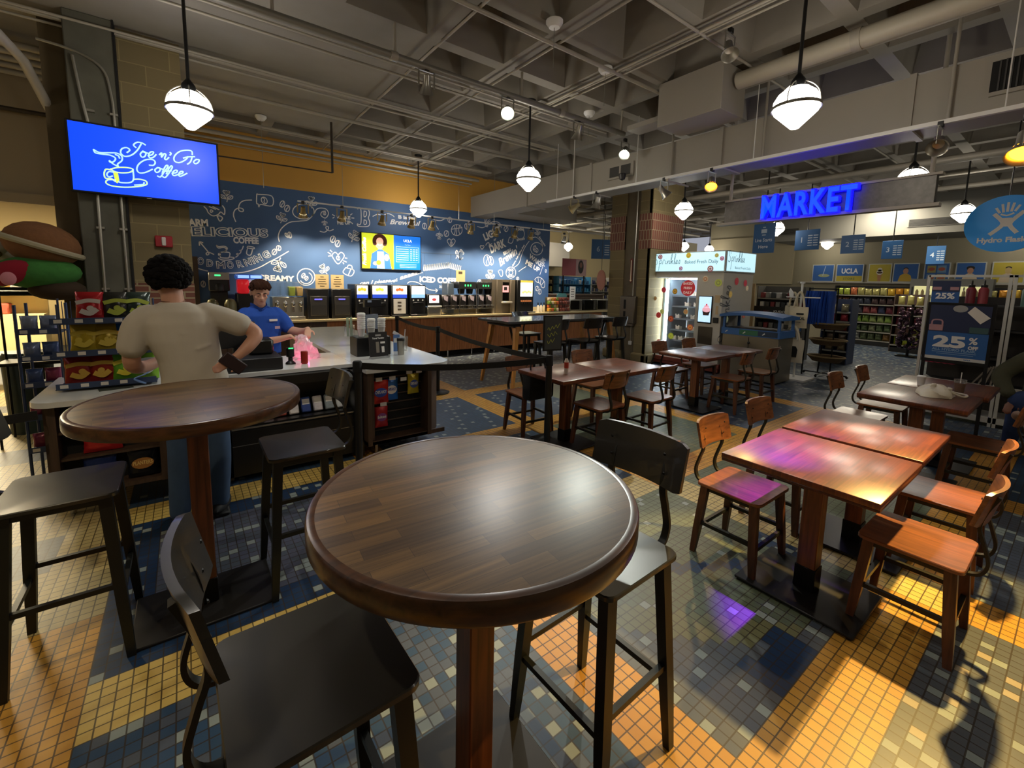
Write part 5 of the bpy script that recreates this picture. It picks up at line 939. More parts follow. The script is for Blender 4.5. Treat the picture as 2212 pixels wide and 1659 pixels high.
b = MB(); [b.tube([(x, y, 0), (x, y, 1.5)], .01, 6) for x in (-.45, .2) for y in (-.2, .2)]; [b.tube([(-.45, y, z), (.2, y, z)], .01, 6) for y in (-.2, .2) for z in (.8, 1.45, 1.5)]; b.box(-.45, .2, -.2, .2, 1.46, 1.48); b.box(-.45, .2, -.2, .2, .78, .8); b.build('wire_frame', BLKM, t)
# bright shop beyond the left opening
t = thing('shop_shelf', 'pale shop shelving with merchandise in the bright store at far left', 'shelf', (-3.4, 11.6, 0))
MB().box(-1.2, 1.3, 0, .4, 0, .9).box(-1.2, 1.3, 0, .4, 1.25, 1.28).box(-1.2, 1.3, 0, .4, 1.65, 1.68).box(-1.2, 1.3, .38, .42, .9, 2.1).build('shelf_body', mat('shelf_cream', '#d9c48d', .6), t)
rr_ = random.Random(8)
for k in range(12):
    c = rr_.choice(['#c9b49a', '#a84a35', '#d8cbb0', '#41506b', '#e0734a', '#7f7a70']); x = -1.1+.2*k; z = (.9, 1.28, 1.68)[k % 3]
    q = MB().box(x, x+.16, .05, .3, z, z+.12+.1*rr_.random(), bev=.02).build('folded_shirts', mat('fs'+c, c, .8)); q.location = (-3.4, 11.6, .001); tag(q, 'stack of folded merchandise in the bright shop at far left', 'clothing', 'shop merchandise at far left')
t = thing('wall_poster', 'large orange athlete poster in the bright shop at far left', 'poster', (-3.6, 14.15, 1.7)); MB().box(-.5, .5, 0, .03, -.6, .6).build('print', mat('poster_warm', '#d8a078', .6, noise=.5, nscale=3), t)
t = thing('planter_bench', 'low white bench in the bright shop at far left', 'bench', (-2.3, 9.2, 0)); MB().box(-.6, .5, 0, .5, .42, .48).box(-.55, -.5, .05, .45, 0, .42).box(.4, .45, .05, .45, 0, .42).build('bench_body', mat('shelf_cream'), t)
t = thing('waste_bin', 'dark green bin standing left of the blue snack rack', 'bin', (-1.35, 6.6, 0)); MB().lathe([(0, 0), (.17, 0), (.19, .8), (.17, .84), (0, .86)], 20).build('bin_body', mat('bin_green', '#1f3029', .5), t)
# ================================================================ CUPCAKE MACHINE (front towards -x, so local x runs to -y)
SPK = [[(0,.3),(-.05,.42),(-.14,.4),(-.15,.28),(-.06,.18),(-.02,.06),(-.1,-.02),(-.2,.03)],[(.1,.14),(.06,-.25),(.03,-.3)],[(.08,.12),(.16,.2),(.22,.1),(.14,.02),(.09,.06)],[(.26,.0),(.28,.18),(.34,.2),(.38,.14)],[(.42,.14),(.41,.02),(.47,.02)],[(.43,.24),(.435,.25)],[(.5,.0),(.51,.16),(.52,.06),(.58,.16),(.62,.12),(.61,.01),(.66,.04)],[(.68,.1),(.76,.42),(.72,.44),(.69,.3),(.7,.0),(.72,.1),(.8,.17),(.74,.08),(.83,.0)],[(.85,.06),(.93,.4),(.89,.42),(.87,.2),(.89,.0),(.95,.06)],[(.95,.06),(1.03,.12),(1.0,.18),(.95,.1),(.98,.0),(1.06,.05)],[(1.08,.04),(1.14,.18),(1.16,.1),(1.13,.0),(1.09,.02)]]
def script(b, strokes, x, z, s, w, y, M=None): 
    for q in strokes: b.ribbon([(x+px*s, z+pz*s) for px, pz in q], w, y, M=M)
mc = thing('cupcake_machine', 'white cupcake vending machine with lit blue header and colourful dots', 'vending machine', (8.0, 4.99, 0), -PI/2)
MW = mat('machine_white', '#c9c5b8', .4)
LB = mat('header_lit_blue', '#bfe9f5', .4, emit=1.0); DKT = mat('script_grey', '#5c6d75', .6)
MB().box(-.8, .83, 0, 1.15, .18, .2).box(-.8, .83, 1.03, 1.15, .2, 1.93).box(.32, .83, .06, 1.03, .2, 1.93).box(-.8, -.71, .06, 1.03, .2, 1.93).box(-.71, .32, .06, 1.03, 1.845, 1.93).box(.31, .83, 0, .06, .2, 1.93).box(-.8, -.7, 0, .06, .2, 1.93).box(-.7, .31, 0, .06, 1.84, 1.93).build('cabinet', MW, mc)
MB().box(-.82, .86, -.03, 1.18, .1, .19, bev=.01).box(-.8, .84, 0, 1.1, .04, .1).build('red_skirt', mat('skirt_red', '#7a3422', .45), mc)
MB().box(-.83, .86, -.02, 1.15, 1.93, 2.33, bev=.006).build('header_frame', mat('header_grey', '#a9aba7', .4, .3), mc)
b = MB(); b.rect(-.81, .83, 1.955, 2.31, -.024); b.build('header_panel', LB, mc); b = MB(); b.poly([(.864, .01, 1.955), (.864, 1.12, 1.955), (.864, 1.12, 2.31), (.864, .01, 2.31)], [(0, 1, 2, 3)]); b.build('header_side_panel', LB, mc)
b = MB(); script(b, SPK, -.58, 2.1, .44, .009, -.03); b.build('header_script', DKT, mc)
lettering('Baked Fresh Daily', 1, DKT, mc, (.03, -.03, 2.1), width=.68, cap=.07)
MS = Matrix.Translation((.866, 0, 0)) @ Matrix.Rotation(PI/2, 4, 'Z')
b = MB(); script(b, SPK, .12, 2.13, .46, .011, -.004, M=MS); b.build('side_script', DKT, mc); lettering('Baked Fresh Daily', 1, DKT, mc, (.3, -.004, 2.0), width=.62, cap=.045, loc_M=MS)
b = MB(); MV = Matrix.Translation((.834, .28, .75)) @ Matrix.Rotation(PI/2, 4, 'Z') @ Matrix.Rotation(-PI/2, 4, 'Y'); script(b, SPK, 0, 0, .8, .018, -.004, M=MV); b.build('side_lettering', mat('script_dark', '#6d6f70', .6), mc)
def dots(name, L, y, M=None, rr=None):
    for k, (x, z, c1, c2, r) in enumerate(L):
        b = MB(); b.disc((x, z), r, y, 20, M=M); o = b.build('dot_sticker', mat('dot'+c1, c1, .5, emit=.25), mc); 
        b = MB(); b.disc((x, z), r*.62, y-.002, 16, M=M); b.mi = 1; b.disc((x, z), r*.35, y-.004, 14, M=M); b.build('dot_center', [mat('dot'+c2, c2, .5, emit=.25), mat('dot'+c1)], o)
dots('d', [(-.744, 1.775, '#8f9a55', '#a8a86a', .055), (-.415, 1.572, '#b02a3a', '#c03a44', .055), (-.157, 1.548, '#a07a2a', '#d9a53a', .058), (-.618, 1.386, '#9a7a52', '#b98a52', .045), (-.747, 1.255, '#8f3a2a', '#c9603a', .055), (-.425, 1.119, '#a3ab5a', '#c3bf6a', .05), (-.505, 1.04, '#b03030', '#c04038', .06), (-.211, .983, '#a04028', '#d06a3a', .065), (.115, 1.15, '#a99a6a', '#c9763a', .055), (-.745, .794, '#b23a2a', '#c9483a', .055), (.231, .848, '#c25a3a', '#e0b04a', .06), (-.185, .631, '#b5bf3a', '#c9cf5a', .065), (.476, 1.801, '#b3a282', '#a8603a', .06), (.736, 1.733, '#a3a848', '#7d8040', .07), (-.459, .47, '#b34a4a', '#c05a4a', .06)], -.006)
dots('h', [(-.53, 2.25, '#b04a5a', '#f0f4f4', .05), (.107, 2.26, '#d8cf4a', '#e0a03a', .055), (.678, 2.24, '#d8d27a', '#c9b85a', .04), (.783, 2.181, '#c0307a', '#f0f4f4', .04), (-.044, 2.007, '#b04aa0', '#f0f4f4', .04), (.573, 1.995, '#b06a6a', '#f4f4f4', .06), (-.763, 1.999, '#b5d86a', '#d5f09a', .04)], -.03)
dots('s', [(.48, 1.77, '#a33038', '#a33038', .07), (.83, 1.74, '#a8404a', '#b3303a', .065), (.92, 1.64, '#c9b89a', '#b89a7a', .05), (.28, 1.52, '#b59a5a', '#c9a44a', .065), (.87, 1.11, '#8f4a3a', '#a85a4a', .06), (.21, 1.05, '#9aa07a', '#a8ab8a', .06), (.09, 2.27, '#d88aa8', '#f4f4f4', .04), (.95, 2.05, '#e0d04a', '#d8c83a', .05)], -.004, M=Matrix.Translation((.835, 0, 0)) @ Matrix.Rotation(PI/2, 4, 'Z'))
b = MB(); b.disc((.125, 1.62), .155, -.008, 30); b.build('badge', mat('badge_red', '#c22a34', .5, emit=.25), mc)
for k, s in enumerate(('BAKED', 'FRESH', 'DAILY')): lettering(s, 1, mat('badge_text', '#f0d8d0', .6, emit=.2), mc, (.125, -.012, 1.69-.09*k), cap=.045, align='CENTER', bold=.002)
# lit interior
INN = mat('interior_white', '#e8eef2', .5)
MB().box(-.7, .31, 1.0, 1.02, .24, 1.84).box(-.7, -.69, .06, 1.0, .24, 1.84).box(.3, .31, .06, 1.0, .24, 1.84).box(-.7, .31, .06, 1.0, .24, .26).box(-.7, .31, .06, 1.0, 1.82, 1.84).build('interior', INN, mc)
b = MB(); b.box(-.69, -.65, .08, .1, .3, 1.8).box(-.54, -.5, .3, .33, .3, 1.8).box(-.4, .28, .2, .24, 1.79, 1.815); b.build('light_strip', mat('strip_light', '#eaf6ff', .4, emit=38), mc)
MB().box(-.46, -.44, .25, .95, .26, 1.8).box(-.62, -.58, .3, .34, .26, 1.8).build('lift_rail', mat('rail_grey', '#9fb2be', .35, .5), mc)
for k, z in enumerate((1.46, 1.24, .98, .74, .52, .34)):
    s = MB().box(-.43, .29, .35, .95, z-.012, z, bev=.003).box(-.43, .29, .345, .35, z-.03, z+.004).build('shelf', mat('shelf_steel', '#76828c', .4, .3), mc)
nb = {1.46: (-.12, .0, .1, .2), .98: (-.3, .05), .74: (-.28, .08, .15, .25), .52: (-.35, -.2, -.05, .08, .2), .34: (-.1, .1), 1.24: (-.1, .1, .22)}
for z, xs_ in nb.items():
    for x in xs_:
        o = MB().box(x-.045, x+.045, .36, .46, z+.001, z+.07, bev=.004).box(x-.045, x-.02, .355, .36, z+.06, z+.09).box(x+.02, x+.045, .355, .36, z+.06, z+.09).build('cupcake_box', mat('box_cream', '#e4dccb', .6), None)
        o.matrix_world = mc.matrix_world.copy() if 0 else Matrix.Translation((8.0, 4.99, 0)) @ Matrix.Rotation(-PI/2, 4, 'Z')
        tag(o, 'small cream cupcake carton on a shelf inside the vending machine', 'box', 'cupcake cartons in the machine')
b = MB(); b.rect(-.7, .31, .22, 1.84, -.001); b.build('glass_door', mat('door_glass', '#ffffff', .03, alpha=.1), mc)
b = MB().box(.375, .655, -.02, .0, .955, 1.48, bev=.006); b.build('touch_screen', MATTE, mc)
b = MB(); b.rect(.39, .64, .98, 1.465, -.022); b.build('screen_glow', lit('scr_pale', '#b8dcf2', 1.1), mc)
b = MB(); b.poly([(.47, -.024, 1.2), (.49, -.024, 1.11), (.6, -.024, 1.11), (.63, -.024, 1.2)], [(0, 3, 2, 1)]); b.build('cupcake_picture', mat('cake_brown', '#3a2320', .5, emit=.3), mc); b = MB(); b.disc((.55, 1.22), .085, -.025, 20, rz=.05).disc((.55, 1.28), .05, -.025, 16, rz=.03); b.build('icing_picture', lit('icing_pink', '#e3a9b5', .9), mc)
b = MB(); b.disc((.55, 1.315), .016, -.026); b.build('cherry_picture', lit('cherry', '#d0304a', .8), mc)
MB().box(.69, .79, -.004, 0, 1.36, 1.5).box(.72, .77, -.004, 0, 1.14, 1.3).build('instruction_label', mat('label_tan', '#cdb38a', .6), mc)
MB().box(.69, .79, -.03, 0, .98, 1.08, bev=.006).build('card_reader', BLK, mc); MB().box(.4, .69, -.01, .0, .55, .89, bev=.006).build('delivery_door', mat('door_bronze', '#4d463a', .4, .3), mc)
b = MB(); [b.lathe([(0, 0), (.03, 0), (.03, .05), (0, .05)], 10, (x, y, 0)) for x in (-.7, .75) for y in (.1, 1.0)]; b.build('castors', BLK, mc)
# ================================================================ RECYCLING BIN
t = thing('recycling_bin', 'steel three stream recycling bin with open blue top frame', 'bin', (8.0, 3.62, 0), -PI/2)
BB = mat('bin_blue', '#2c62a3', .45); BS = mat('bin_steel', '#8c8475', .32, .85, noise=.12, nscale=2)
MB().box(-.48, .48, 0, .6, .02, .8, bev=.004).build('steel_body', BS, t)
b = MB().box(-.01, .0, -.004, 0, .05, .78).box(-.48, .48, .0, .0001, .02, .03); b.build('door_gap', MATTE, t); MB().lathe([(.018, -.002), (.024, 0), (.018, .004)], 14, M=Matrix.Translation((0, -.006, .68)) @ Matrix.Rotation(PI/2, 4, 'X')).build('lock_ring', BLK, t)
MB().box(-.5, .5, -.02, .62, .8, .92).build('sign_band', BB, t)
b = MB(); b.rect(-.17, .15, .815, .905, -.022); b.build('green_label', mat('bin_green2', '#2a6b4a', .5), t); b = MB(); b.rect(.15, .47, .815, .905, -.022); b.build('navy_label', mat('bin_navy', '#152f4a', .5), t)
b = MB(); [b.poly([(x, -.024, .84), (x+.04, -.024, .88), (x+.05, -.024, .86), (x+.01, -.024, .835)], [(0, 1, 2, 3)]) or b.rect(x+.07, x+.18, .855, .865, -.024) for x in (-.43, -.11, .22)]; b.build('label_icons', WHITE, t)
b = MB(); [b.box(x-.02, x+.02, y-.02, y+.02, .92, 1.12) for x in (-.47, .47) for y in (.02, .57)]; b.build('corner_post', BB, t)
b = MB(); R = [];
for x in [-.54+1.08*k/8 for k in range(9)]:
    h = 1.17+.05*(1-(x/.54)**2); R.append([Vector((x, -.05, h-.06)), Vector((x, .65, h-.06)), Vector((x, .65, h-.01)), Vector((x, .3, h+.02)), Vector((x, -.05, h-.01))])
b.rings(R); b.build('top_canopy', BB, t); MB().box(-.44, .44, .02, .6, .9, .925).build('openings_plate', BLK, t)
# ================================================================ TOTE BAG RACK
t = thing('tote_rack', 'white upright display pole carrying hanging tote bags beside the bin', 'rack', (8.95, 3.2, 0), -PI/2)
b = MB(); b.cyl((0, 0, 0), (0, 0, 1.75), .018).tube([(-.25, 0, 1.5), (.3, 0, 1.5)], .01).tube([(-.1, -.05, .98), (.1, -.05, .98)], .01).cyl((0, 0, 1.75), (0, 0, 1.78), .04).box(-.25, .25, -.25, .25, 0, .03); b.build('pole', WHITE, t); MB().prism([(-.19, 1.5), (-.13, 1.5), (-.13, 1.58), (-.19, 1.66), (-.21, 1.6)], -.01, .01).build('price_flag', WHITE, t)
def tote(name, label, x, z, col, w=.26, h=.34, sh=.2, y=0, seed=0):
    q = thing(name, label, 'bag', (8.9-y, 3.2-x, z), -PI/2)
    rr_ = random.Random(seed); R = []
    for i in range(8):
        v = i/7; R.append([Vector((w/2*(1-.03*math.sin(v*6))*math.cos(a), (.035*math.sin(PI*min(v+.08, 1))+.008)*math.sin(a), h*v)) for a in [2*PI*k/16 for k in range(16)]])
    MB().rings(R).build('bag_body', mat('tote'+col, col, .9, bump=.3, nscale=14), q)
    b = MB()
    for sy in (-.02, .02): b.tube(cr3([(-w*.28, sy, h-.02), (-w*.18, sy, h+sh*.6), (0, sy, h+sh), (w*.18, sy, h+sh*.6), (w*.28, sy, h-.02)]), .011, 6)
    b.build('handles', mat('tote'+col), q); return q
q1 = tote('tote_bag', 'upper cream tote with black block lettering on the white pole', .0, .95, '#d8ccb0', .3, .38, .27, seed=1)
lettering('LOCAL', 1, mat('print_black', '#1c1c1c', .8), q1, (-.04, -.05, .15), width=.16, cap=.055, bold=.002); b = MB(); b.rect(-.02, .1, .24, .27, -.05).rect(-.02, .06, .1, .11, -.05); b.build('print_bars', mat('print_black'), q1)
tote('tote_bag', 'plain cream tote behind the lettered one at the top of the pole', -.13, .98, '#cdc2a6', .26, .36, .25, y=-.08, seed=2)
q2 = tote('tote_bag', 'lower cream tote with dark bear shape hanging near the floor', -.02, .32, '#e4dac2', .36, .42, .24, y=.07, seed=3)
MB().prism([(-.09, .1), (.09, .1), (.1, .24), (.07, .3), (-.07, .3), (-.1, .24)], -.052, -.048).build('printed_shape', mat('print_black'), q2)
tote('tote_bag', 'lower plain tote tucked behind the bear one', -.1, .36, '#c4bba6', .34, .4, .24, y=-.06, seed=4)
# hoodies
t = thing('garment_rack', 'low rail holding hanging blue garments behind the tote pole', 'rack', (9.6, 3.0, 0), -PI/2)
b = MB(); b.tube([(-.3, 0, 0), (-.3, 0, 1.68)], .015).tube([(.16, 0, 0), (.16, 0, 1.68)], .012).tube([(-.3, 0, 1.66), (.16, 0, 1.66)], .012); b.build('rail', BLKM, t)
for k in range(10):
    q = thing('hanging_garment', 'bright blue garment hanging on the low rail behind the totes', 'clothing', (9.6+.01*(k % 3), 3.3-.042*k, 1.0), -PI/2+.1*math.sin(k), 'blue garments on the rail')
    R = [[Vector(((.035+.012*math.sin(i+k))*math.cos(a), .2*(1-.35*max(0, v-.75)*4)*math.sin(a), .62*v)) for a in [2*PI*j/12 for j in range(12)]] for i, v in enumerate([0, .15, .4, .6, .8, .95, 1])]
    MB().rings(R).build('garment', mat('garment_blue', '#1747a0', .85, noise=.3, nscale=10), q)
# tiered baskets
t = thing('basket_stand', 'black stand with oval wicker baskets beside the blue garments', 'stand', (9.7, 3.0, 0), -PI/2)
b = MB(); b.tube([(-.1, .1, .05), (-.05, .1, 1.0)], .014).tube([(-.3, 0, .06), (.4, 0, .06)], .012).tube([(0, -.3, .06), (0, .3, .06)], .012); [b.lathe([(0, -.03), (.03, 0), (0, .03)], 10, (x, y, .04)) for x, y in ((-.3, 0), (.4, 0), (0, -.3))]; b.build('stand_frame', BLKM, t)
WK = mat('wicker', '#5a4830', .9, noise=.5, nscale=60, bump=.5)
for k, z in enumerate((.3, .62, .92)):
    q = thing('wicker_basket', ('lowest', 'middle', 'top')[k]+' oval wicker basket on the black stand'+(', holding yellow fruit' if k == 1 else ''), 'basket', (9.62, 2.93, z), -PI/2)
    MB().lathe([(0, 0), (.22, .0), (.3, .09), (.31, .1), (.28, .1), (.2, .02), (0, .015)], 28, sy=.7).build('basket_body', WK, q); MB().tube([(.3*math.cos(a), .21*math.sin(a), .1) for a in [2*PI*j/28 for j in range(28)]], .015, 6, closed=True).build('rim', mat('wicker_rim', '#7d6a48', .9, noise=.4, nscale=60), q)
for j, (dx, dy) in enumerate(((.0, .0), (-.08, .03), (.08, -.02), (.05, .07), (-.04, -.07))):
    tag(MB().ell((9.62+dy, 2.93+dx, .68), (.04, .03, .03)).build('lemon', mat('fruit_yellow', '#c9b24a', .5)), 'yellow fruit lying in the middle wicker basket', 'fruit', 'yellow fruit in the basket')
# ================================================================ STORE SHELVING
def shelf_unit(name, label, loc, w, hs, col='#1d1c1d', depth=.45, back=None, rz=-PI/2):
    t = thing(name, label, 'shelf', loc, rz); m = mat('su'+col, col, .5)
    top = max(hs)+.28
    MB().box(-w/2, w/2, depth-.02, depth, 0, top).box(-w/2-.02, -w/2, 0, depth, 0, top).box(w/2, w/2+.02, 0, depth, 0, top).build('shelf_frame', m, t)
    MB().box(-w/2, w/2, -.02, depth, 0, .12).build('plinth', MATTE, t)
    for z in hs:
        s = MB().box(-w/2, w/2, 0, depth, z-.02, z).build('shelf_board', m, t); MB().box(-w/2, w/2, -.008, 0, z-.03, z).build('price_rail', mat('price_rail', '#8d8a80', .5), s)
    return t
def packs(x, y0, y1, z, cols, w, h, d, label, group, seed, x_in=.12, cat='snack', name='crisp_packet', facing=-1):
    rr_ = random.Random(seed); n = int((y1-y0)/(w*1.03))
    for k in range(n):
        c = cols[int(k/2.3+rr_.random()*1.2) % len(cols)]; hh = h*rr_.uniform(.88, 1.05)
        o = bag_mesh(w, hh, d, seed+k).build(name, foil(c)); o.location = (x+x_in, y0+(k+.5)*(y1-y0)/n, z); o.rotation_euler = (0, 0, -PI/2+rr_.uniform(-.15, .15)); tag(o, label, cat, group)
HS = [.16, .42, .69, .96, 1.23, 1.5]
pal = [['#7c8a3c', '#8a6a3c', '#5f6b4a', '#8d8f86'], ['#4c5a3c', '#5a6b4a', '#7a8060'], ['#6f8a3a', '#7f9a4a', '#8a9a5a'], ['#6a2f3a', '#3a3f5a', '#8a4a4a', '#4a4a52'], ['#6b4a3a', '#4a3a3a', '#8a7a62', '#3f4350'], ['#d0a83a', '#c98a2a', '#b5ad6a', '#c9744a', '#a9b84a']]
nm = ['bottom', 'second lowest', 'third', 'fourth', 'fifth', 'top']
for u, (y0, y1, l) in enumerate(((3.15, 4.95, 'long black snack gondola against the store wall below the yellow pictures'), (.9, 2.1, 'snack gondola seen behind the white framed bottle display'))):
    shelf_unit('gondola_shelf', l, (16.45, (y0+y1)/2, 0), y1-y0, HS)
    for r, z in enumerate(HS):
        packs(16.45, y0, y1, z, pal[r], .17, .22, .09, 'snack bag on the %s shelf of the %s gondola' % (nm[r], ('long', 'right hand')[u]), '%s shelf snacks, %s gondola' % (nm[r], ('long', 'right hand')[u]), 10*u+r)
t = shelf_unit('hanging_display', 'narrow display of hanging candy bags at the aisle end', (15.4, 2.95, 0), .6, [.2, .47, .74, 1.01, 1.28], '#4a3a34')
for r, z in enumerate([.2, .47, .74, 1.01, 1.28]): packs(15.4, 2.67, 3.23, z, [['#b5c23a'], ['#a9a84a', '#7a5a4a'], ['#8a3a44', '#7a3040'], ['#a39a5a', '#8a4a4a'], ['#a8a060'], ['#5a3f3a']][r], .14, .24, .07, 'candy bag on the %s tier of the narrow aisle end display' % nm[r], '%s tier candy, narrow display' % nm[r], 50+r)
t = thing('bagged_nut_strip', 'dark purple tangle of foil bags hanging at the aisle end', 'display', (14.6, 2.72, .22)); rr_ = random.Random(3); b = MB()
for k in range(70):
    z = rr_.random()*1.0; a = rr_.random()*2*PI; b.ell((.2*math.cos(a), .2*math.sin(a), z), (.07, .07, .05), 8, 5, M=Matrix.Rotation(rr_.random()*3, 4, 'X'))
MB().cyl((0, 0, -.22), (0, 0, 1.1), .03).box(-.2, .2, -.2, .2, -.22, -.2).build('post', BLKM, t); o = b.build('foil_bags', mat('foil_purple', '#4a3340', .2, .5, noise=.5, nscale=20), t); o['kind'] = 'stuff'
t = thing('cooler_case', 'lit yellowish drinks cooler behind the aisle', 'cooler', (16.45, 2.6, 0), -PI/2); MB().box(-.6, 1.0, .05, .5, 0, 2.0).build('cabinet', mat('cooler_grey', '#6a6a64', .5), t); b = MB(); b.rect(-.5, .9, .3, 1.8, .045); b.build('lit_back', lit('cooler_light', '#d9d49a', .6), t)
for r in range(5): MB().box(-.55, .95, -.12, .05, .33+.29*r, .349+.29*r).build('shelf_board', mat('cooler_grey'), t)
for r in range(5):
    for k in range(12):
        o = MB().lathe([(0, 0), (.035, 0), (.035, .14), (.014, .19), (0, .2)], 8, (16.38, 1.75+.115*k, .35+.29*r)).build('drink_bottle', mat('btl%d' % (r % 3), ('#b5a15a', '#7a6a4a', '#c9c290')[r % 3], .3)); tag(o, 'bottle in row %s of the lit cooler' % ('one', 'two', 'three', 'four', 'five')[r], 'bottle', 'bottles in the lit cooler, row '+('one', 'two', 'three', 'four', 'five')[r])
# left part of the store behind the bin
t = shelf_unit('accessory_shelf', 'dark grey accessory shelf behind the recycling bin', (11.2, 4.45, 0), 1.0, [.45, .7, .95, 1.2, 1.42], '#5a5954')
MB().box(-.55, .2, -.03, .0, .98, 1.22).build('black_header', mat('header_black', '#1a1a1c', .4), t); lettering('KUDO', 1, WHITE, t, (-.1, -.035, 1.08), cap=.05, bold=.003, width=.25); lettering('UFC', 1, mat('dull_red', '#7a3030', .6), t, (-.4, -.035, 1.08), cap=.045, width=.2, shear=.2)
for r, z in enumerate([.45, .7, .95, 1.2, 1.42]):
    for k in range(8):
        c = ['#4a4a46', '#c9c9c4', '#3a3f44', '#8a8a84', '#802f34'][(r*3+k) % 5]; o = MB().box(11.22, 11.34, 3.98+.118*k, 4.07+.118*k, z, z+.13, bev=.01).build('boxed_item', mat('bi'+c, c, .5)); tag(o, 'small boxed item on the dark accessory shelf behind the bin', 'box', 'boxed items on the accessory shelf')
tag(MB().box(10.9, 10.95, 4.9, 5.45, 0, 1.75).build('wood_panel', mat('pale_wood_panel', '#a88e63', .5, noise=.1)), 'tall pale wood panel between the cupcake machine and the dark shelf', 'panel')
t = thing('blue_sign_panel', 'narrow blue and white sign panel on the shelf behind the bin', 'sign', (11.1, 3.98, .7), -PI/2); MB().box(-.07, .07, 0, .01, 0, .45).build('panel', mat('panel_blue', '#2f5a94', .5), t); b = MB(); b.disc((0, .1), .045, -.002, rz=.07).rect(-.04, .04, .3, .34, -.002).rect(-.04, .04, .2, .24, -.002); b.build('printed_shapes', WHITE, t)
t = shelf_unit('blue_end_shelf', 'blue end shelf with red packs beside the wicker baskets', (11.6, 3.42, 0), .5, [.3, .52, .74, .96, 1.16], '#3a4768')
for r, z in enumerate([.3, .52, .74, .96, 1.16]): packs(11.6, 3.19, 3.65, z, [['#8a7a5a'], ['#6a5a4a'], ['#9a4a34', '#b5653a'], ['#b03a44', '#a8343f'], ['#a39a7a', '#8a5a6a']][r], .15, .17, .09, 'packet on the %s shelf of the blue end shelf' % nm[r], '%s shelf packets, blue end shelf' % nm[r], 80+r)
# wall pictures
def frame(y, w, label, kind, z0=1.9, z1=2.46):
    t = thing('wall_picture', label, 'picture', (16.98, y, z0), -PI/2); h = z1-z0
    MB().box(-w/2, w/2, -.02, .0, 0, h).build('white_frame', mat('frame_white', '#b9bcb5', .5), t)
    by = dict(blue='#2f5f9f', yellow='#b9a83a')
    b = MB(); bg = 'yellow' if kind in ('cone', 'woman', 'milk', 'pale') else 'blue'
    b.rect(-w/2+.025, w/2-.025, .025 if kind != 'sign' else .19, h-.025, -.022); b.build('print_ground', mat('pr_'+bg, by[bg], .6), t)
    if kind == 'sign':
        b = MB(); b.rect(-w/2+.025, w/2-.025, .025, .185, -.022); b.build('yellow_band', mat('pr_yellow', by['yellow'], .6), t)
        lettering('UCLA', 1, WHITE, t, (0, -.025, .27), width=w*.6, cap=.15, align='CENTER', bold=.006); lettering('STORE', 1, mat('store_text', '#6a7a4a', .6), t, (0, -.025, .07), width=w*.42, cap=.06, align='CENTER', spacing=1.3, bold=.003)
    elif kind in ('cone', 'milk'):
        b = MB(); b.poly([(-.03, -.024, .03), (.03, -.024, .03), (.06, -.024, .26), (-.06, -.024, .26)], [(0, 1, 2, 3)]); b.build('print_cone', mat('pr_cone', '#b5835a', .6), t); b = MB(); b.disc((0, .3), .08, -.025).disc((0, .38), .055, -.025); b.build('print_ice', mat('pr_ice', '#ddd6c4', .6), t); b = MB(); b.disc((0, .29), .07, -.027, rz=.03); b.build('print_chocolate', mat('pr_choc', '#4a3024', .6), t)
    elif kind == 'bowl':
        b = MB(); b.disc((.03, .2), .16, -.024, rz=.05); b.build('print_bowl', mat('pr_bowl', '#9aa37a', .6), t); b = MB(); b.ribbon([(0, .2), (.06, .5)], .02, -.026); b.build('print_straw', mat('pr_pale', '#a9b8c9', .6), t)
    elif kind == 'grid':
        for x0, z0_, c in ((-.2, .28, '#a39a5a'), (.01, .28, '#6f93b0'), (-.2, .04, '#6f8fae'), (.01, .04, '#a8985a')):
            b = MB(); b.rect(x0, x0+.18, z0_, z0_+.2, -.024); b.build('print_square', mat('pg'+c, c, .6), t)
        b = MB(); [b.disc((x, z), .07, -.026, rz=.05) for x, z in ((-.11, .38), (.1, .38), (-.11, .14), (.1, .13))]; b.build('print_food', mat('pr_food', '#a8583f', .6), t)
    else:
        sk = {'manblue': '#5a4030', 'curly': '#b5856a', 'eater': '#b98a72', 'woman': '#b98f74', 'pale': '#b9a06a'}[kind]
        b = MB(); b.poly([(-.16, -.024, .03), (.16, -.024, .03), (.12, -.024, .2), (.04, -.024, .26), (-.04, -.024, .26), (-.12, -.024, .2)], [(0, 1, 2, 3, 4, 5)]); b.build('print_shirt', mat('ps'+kind, '#c9a63a' if kind in ('manblue', 'eater') else '#c9b9a0', .6), t)
        b = MB(); b.disc((0, .33), .06, -.026, rz=.08); b.build('print_face', mat('pf'+kind, sk, .6), t); b = MB(); b.disc((0, .4), .08 if kind == 'curly' else .055, -.0255, rz=.06 if kind == 'curly' else .035); b.build('print_hair', mat('ph_dark', '#1f1a18', .6), t)
frame(7.55, .62, 'wall picture of a person in white on yellow, left of the tan pillar', 'woman'); frame(6.85, .36, 'narrow food grid picture at the left of the tan pillar', 'grid')
frame(5.5, .62, 'blue wall picture of a bowl with straw, left of the store sign', 'bowl'); frame(4.78, .72, 'blue and yellow store name sign on the wall', 'sign'); frame(4.02, .56, 'yellow wall picture of an ice cream cone', 'cone')
frame(3.42, .58, 'blue wall picture of a person drinking in a yellow top', 'eater'); frame(2.76, .54, 'wall picture with four small food squares', 'grid'); frame(2.1, .58, 'blue wall picture of a curly haired person', 'curly'); frame(1.42, .58, 'yellow wall picture with a pale cup', 'pale'); frame(.72, .58, 'blue wall picture of a smiling bearded person in yellow', 'manblue')
tag(MB().box(16.9, 17.0, -.5, 6.2, 1.86, 1.9).build('picture_rail', STEEL), 'long metal rail under the wall pictures', 'rail')
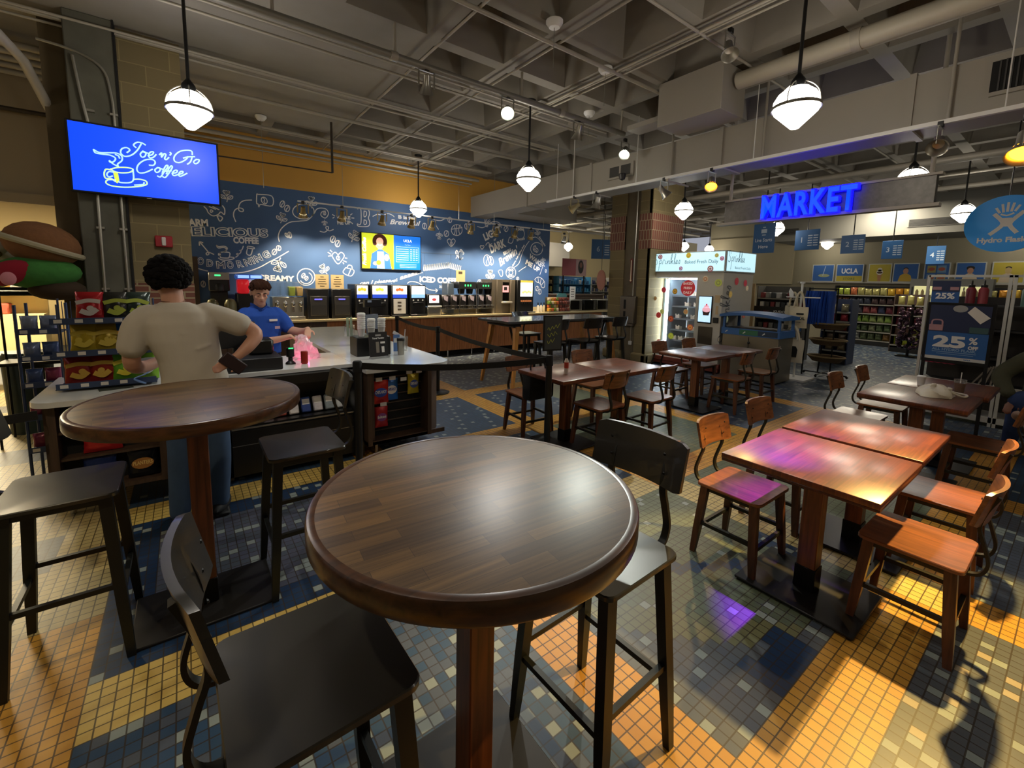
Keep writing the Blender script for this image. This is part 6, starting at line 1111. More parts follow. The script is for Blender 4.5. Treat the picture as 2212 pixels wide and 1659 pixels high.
# ================================================================ HANGING SIGNS
SB = mat('hang_sign_blue', '#2f5f93', .5); SW = mat('hang_sign_text', '#b9c9d8', .6)
def hsign(x, y, z0, w, h, label, lines, big=None, rz=-PI/2-.12):
    t = thing('hanging_sign', label, 'sign', (x, y, z0), rz); MB().box(-w/2, w/2, 0, .02, 0, h, bev=.003).build('panel', SB, t)
    MB().cyl((0, .01, h), (0, .01, 4.1-z0), .012).build('rod', BLK, t)
    if big: lettering(big, 1, SW, t, (-w*.3, -.003, h*.38), cap=h*.26, bold=.002)
    b = MB(); 
    for k in range(lines): b.rect(w*.0+.02, w*.22, h*(.2+.12*k), h*(.25+.12*k), -.002); b.rect(w*.26, w*.45, h*(.2+.12*k), h*(.25+.12*k), -.002)
    if lines: b.build('text_lines', SW, t)
    return t
t = hsign(10.0, 4.4, 2.4, .46, .62, 'blue hanging queue sign left of the numbered ones', 0)
lettering('Line Starts', 1, mat('sign_white', '#e8eef2', .5), t, (0, -.003, .24), width=.36, cap=.07, align='CENTER'); lettering('Here', 1, mat('sign_white'), t, (0, -.003, .1), cap=.07, align='CENTER'); b = MB(); b.rect(-.06, .06, .42, .5, -.003); b.rect(-.04, .04, .37, .39, -.003).rect(-.03, .03, .53, .55, -.003); b.build('crest', SW, t)
hsign(11.6, 4.15, 2.55, .52, .46, 'first blue hanging aisle sign after the queue sign', 5, '1'); hsign(13.3, 3.75, 2.55, .5, .45, 'second blue hanging aisle sign, half covering a pendant lamp', 5, '2'); hsign(14.3, 3.2, 2.45, .42, .45, 'blue hanging aisle sign third in the row', 5, '3'); hsign(15.3, 2.55, 2.35, .36, .45, 'blue hanging aisle sign fourth in the row', 5, '4')
hsign(10.6, 9.4, 2.45, .8, .6, 'blue hanging sign with the number 6 beyond the mural', 5, '6', rz=-.5)
# MARKET sign
t = thing('market_sign', 'steel box sign with glowing blue block letters hanging behind the duct', 'sign', (6.02, 2.15, 2.54), -PI/2)
MB().box(-1.05, 1.08, .02, .1, 0, .28, bev=.004).build('steel_box', mat('mottled_steel', '#5d5a55', .4, .7, noise=.4, nscale=25), t); MB().box(-1.15, 1.12, .0, .12, -.035, .0).box(-1.05, 1.12, .0, .12, .27, .295).build('rails', OFFW, t)
[MB().cyl((x, .06, .28), (x, .06, 2.18), .02).build('hanger_rod', OFFW, t) for x in (-1.0, 1.03)]
NEON = mat('neon_blue', '#0a1cff', .3, emit=4, ecol='#0606ff')
lettering('MARKET', 1, NEON, t, (-.53, -.06, -.0), width=1.0, cap=.265, bold=.016, depth=.03, spacing=1.1)
lettering('MARKET', 1, lit('neon_core', '#0a40ff', 1.5), t, (-.53, -.094, .0), width=.985, cap=.262, bold=.009, depth=0, name='letter_face', spacing=1.1)
# round bottle brand sign
t = thing('round_hanging_sign', 'large round bright blue sign with white figure logo at right edge', 'sign', (7.0, .655, 2.385), -PI/2)
b = MB(); b.lathe([(0, -.012), (.31, -.012), (.31, .012), (0, .012)], 48, sy=.95, M=Matrix.Rotation(PI/2, 4, 'X')); b.build('disc_panel', mat('disc_blue', '#1c86cf', .4, emit=.12), t)
MB().cyl((0, 0, .29), (0, 0, 1.7), .006).build('cable', BLK, t)
b = MB(); y = -.016
b.ribbon([(-.1, -.1), (-.02, 0), (-.085, .1)], .035, y).ribbon([(.08, -.09), (.03, 0), (.11, .11)], .035, y-.0015); b.poly([(-.045, y-.003, -.03), (.045, y-.003, -.03), (.04, y-.003, .06), (-.03, y-.003, .06)], [(0, 1, 2, 3)])
for k, (x, z0, z1) in enumerate(((-.07, .12, .165), (-.035, .125, .2), (0.0, .13, .215), (.035, .13, .205), (.07, .13, .18))): b.ribbon([(x*.8, z0), (x*1.15, z1)], .02, y, smooth=False)
b.ribbon([(-.04, .1), (0, .085), (.045, .105)], .016, y); b.build('figure_logo', WHITE, t)
lettering('Hydro Flask', 1, WHITE, t, (-.02, -.016, -.19), width=.36, cap=.05, align='CENTER', bold=.003)
# bottle display
t = thing('bottle_display', 'white framed display of drink bottles and small bags at right', 'display', (7.9, .75, 0), -PI/2); DF = mat('frame_white2', '#c9c8bf', .5)
b = MB(); [b.box(x-.015, x+.015, 0, .03, 0, 1.87) for x in (-.6, .12, .16, .9)]; [b.box(-.6, .9, 0, .03, z-.015, z+.015) for z in (1.86, .5)]; b.box(-.6, .9, .0, .5, .05, .12); b.build('frame', DF, t)
MB().box(-.58, .9, .45, .47, .1, 1.6).build('dark_back', mat('back_dark', '#2b2724', .7), t)
b = MB(); [b.box(-.58, .88, .02, .4, z-.02, z) for z in (1.5, 1.2, .85, .5)]; b.build('shelf_board', mat('shelf_dark', '#2c2a29', .6), t)
def wbottle(x, y, z, c, label, s=1):
    q = thing('drink_bottle', label, 'bottle', (7.9+y, .75-x, z)); MB().lathe([(0, 0), (.045*s, 0), (.047*s, .19*s), (.03*s, .22*s), (0, .22*s)], 20).build('bottle_body', mat('wb'+c, c, .4), q); MB().lathe([(.03*s, .21*s), (.032*s, .25*s), (0, .26*s)], 16).tube(cr3([(-.03*s, 0, .24*s), (-.02*s, 0, .3*s), (.02*s, 0, .3*s), (.03*s, 0, .24*s)]), .006).build('cap_loop', BLK, q)
wbottle(-.21, .12, 1.5, '#8a2a34', 'red drink bottle, left of the red pair on the display top'); wbottle(-.1, .12, 1.5, '#96303a', 'red drink bottle, right of the red pair on the display top'); wbottle(.26, .12, 1.5, '#6f8f84', 'sage green drink bottle at left on the right display top'); wbottle(.38, .12, 1.5, '#7a9a8e', 'sage green drink bottle in the middle of the right display top'); wbottle(.5, .12, 1.5, '#222426', 'black drink bottle on the right display top')
wbottle(.5, .15, 1.2, '#234a78', 'blue drink bottle on the second shelf at far right', 1); wbottle(.62, .15, 1.2, '#2a5584', 'blue drink bottle touching the picture edge on the second shelf', 1); wbottle(.4, .15, .85, '#6f2a3c', 'dark red drink bottle on the third shelf', 1.1); wbottle(.54, .15, .85, '#31425c', 'slate drink bottle on the third shelf', 1.1)
def small_poster(x, z, label):
    q = thing('sale_card', label, 'sign', (7.86, .75-x, z), -PI/2); MB().box(-.13, .13, 0, .01, 0, .3).build('card', mat('sale_blue', '#22589c', .5), q); b = MB(); b.rect(-.13, .13, .16, .3, -.002); b.build('dark_top', mat('sale_navy', '#16274e', .5), q); lettering('25%', 1, WHITE, q, (0, -.004, .07), width=.18, cap=.07, align='CENTER', bold=.004); b = MB(); b.box(-.12, -.04, -.004, 0, .18, .22).box(.04, .12, -.004, 0, .18, .22); b.build('bottle_print', mat('print_pink', '#b58a90', .6), q)
small_poster(-.42, 1.5, 'small sale card on the left end of the bottle display'); small_poster(.68, 1.5, 'small sale card cut by the right picture edge')
t = thing('cloth_sling', 'white and green bottle sling hanging right of the large sale poster', 'bag', (7.75, .35, 1.0), -PI/2); bag_mesh(.14, .34, .1, 3).build('bag_body', mat('sling_white', '#b9b5a8', .8), t); MB().box(-.05, .05, -.06, -.03, .08, .22, bev=.02).build('green_panel', mat('sling_green', '#1f6b4a', .7), t); MB().tube(cr3([(-.05, 0, .32), (0, 0, .5), (.05, 0, .32)]), .008).build('strap', mat('sling_white'), t)
for k in range(5): q = thing('pink_pouch', 'hot pink rolled pouch in the row under the sale poster', 'pouch', (7.75, 1.25-.06*k, .74), 0, 'pink pouches'); MB().lathe([(0, 0), (.035, .01), (.04, .05), (.03, .1), (0, .11)], 12).build('pouch', mat('hot_pink', '#b5284f', .6), q)
for k in range(7): q = thing('straw_brush', 'thin grey boxed straw hanging under the sale poster', 'straw', (7.7, .8-.05*k, .55), -PI/2, 'hanging straws'); q.rotation_euler = (0, .5-.13*k, -PI/2); MB().box(-.008, .008, -.005, .005, 0, .24).build('straw', mat('straw_grey', '#8a8478', .5), q)
# sale poster stand
t = thing('sale_poster_stand', 'tall black framed sale poster stand reading 25 percent off', 'sign', (7.0, .9, 0), -PI/2)
MB().box(-.275, .275, 0, .03, .84, 1.535, bev=.004).box(-.27, -.24, 0, .03, .0, .84).box(.24, .27, 0, .03, .0, .84).box(-.3, .3, -.15, .18, 0, .03).build('frame', MATTE, t)
b = MB(); b.rect(-.245, .245, .88, 1.505, -.002); b.build('poster_ground', mat('poster_blue', '#2560a2', .4), t); b = MB(); b.rect(-.245, .245, 1.2, 1.505, -.004); b.build('poster_top', mat('poster_navy', '#17284f', .5), t)
b = MB(); b.rect(-.245, .245, .88, .915, -.004); b.build('poster_footer', mat('poster_white', '#c9cbc8', .5), t)
MB().box(-.24, -.12, -.012, -.002, 1.21, 1.28, bev=.02).build('pink_bottle_print', mat('print_pink'), t); b = MB(); b.ribbon([(-.22, 1.28), (-.21, 1.33), (-.14, 1.33), (-.13, 1.28)], .015, -.006); b.build('bottle_loop_print', mat('print_pink'), t); MB().box(.09, .24, -.012, -.002, 1.2, 1.27, bev=.02).build('green_bottle_print', mat('print_green', '#39585a', .6), t)
b = MB(); b.disc((0, 1.47), .06, -.006, rz=.04); b.build('cap_print', mat('print_grey', '#a3a5a3', .6), t)
b = MB(); b.poly([(.06, -.014, 1.43), (.11, -.014, 1.5), (.24, -.014, 1.38), (.17, -.014, 1.31)], [(0, 1, 2, 3)]); b.build('white_note', mat('paper'), t)
lettering('25', 1, WHITE, t, (-.19, -.006, 1.03), width=.27, cap=.12, bold=.008); lettering('%', 1, WHITE, t, (.1, -.006, 1.08), width=.07, cap=.07, bold=.003); lettering('OFF', 1, WHITE, t, (.1, -.006, 1.02), width=.08, cap=.035, bold=.003)
lettering('ALL HYDRO FLASK', 1, mat('poster_text', '#8fb0d0', .5), t, (-.19, -.006, .985), width=.36, cap=.027, bold=.0015); b = MB(); b.rect(-.19, .17, .965, .972, -.006).rect(-.15, .15, .945, .95, -.006); b.build('small_print', mat('poster_text'), t); lettering('UCLA', 1, mat('poster_blue'), t, (.08, -.006, .89), cap=.014, bold=.001)
# area beyond the mural end
def fixture(x, y, w, label, cols, seed, hs=(.9, 1.15, 1.4, 1.65), body='#3a86b0'):
    t = thing('shop_fixture', label, 'shelf', (x, y, 0)); MB().box(0, w, .25, .28, 0, 1.9).box(0, .02, 0, .28, 0, 1.9).box(w-.02, w, 0, .28, 0, 1.9).build('fixture_frame', mat('fx'+body, body, .5), t)
    for z in hs: MB().box(0, w, 0, .26, z-.02, z).build('shelf_board', mat('fx'+body), t)
    rr_ = random.Random(seed)
    for z in hs:
        for k in range(int(w/.12)):
            c = rr_.choice(cols); o = MB().box(x+.02+.12*k, x+.11+.12*k, y+.02, y+.2, z, z+.1+.08*rr_.random(), bev=.01).build('boxed_item', mat('bx'+c, c, .5)); tag(o, 'boxed item on the '+label, 'box', 'items on the '+label)
fixture(8.4, 10.6, .6, 'orange stocked fixture just past the mural edge', ['#b5562f', '#c96a3a', '#8a4a34'], 1, body='#4a3f34'); fixture(9.1, 10.6, .5, 'yellow stocked dark fixture past the mural', ['#a39a3a', '#6a6a3a', '#8a7a4a'], 2, body='#2f2c28'); fixture(9.75, 10.5, 1.5, 'turquoise fixture under the pink poster', ['#2f7fb5', '#3aa3c9', '#2a6fa8', '#c9d4da'], 3); fixture(11.4, 10.6, 1.0, 'grey fixture near the stone column', ['#8a846f', '#2f3560', '#a39a80'], 4, body='#8f8f8a')
t = thing('pink_poster', 'pink poster with a dark haired person above the turquoise fixture', 'poster', (10.4, 10.45, 1.92)); MB().box(-.55, .55, 0, .02, 0, .55).build('print_ground', mat('poster_pink', '#b5555f', .5), t)
b = MB(); b.rect(.05, .54, .0, .54, -.002); b.build('pale_half', mat('poster_pale', '#c9a3a3', .5), t); b = MB(); b.disc((.28, .3), .13, -.004, rz=.22); b.build('hair_print', mat('ph_dark'), t); b = MB(); b.disc((.28, .36), .065, -.006, rz=.09); b.build('face_print', mat('pface', '#8a5a48', .6), t); MB().box(-.5, -.46, .02, .05, -1.92, 0).box(.46, .5, .02, .05, -1.92, 0).build('posts', BLKM, t)
tag(MB().box(8.6, 13, 13.4, 14, 2.35, 3.3).build('air_unit', DUCT), 'big grey air unit on the far wall beyond the mural', 'air unit')
# ================================================================ PEOPLE
SKIN = mat('skin', '#c08f78', .5, noise=.06, nscale=14); SKIN2 = mat('skin_pale', '#d9a88e', .5, noise=.06, nscale=14); SKIN3 = mat('skin_deep', '#7a4f3b', .5)
def limb(b, pts, rad, n=14, sub=4, flat=1.0):
    """tapering limb through joints"""
    P = cr3(pts, sub); m = len(pts); R = []
    for i in range(len(P)):
        t = i/sub; k = min(int(t), m-2); f = t-k; f = f*f*(3-2*f); R.append(rad[k]*(1-f)+rad[k+1]*f)
    b.tube(P, R, n); b.ell(P[0], (R[0],)*3, n, 8); b.ell(P[-1], (R[-1],)*3, n, 8)
def organic(b, name, m, parent, vox=.009, sm=6):
    me = bpy.data.meshes.new('t'); bmesh.ops.recalc_face_normals(b.bm, faces=b.bm.faces); b.bm.to_mesh(me); b.bm.free()
    o = bpy.data.objects.new('t', me); COL.objects.link(o)
    r = o.modifiers.new('r', 'REMESH'); r.mode = 'VOXEL'; r.voxel_size = vox
    s = o.modifiers.new('s', 'SMOOTH'); s.iterations = sm; s.factor = .5
    dg = bpy.context.evaluated_depsgraph_get(); me2 = bpy.data.meshes.new_from_object(o.evaluated_get(dg)); bpy.data.objects.remove(o)
    me2.name = name; me2.materials.clear(); me2.materials.append(m)
    for p in me2.polygons: p.use_smooth = True
    q = bpy.data.objects.new(name, me2); COL.objects.link(q)
    if parent: q.parent = parent
    return q
def rings_loft(b, secs, n=24):
    """sections (cx, cy, z, rx, ry[, power]) stacked"""
    R = []
    for s in secs:
        cx, cy, z, rx, ry = s[:5]; e = 2/(s[5] if len(s) > 5 else 2.4)
        R.append([Vector((cx+rx*math.copysign(abs(math.cos(a))**e, math.cos(a)), cy+ry*math.copysign(abs(math.sin(a))**e, math.sin(a)), z)) for a in [2*PI*k/n for k in range(n)]])
    b.rings(R)
def hand(b, wrist, fwd, side, up, curl=.5, s=1, thumb=1):
    """palm, four bent fingers of unequal length and a thumb from the side of the palm"""
    w, f, sd, u = Vector(wrist), Vector(fwd).normalized(), Vector(side).normalized(), Vector(up).normalized()
    pc = w+f*.045*s; M = Matrix((sd, f, u)).transposed()
    b.ell(pc, (.038*s, .05*s, .015*s), 12, 8, M=M.to_4x4())
    for k, (off, ln) in enumerate(((-.027, .066), (-.009, .078), (.009, .074), (.027, .058))):
        p = w+f*.085*s+sd*off*s; d = f.copy(); pts = [p-f*.025*s, p]; 
        for j in range(3):
            c = curl*(.5+.35*j); d2 = (f*math.cos(c*(j+1)*.8)-u*math.sin(c*(j+1)*.8)); p = p+d2*ln*s*(.42-.07*j); pts.append(p.copy())
        b.tube(cr3(pts, 3), [.0095*s*(1-.02*i) for i in range(len(cr3(pts, 3)))], 8); b.ell(pts[-1], (.0075*s,)*3, 8, 6)
    q = w+f*.02*s-sd*.03*s*thumb; pts = [q, q+f*.025*s-sd*.028*s*thumb-u*.008*s, q+f*.055*s-sd*.033*s*thumb-u*.02*s]
    b.tube(cr3(pts, 4), .0105*s, 8); b.ell(pts[-1], (.01*s,)*3, 8, 6)
def head(b, c, M, s=1):
    """skull, jaw, nose, ears, lips, brow; M turns it; face looks to local -y"""
    def E(p, r, rot=None): b.ell(Vector(c)+M @ (Vector(p)*s), [x*s for x in r], 18, 12, M=(M.to_4x4() if rot is None else M.to_4x4() @ rot))
    E((0, .012, .04), (.076, .094, .088)); E((0, -.02, -.02), (.062, .068, .075)); E((0, -.048, -.07), (.036, .034, .03)); E((0, -.03, -.055), (.052, .05, .04))
    E((0, -.098, -.012), (.013, .018, .02)); E((0, -.088, .012), (.009, .014, .026)); E((.011, -.092, -.02), (.008, .008, .007)); E((-.011, -.092, -.02), (.008, .008, .007))
    E((0, -.072, .04), (.05, .02, .012)); E((.04, -.06, -.01), (.02, .02, .018)); E((-.04, -.06, -.01), (.02, .02, .018))
    E((0, -.082, -.043), (.022, .012, .006)); E((0, -.08, -.052), (.019, .012, .007))
    for sx in (-1, 1): E((sx*.077, .012, 0), (.009, .018, .03)); E((sx*.081, .018, .012), (.01, .014, .014))
def face_bits(t, c, M, s, iris, down=.4):
    W_ = mat('eye_white', '#d8d2cc', .2)
    for sx in (-1, 1):
        p = Vector(c)+M @ (Vector((sx*.03, -.075, .017))*s)
        MB().ell(p, [.0125*s]*3, 12, 8).build('eye', W_, t); q = p+M @ Vector((0, -.0085*s, -.005*s)); MB().ell(q, [.006*s]*3, 10, 6).build('iris', mat('iris'+iris, iris, .2), t)
        b = MB(); b.ell(p+M @ Vector((0, -.001, .0035*s)), [.0145*s, .0135*s, .0105*s], 12, 8, M=M.to_4x4()); b.build('eyelid', SKIN2, t)
        b = MB(); b.tube([Vector(c)+M @ (Vector((sx*x, -.094+.25*(x-.03)**2*20, z))*s) for x, z in ((.012, .037), (.028, .043), (.046, .036))], [.004*s, .005*s, .002*s], 6); b.build('eyebrow', mat('brow', '#2d1d14', .8), t)
    b = MB(); b.ell(Vector(c)+M @ (Vector((0, -.0935, -.0475))*s), [.02*s, .004*s, .0035*s], 12, 6, M=M.to_4x4()); b.build('lips', mat('lips', '#9a5a50', .5), t)
def curls(t, c, M, s, col, seed, name='hair', thick=.02, back=True, fringe=.06, n=260, ballr=.019, low=-.35):
    rr_ = random.Random(seed); b = MB()
    b.ell(Vector(c)+M @ (Vector((0, .022, .058))*s), [.083*s, .095*s, .086*s], 18, 12, M=M.to_4x4())
    for k in range(n):
        u, v = rr_.uniform(0, 2*PI), rr_.uniform(low, 1); q = math.sqrt(max(0, 1-v*v)); p = Vector((math.cos(u)*q*.088, .02+math.sin(u)*q*.1, .045+v*.095))
        if p.y < -.04 and p.z < fringe+.02: continue
        if p.y < .0 and p.z < .01: continue
        r = ballr*rr_.uniform(.6, 1.15); b.ell(Vector(c)+M @ (p*s), [r*s, r*s, r*.8*s], 7, 5)
    b.build(name, mat('hair'+col, col, .85, noise=.5, nscale=60, spec=.15), t)
# ---- customer, seen from behind (faces +y)
cu = thing('person', 'standing customer seen from behind in cream t-shirt and jeans, phone at the hip', 'person', (0, 3.50, 0))
J = dict(pel=(.02, 0, .98), ch=(-.03, .0, 1.34), nk=(-.06, .01, 1.50), hd=(-.075, .03, 1.612))
MH = Matrix.Rotation(PI, 3, 'Z') @ Matrix.Rotation(.12, 3, 'X')
b = MB(); head(b, J['hd'], MH, 1.06); limb(b, [(-.05, 0, 1.42), (-.062, .005, 1.5), (-.07, .02, 1.6)], [.075, .06, .058])
rings_loft(b, [(.02, 0, .95, .15, .1), (.0, 0, 1.1, .145, .1), (-.02, 0, 1.3, .17, .11), (-.04, 0, 1.42, .15, .09), (-.05, 0, 1.46, .08, .06)])
limb(b, [(-.195, 0, 1.375), (-.262, .02, 1.26), (-.285, .06, 1.1), (-.22, .22, 1.06), (-.12, .33, 1.1)], [.062, .052, .046, .04, .028])
hand(b, (-.12, .33, 1.1), (.7, .6, .1), (0, 0, 1), (.6, -.7, 0), .5)
limb(b, [(.155, 0, 1.40), (.27, -.03, 1.35), (.375, -.06, 1.275), (.33, -.11, 1.2), (.25, -.14, 1.13)], [.062, .055, .047, .042, .029])
hand(b, (.255, -.14, 1.135), (-.85, -.1, -.5), (.45, .1, -.85), (.1, .99, .1), .35, thumb=-1)
organic(b, 'body', SKIN, cu)
b = MB()
rings_loft(b, [(.03, 0, .93, .185, .125), (.03, 0, 1.0, .18, .125), (.01, .0, 1.12, .172, .125), (-.02, 0, 1.25, .188, .13), (-.03, 0, 1.36, .2, .125), (-.035, 0, 1.43, .175, .105), (-.05, 0, 1.475, .1, .075), (-.055, 0, 1.49, .075, .062)])
limb(b, [(-.185, 0, 1.395), (-.24, .01, 1.34), (-.275, .02, 1.22)], [.083, .082, .078]); limb(b, [(.11, 0, 1.41), (.2, -.015, 1.375), (.285, -.035, 1.335)], [.078, .08, .079])
for k, (x, z, r) in enumerate(((.05, 1.2, .4), (-.02, 1.3, .2))): b.tube([(x-.07, -.115, z-.05*r), (x, -.128, z), (x+.08, -.115, z+.06*r)], [.003, .007, .003], 8)
organic(b, 'tshirt', mat('tshirt_cream', '#b8b1a4', .9, noise=.08, nscale=6, bump=.25), cu, .01, 4)
b = MB()
rings_loft(b, [(.02, 0, .86, .17, .12), (.02, 0, 1.0, .165, .115)])
limb(b, [(-.07, 0, .9), (-.08, .03, .5), (-.1, .0, .1)], [.1, .07, .06]); limb(b, [(.1, .0, .9), (.13, .02, .5), (.12, .05, .1)], [.1, .075, .062])
organic(b, 'jeans', mat('jeans_blue', '#39506f', .9, noise=.25, nscale=12), cu, .012, 4)
b = MB()
for x, y, a in ((-.1, .03, .1), (.13, .08, -.35)): b.ell((x, y+.0, .05), (.05, .135, .05), 14, 8, M=Matrix.Rotation(a, 4, 'Z')); b.box(x-.045, x+.045, y-.11, y+.11, 0, .03, bev=.01)
b.build('shoes', mat('shoe_black', '#17181b', .7), cu)
curls(cu, J['hd'], MH, 1.14, '#0f0d0c', 4, n=520, ballr=.023, low=-.75)
MB().tube([Vector((-.062, .008, 1.498))+Vector((.062*math.cos(a), .06*math.sin(a), .004*math.sin(a))) for a in [2*PI*k/24 for k in range(24)]], .003, 6, closed=True).build('neck_chain', mat('chain_brown', '#6d4a35', .4, .4), cu)
MB().tube(cr3([(.012, .0, 1.66), (.02, -.005, 1.63), (.018, -.002, 1.6)]), .004, 6).build('earphone', WHITE, cu)
ph = thing('phone', 'dark smartphone in a wallet case held at the customer right hip', 'phone', (.235, 3.34, 1.09)); ph.rotation_euler = (.1, .75, .1); MB().box(-.085, .07, -.01, .006, -.04, .04, bev=.006).build('phone_case', mat('case_maroon', '#2c1c20', .5), ph)
# ---- employee (faces the camera, looking down)
em = thing('person', 'employee in a royal blue polo shirt looking down at the plastic bag behind the counter', 'person', (.62, 5.25, 0), .18)
hc = (-.02, -.1, 1.49); ME = Matrix.Rotation(-.12, 3, 'Z') @ Matrix.Rotation(.38, 3, 'X')
b = MB(); head(b, hc, ME, 1.03); limb(b, [(.0, 0, 1.3), (-.005, -.03, 1.37), (-.015, -.07, 1.44)], [.07, .056, .052])
rings_loft(b, [(.02, .02, .9, .15, .1), (.02, .02, 1.1, .15, .1), (.01, .0, 1.25, .16, .1), (0, 0, 1.33, .1, .07)])
limb(b, [(-.17, .0, 1.25), (-.2, -.06, 1.07), (-.05, -.28, 1.02), (.13, -.45, 1.07)], [.055, .048, .04, .027]); hand(b, (.13, -.45, 1.07), (.75, -.5, -.35), (.4, .8, -.2), (.35, 0, .9), .9, .95)
limb(b, [(.18, .0, 1.25), (.27, -.06, 1.1), (.33, -.26, 1.09), (.32, -.42, 1.13)], [.055, .048, .04, .027]); hand(b, (.32, -.42, 1.13), (-.35, -.75, -.5), (.9, -.4, 0), (-.2, -.4, .85), .9, .95, -1)
organic(b, 'body', SKIN2, em, .007, 5)
b = MB(); rings_loft(b, [(.02, .02, .85, .18, .125), (.02, .02, 1.0, .175, .125), (.02, .01, 1.15, .182, .125), (.01, 0, 1.26, .195, .12), (.005, 0, 1.32, .15, .095), (0, -.005, 1.36, .075, .065)])
limb(b, [(-.13, 0, 1.27), (-.185, -.02, 1.2), (-.2, -.05, 1.1)], [.078, .075, .07]); limb(b, [(.15, 0, 1.27), (.21, -.02, 1.21), (.25, -.05, 1.13)], [.078, .075, .07])
BLU = mat('polo_blue', '#1d4fb0', .85, noise=.12, nscale=8, bump=.2); organic(b, 'polo_shirt', BLU, em, .009, 4)
b = MB(); b.tube(cr3([(-.075, .02, 1.375), (-.06, -.05, 1.36), (-.01, -.1, 1.315), (.05, -.06, 1.355), (.07, .02, 1.375)]), 1, flat=(.035, .008), up=(0, 0, 1)); b.build('collar', BLU, em)
MB().box(.05, .13, -.128, -.12, 1.2, 1.225, bev=.003).build('name_badge', WHITE, em); b = MB(); b.rect(.1, .15, 1.12, 1.15, -.13); b.build('chest_logo', mat('logo_pale', '#b9a3b0', .6), em)
b = MB(); limb(b, [(-.06, .02, .9), (-.07, .0, .5), (-.07, .05, .08)], [.1, .07, .06]); limb(b, [(.1, .02, .9), (.1, .0, .5), (.1, .05, .08)], [.1, .07, .06]); organic(b, 'trousers', mat('trousers_dark', '#1f222a', .9), em, .014, 3)
MB().box(-.12, -.02, -.15, .1, 0, .07, bev=.02).box(.05, .15, -.15, .1, 0, .07, bev=.02).build('shoes', mat('shoe_black'), em)
face_bits(em, hc, ME, 1.03, '#3a2a1e'); curls(em, hc, ME, 1.0, '#3a2318', 9, fringe=.06, n=420, ballr=.013, low=.05)
b = MB()
for k in range(26):
    u = -.06+.12*(k % 13)/12; r0 = .02*math.sin(k*1.7); p = [Vector(hc)+ME @ Vector(q) for q in ((u, -.02+r0, .135), (u*1.05+.004, -.075, .13+.012*math.sin(k)), (u*1.1+.01, -.098, .092+.01*math.cos(k*2)))]; b.tube(cr3(p, 4), [.013]*8+[.005], 6)
b.build('quiff', mat('hair#3a2318'), em)
# ---- seated person cut by the right edge
sp = thing('person', 'seated person in olive jacket and blue jeans cut by the right picture edge', 'person', (6.62, .33, 0), 0)
b = MB(); head(b, (.5, -.2, 1.24), Matrix.Rotation(-1.0, 3, 'Z'), 1); limb(b, [(.47, -.18, 1.0), (.49, -.19, 1.16)], [.06, .055])
limb(b, [(.1, .05, .62), (.0, .07, .55)], [.035, .028]); hand(b, (.0, .07, .56), (-.8, .1, -.4), (.1, .9, 0), (-.4, 0, .9), .5); limb(b, [(.2, -.12, .62), (.08, -.06, .54)], [.035, .028]); hand(b, (.08, -.06, .55), (-.9, .3, -.2), (.3, .9, 0), (-.2, 0, .95), .5, thumb=-1)
organic(b, 'body', SKIN3, sp)
b = MB(); rings_loft(b, [(.42, -.12, .46, .2, .17), (.43, -.13, .7, .21, .16), (.46, -.16, .95, .2, .14), (.48, -.18, 1.06, .1, .09)]); limb(b, [(.36, .02, .98), (.22, .18, .8), (.06, .1, .64)], [.085, .075, .055]); limb(b, [(.5, -.32, .96), (.42, -.34, .72), (.22, -.16, .62)], [.085, .075, .055]); organic(b, 'jacket', mat('jacket_olive', '#3f3f2b', .9, noise=.2, nscale=8, bump=.3), sp, .012, 4)
b = MB(); limb(b, [(.42, -.1, .52), (.1, .0, .58), (.02, .02, .55)], [.13, .1, .08]); limb(b, [(.02, .02, .53), (.08, .04, .3), (.1, .05, .1)], [.08, .065, .055]); limb(b, [(.42, -.22, .52), (.12, -.2, .6), (-.0, -.05, .47)], [.12, .095, .06]); organic(b, 'jeans', mat('jeans_dark', '#22355c', .9, noise=.3, nscale=9), sp, .012, 4)
MB().ell((-.06, -.0, .45), (.13, .055, .05), M=Matrix.Rotation(.25, 4, 'Y')).ell((.06, .05, .05), (.13, .05, .05)).build('shoes', mat('shoe_tan', '#a58773', .7), sp)
q = dup(ch0, (7.02, .15, 0), .9, 'dining chair carrying the seated person at the right picture edge')
# ================================================================ PENDANT LAMPS
GL = mat('globe_glow', '#ffffff', .3, emit=E_GLOBE, ecol='#fff6e8')
def pendant(x, y, z, label, grp=None, s=1, master=[]):
    if master: 
        d = dup(master[0], (x, y, z), None, label, grp); return d
    t = thing('pendant_lamp', label, 'lamp', (x, y, z), 0, grp)
    b = MB(); b.lathe([(0, -.16), (.03, -.155), (.15, -.035), (.165, 0), (.158, .05), (.13, .1), (.08, .14), (.05, .15), (0, .15)], 32); b.build('glass_globe', GL, t)
    MB().lathe([(.163, -.012), (.172, -.012), (.172, .012), (.163, .012)], 32, cap=False).tube(cr3([(-.168, 0, 0), (-.15, 0, .09), (-.09, 0, .16), (0, 0, .2), (.09, 0, .16), (.15, 0, .09), (.168, 0, 0)]), .005, 6).tube(cr3([(0, -.168, 0), (0, -.15, .09), (0, -.09, .16), (0, 0, .2), (0, .09, .16), (0, .15, .09), (0, .168, 0)]), .005, 6).build('cage_ring', STEEL, t)
    MB().lathe([(.055, .15), (.05, .2), (.015, .25), (0, .25)], 18).build('socket_cap', BLKM, t)
    MB().cyl((0, 0, .24), (0, 0, 4.09-3.06), .013, n=10).build('rod', BLK, t); MB().lathe([(0, .98), (.07, .99), (.075, 1.03), (0, 1.035)], 20).build('ceiling_canopy', BLK, t)
    master.append(t); return t
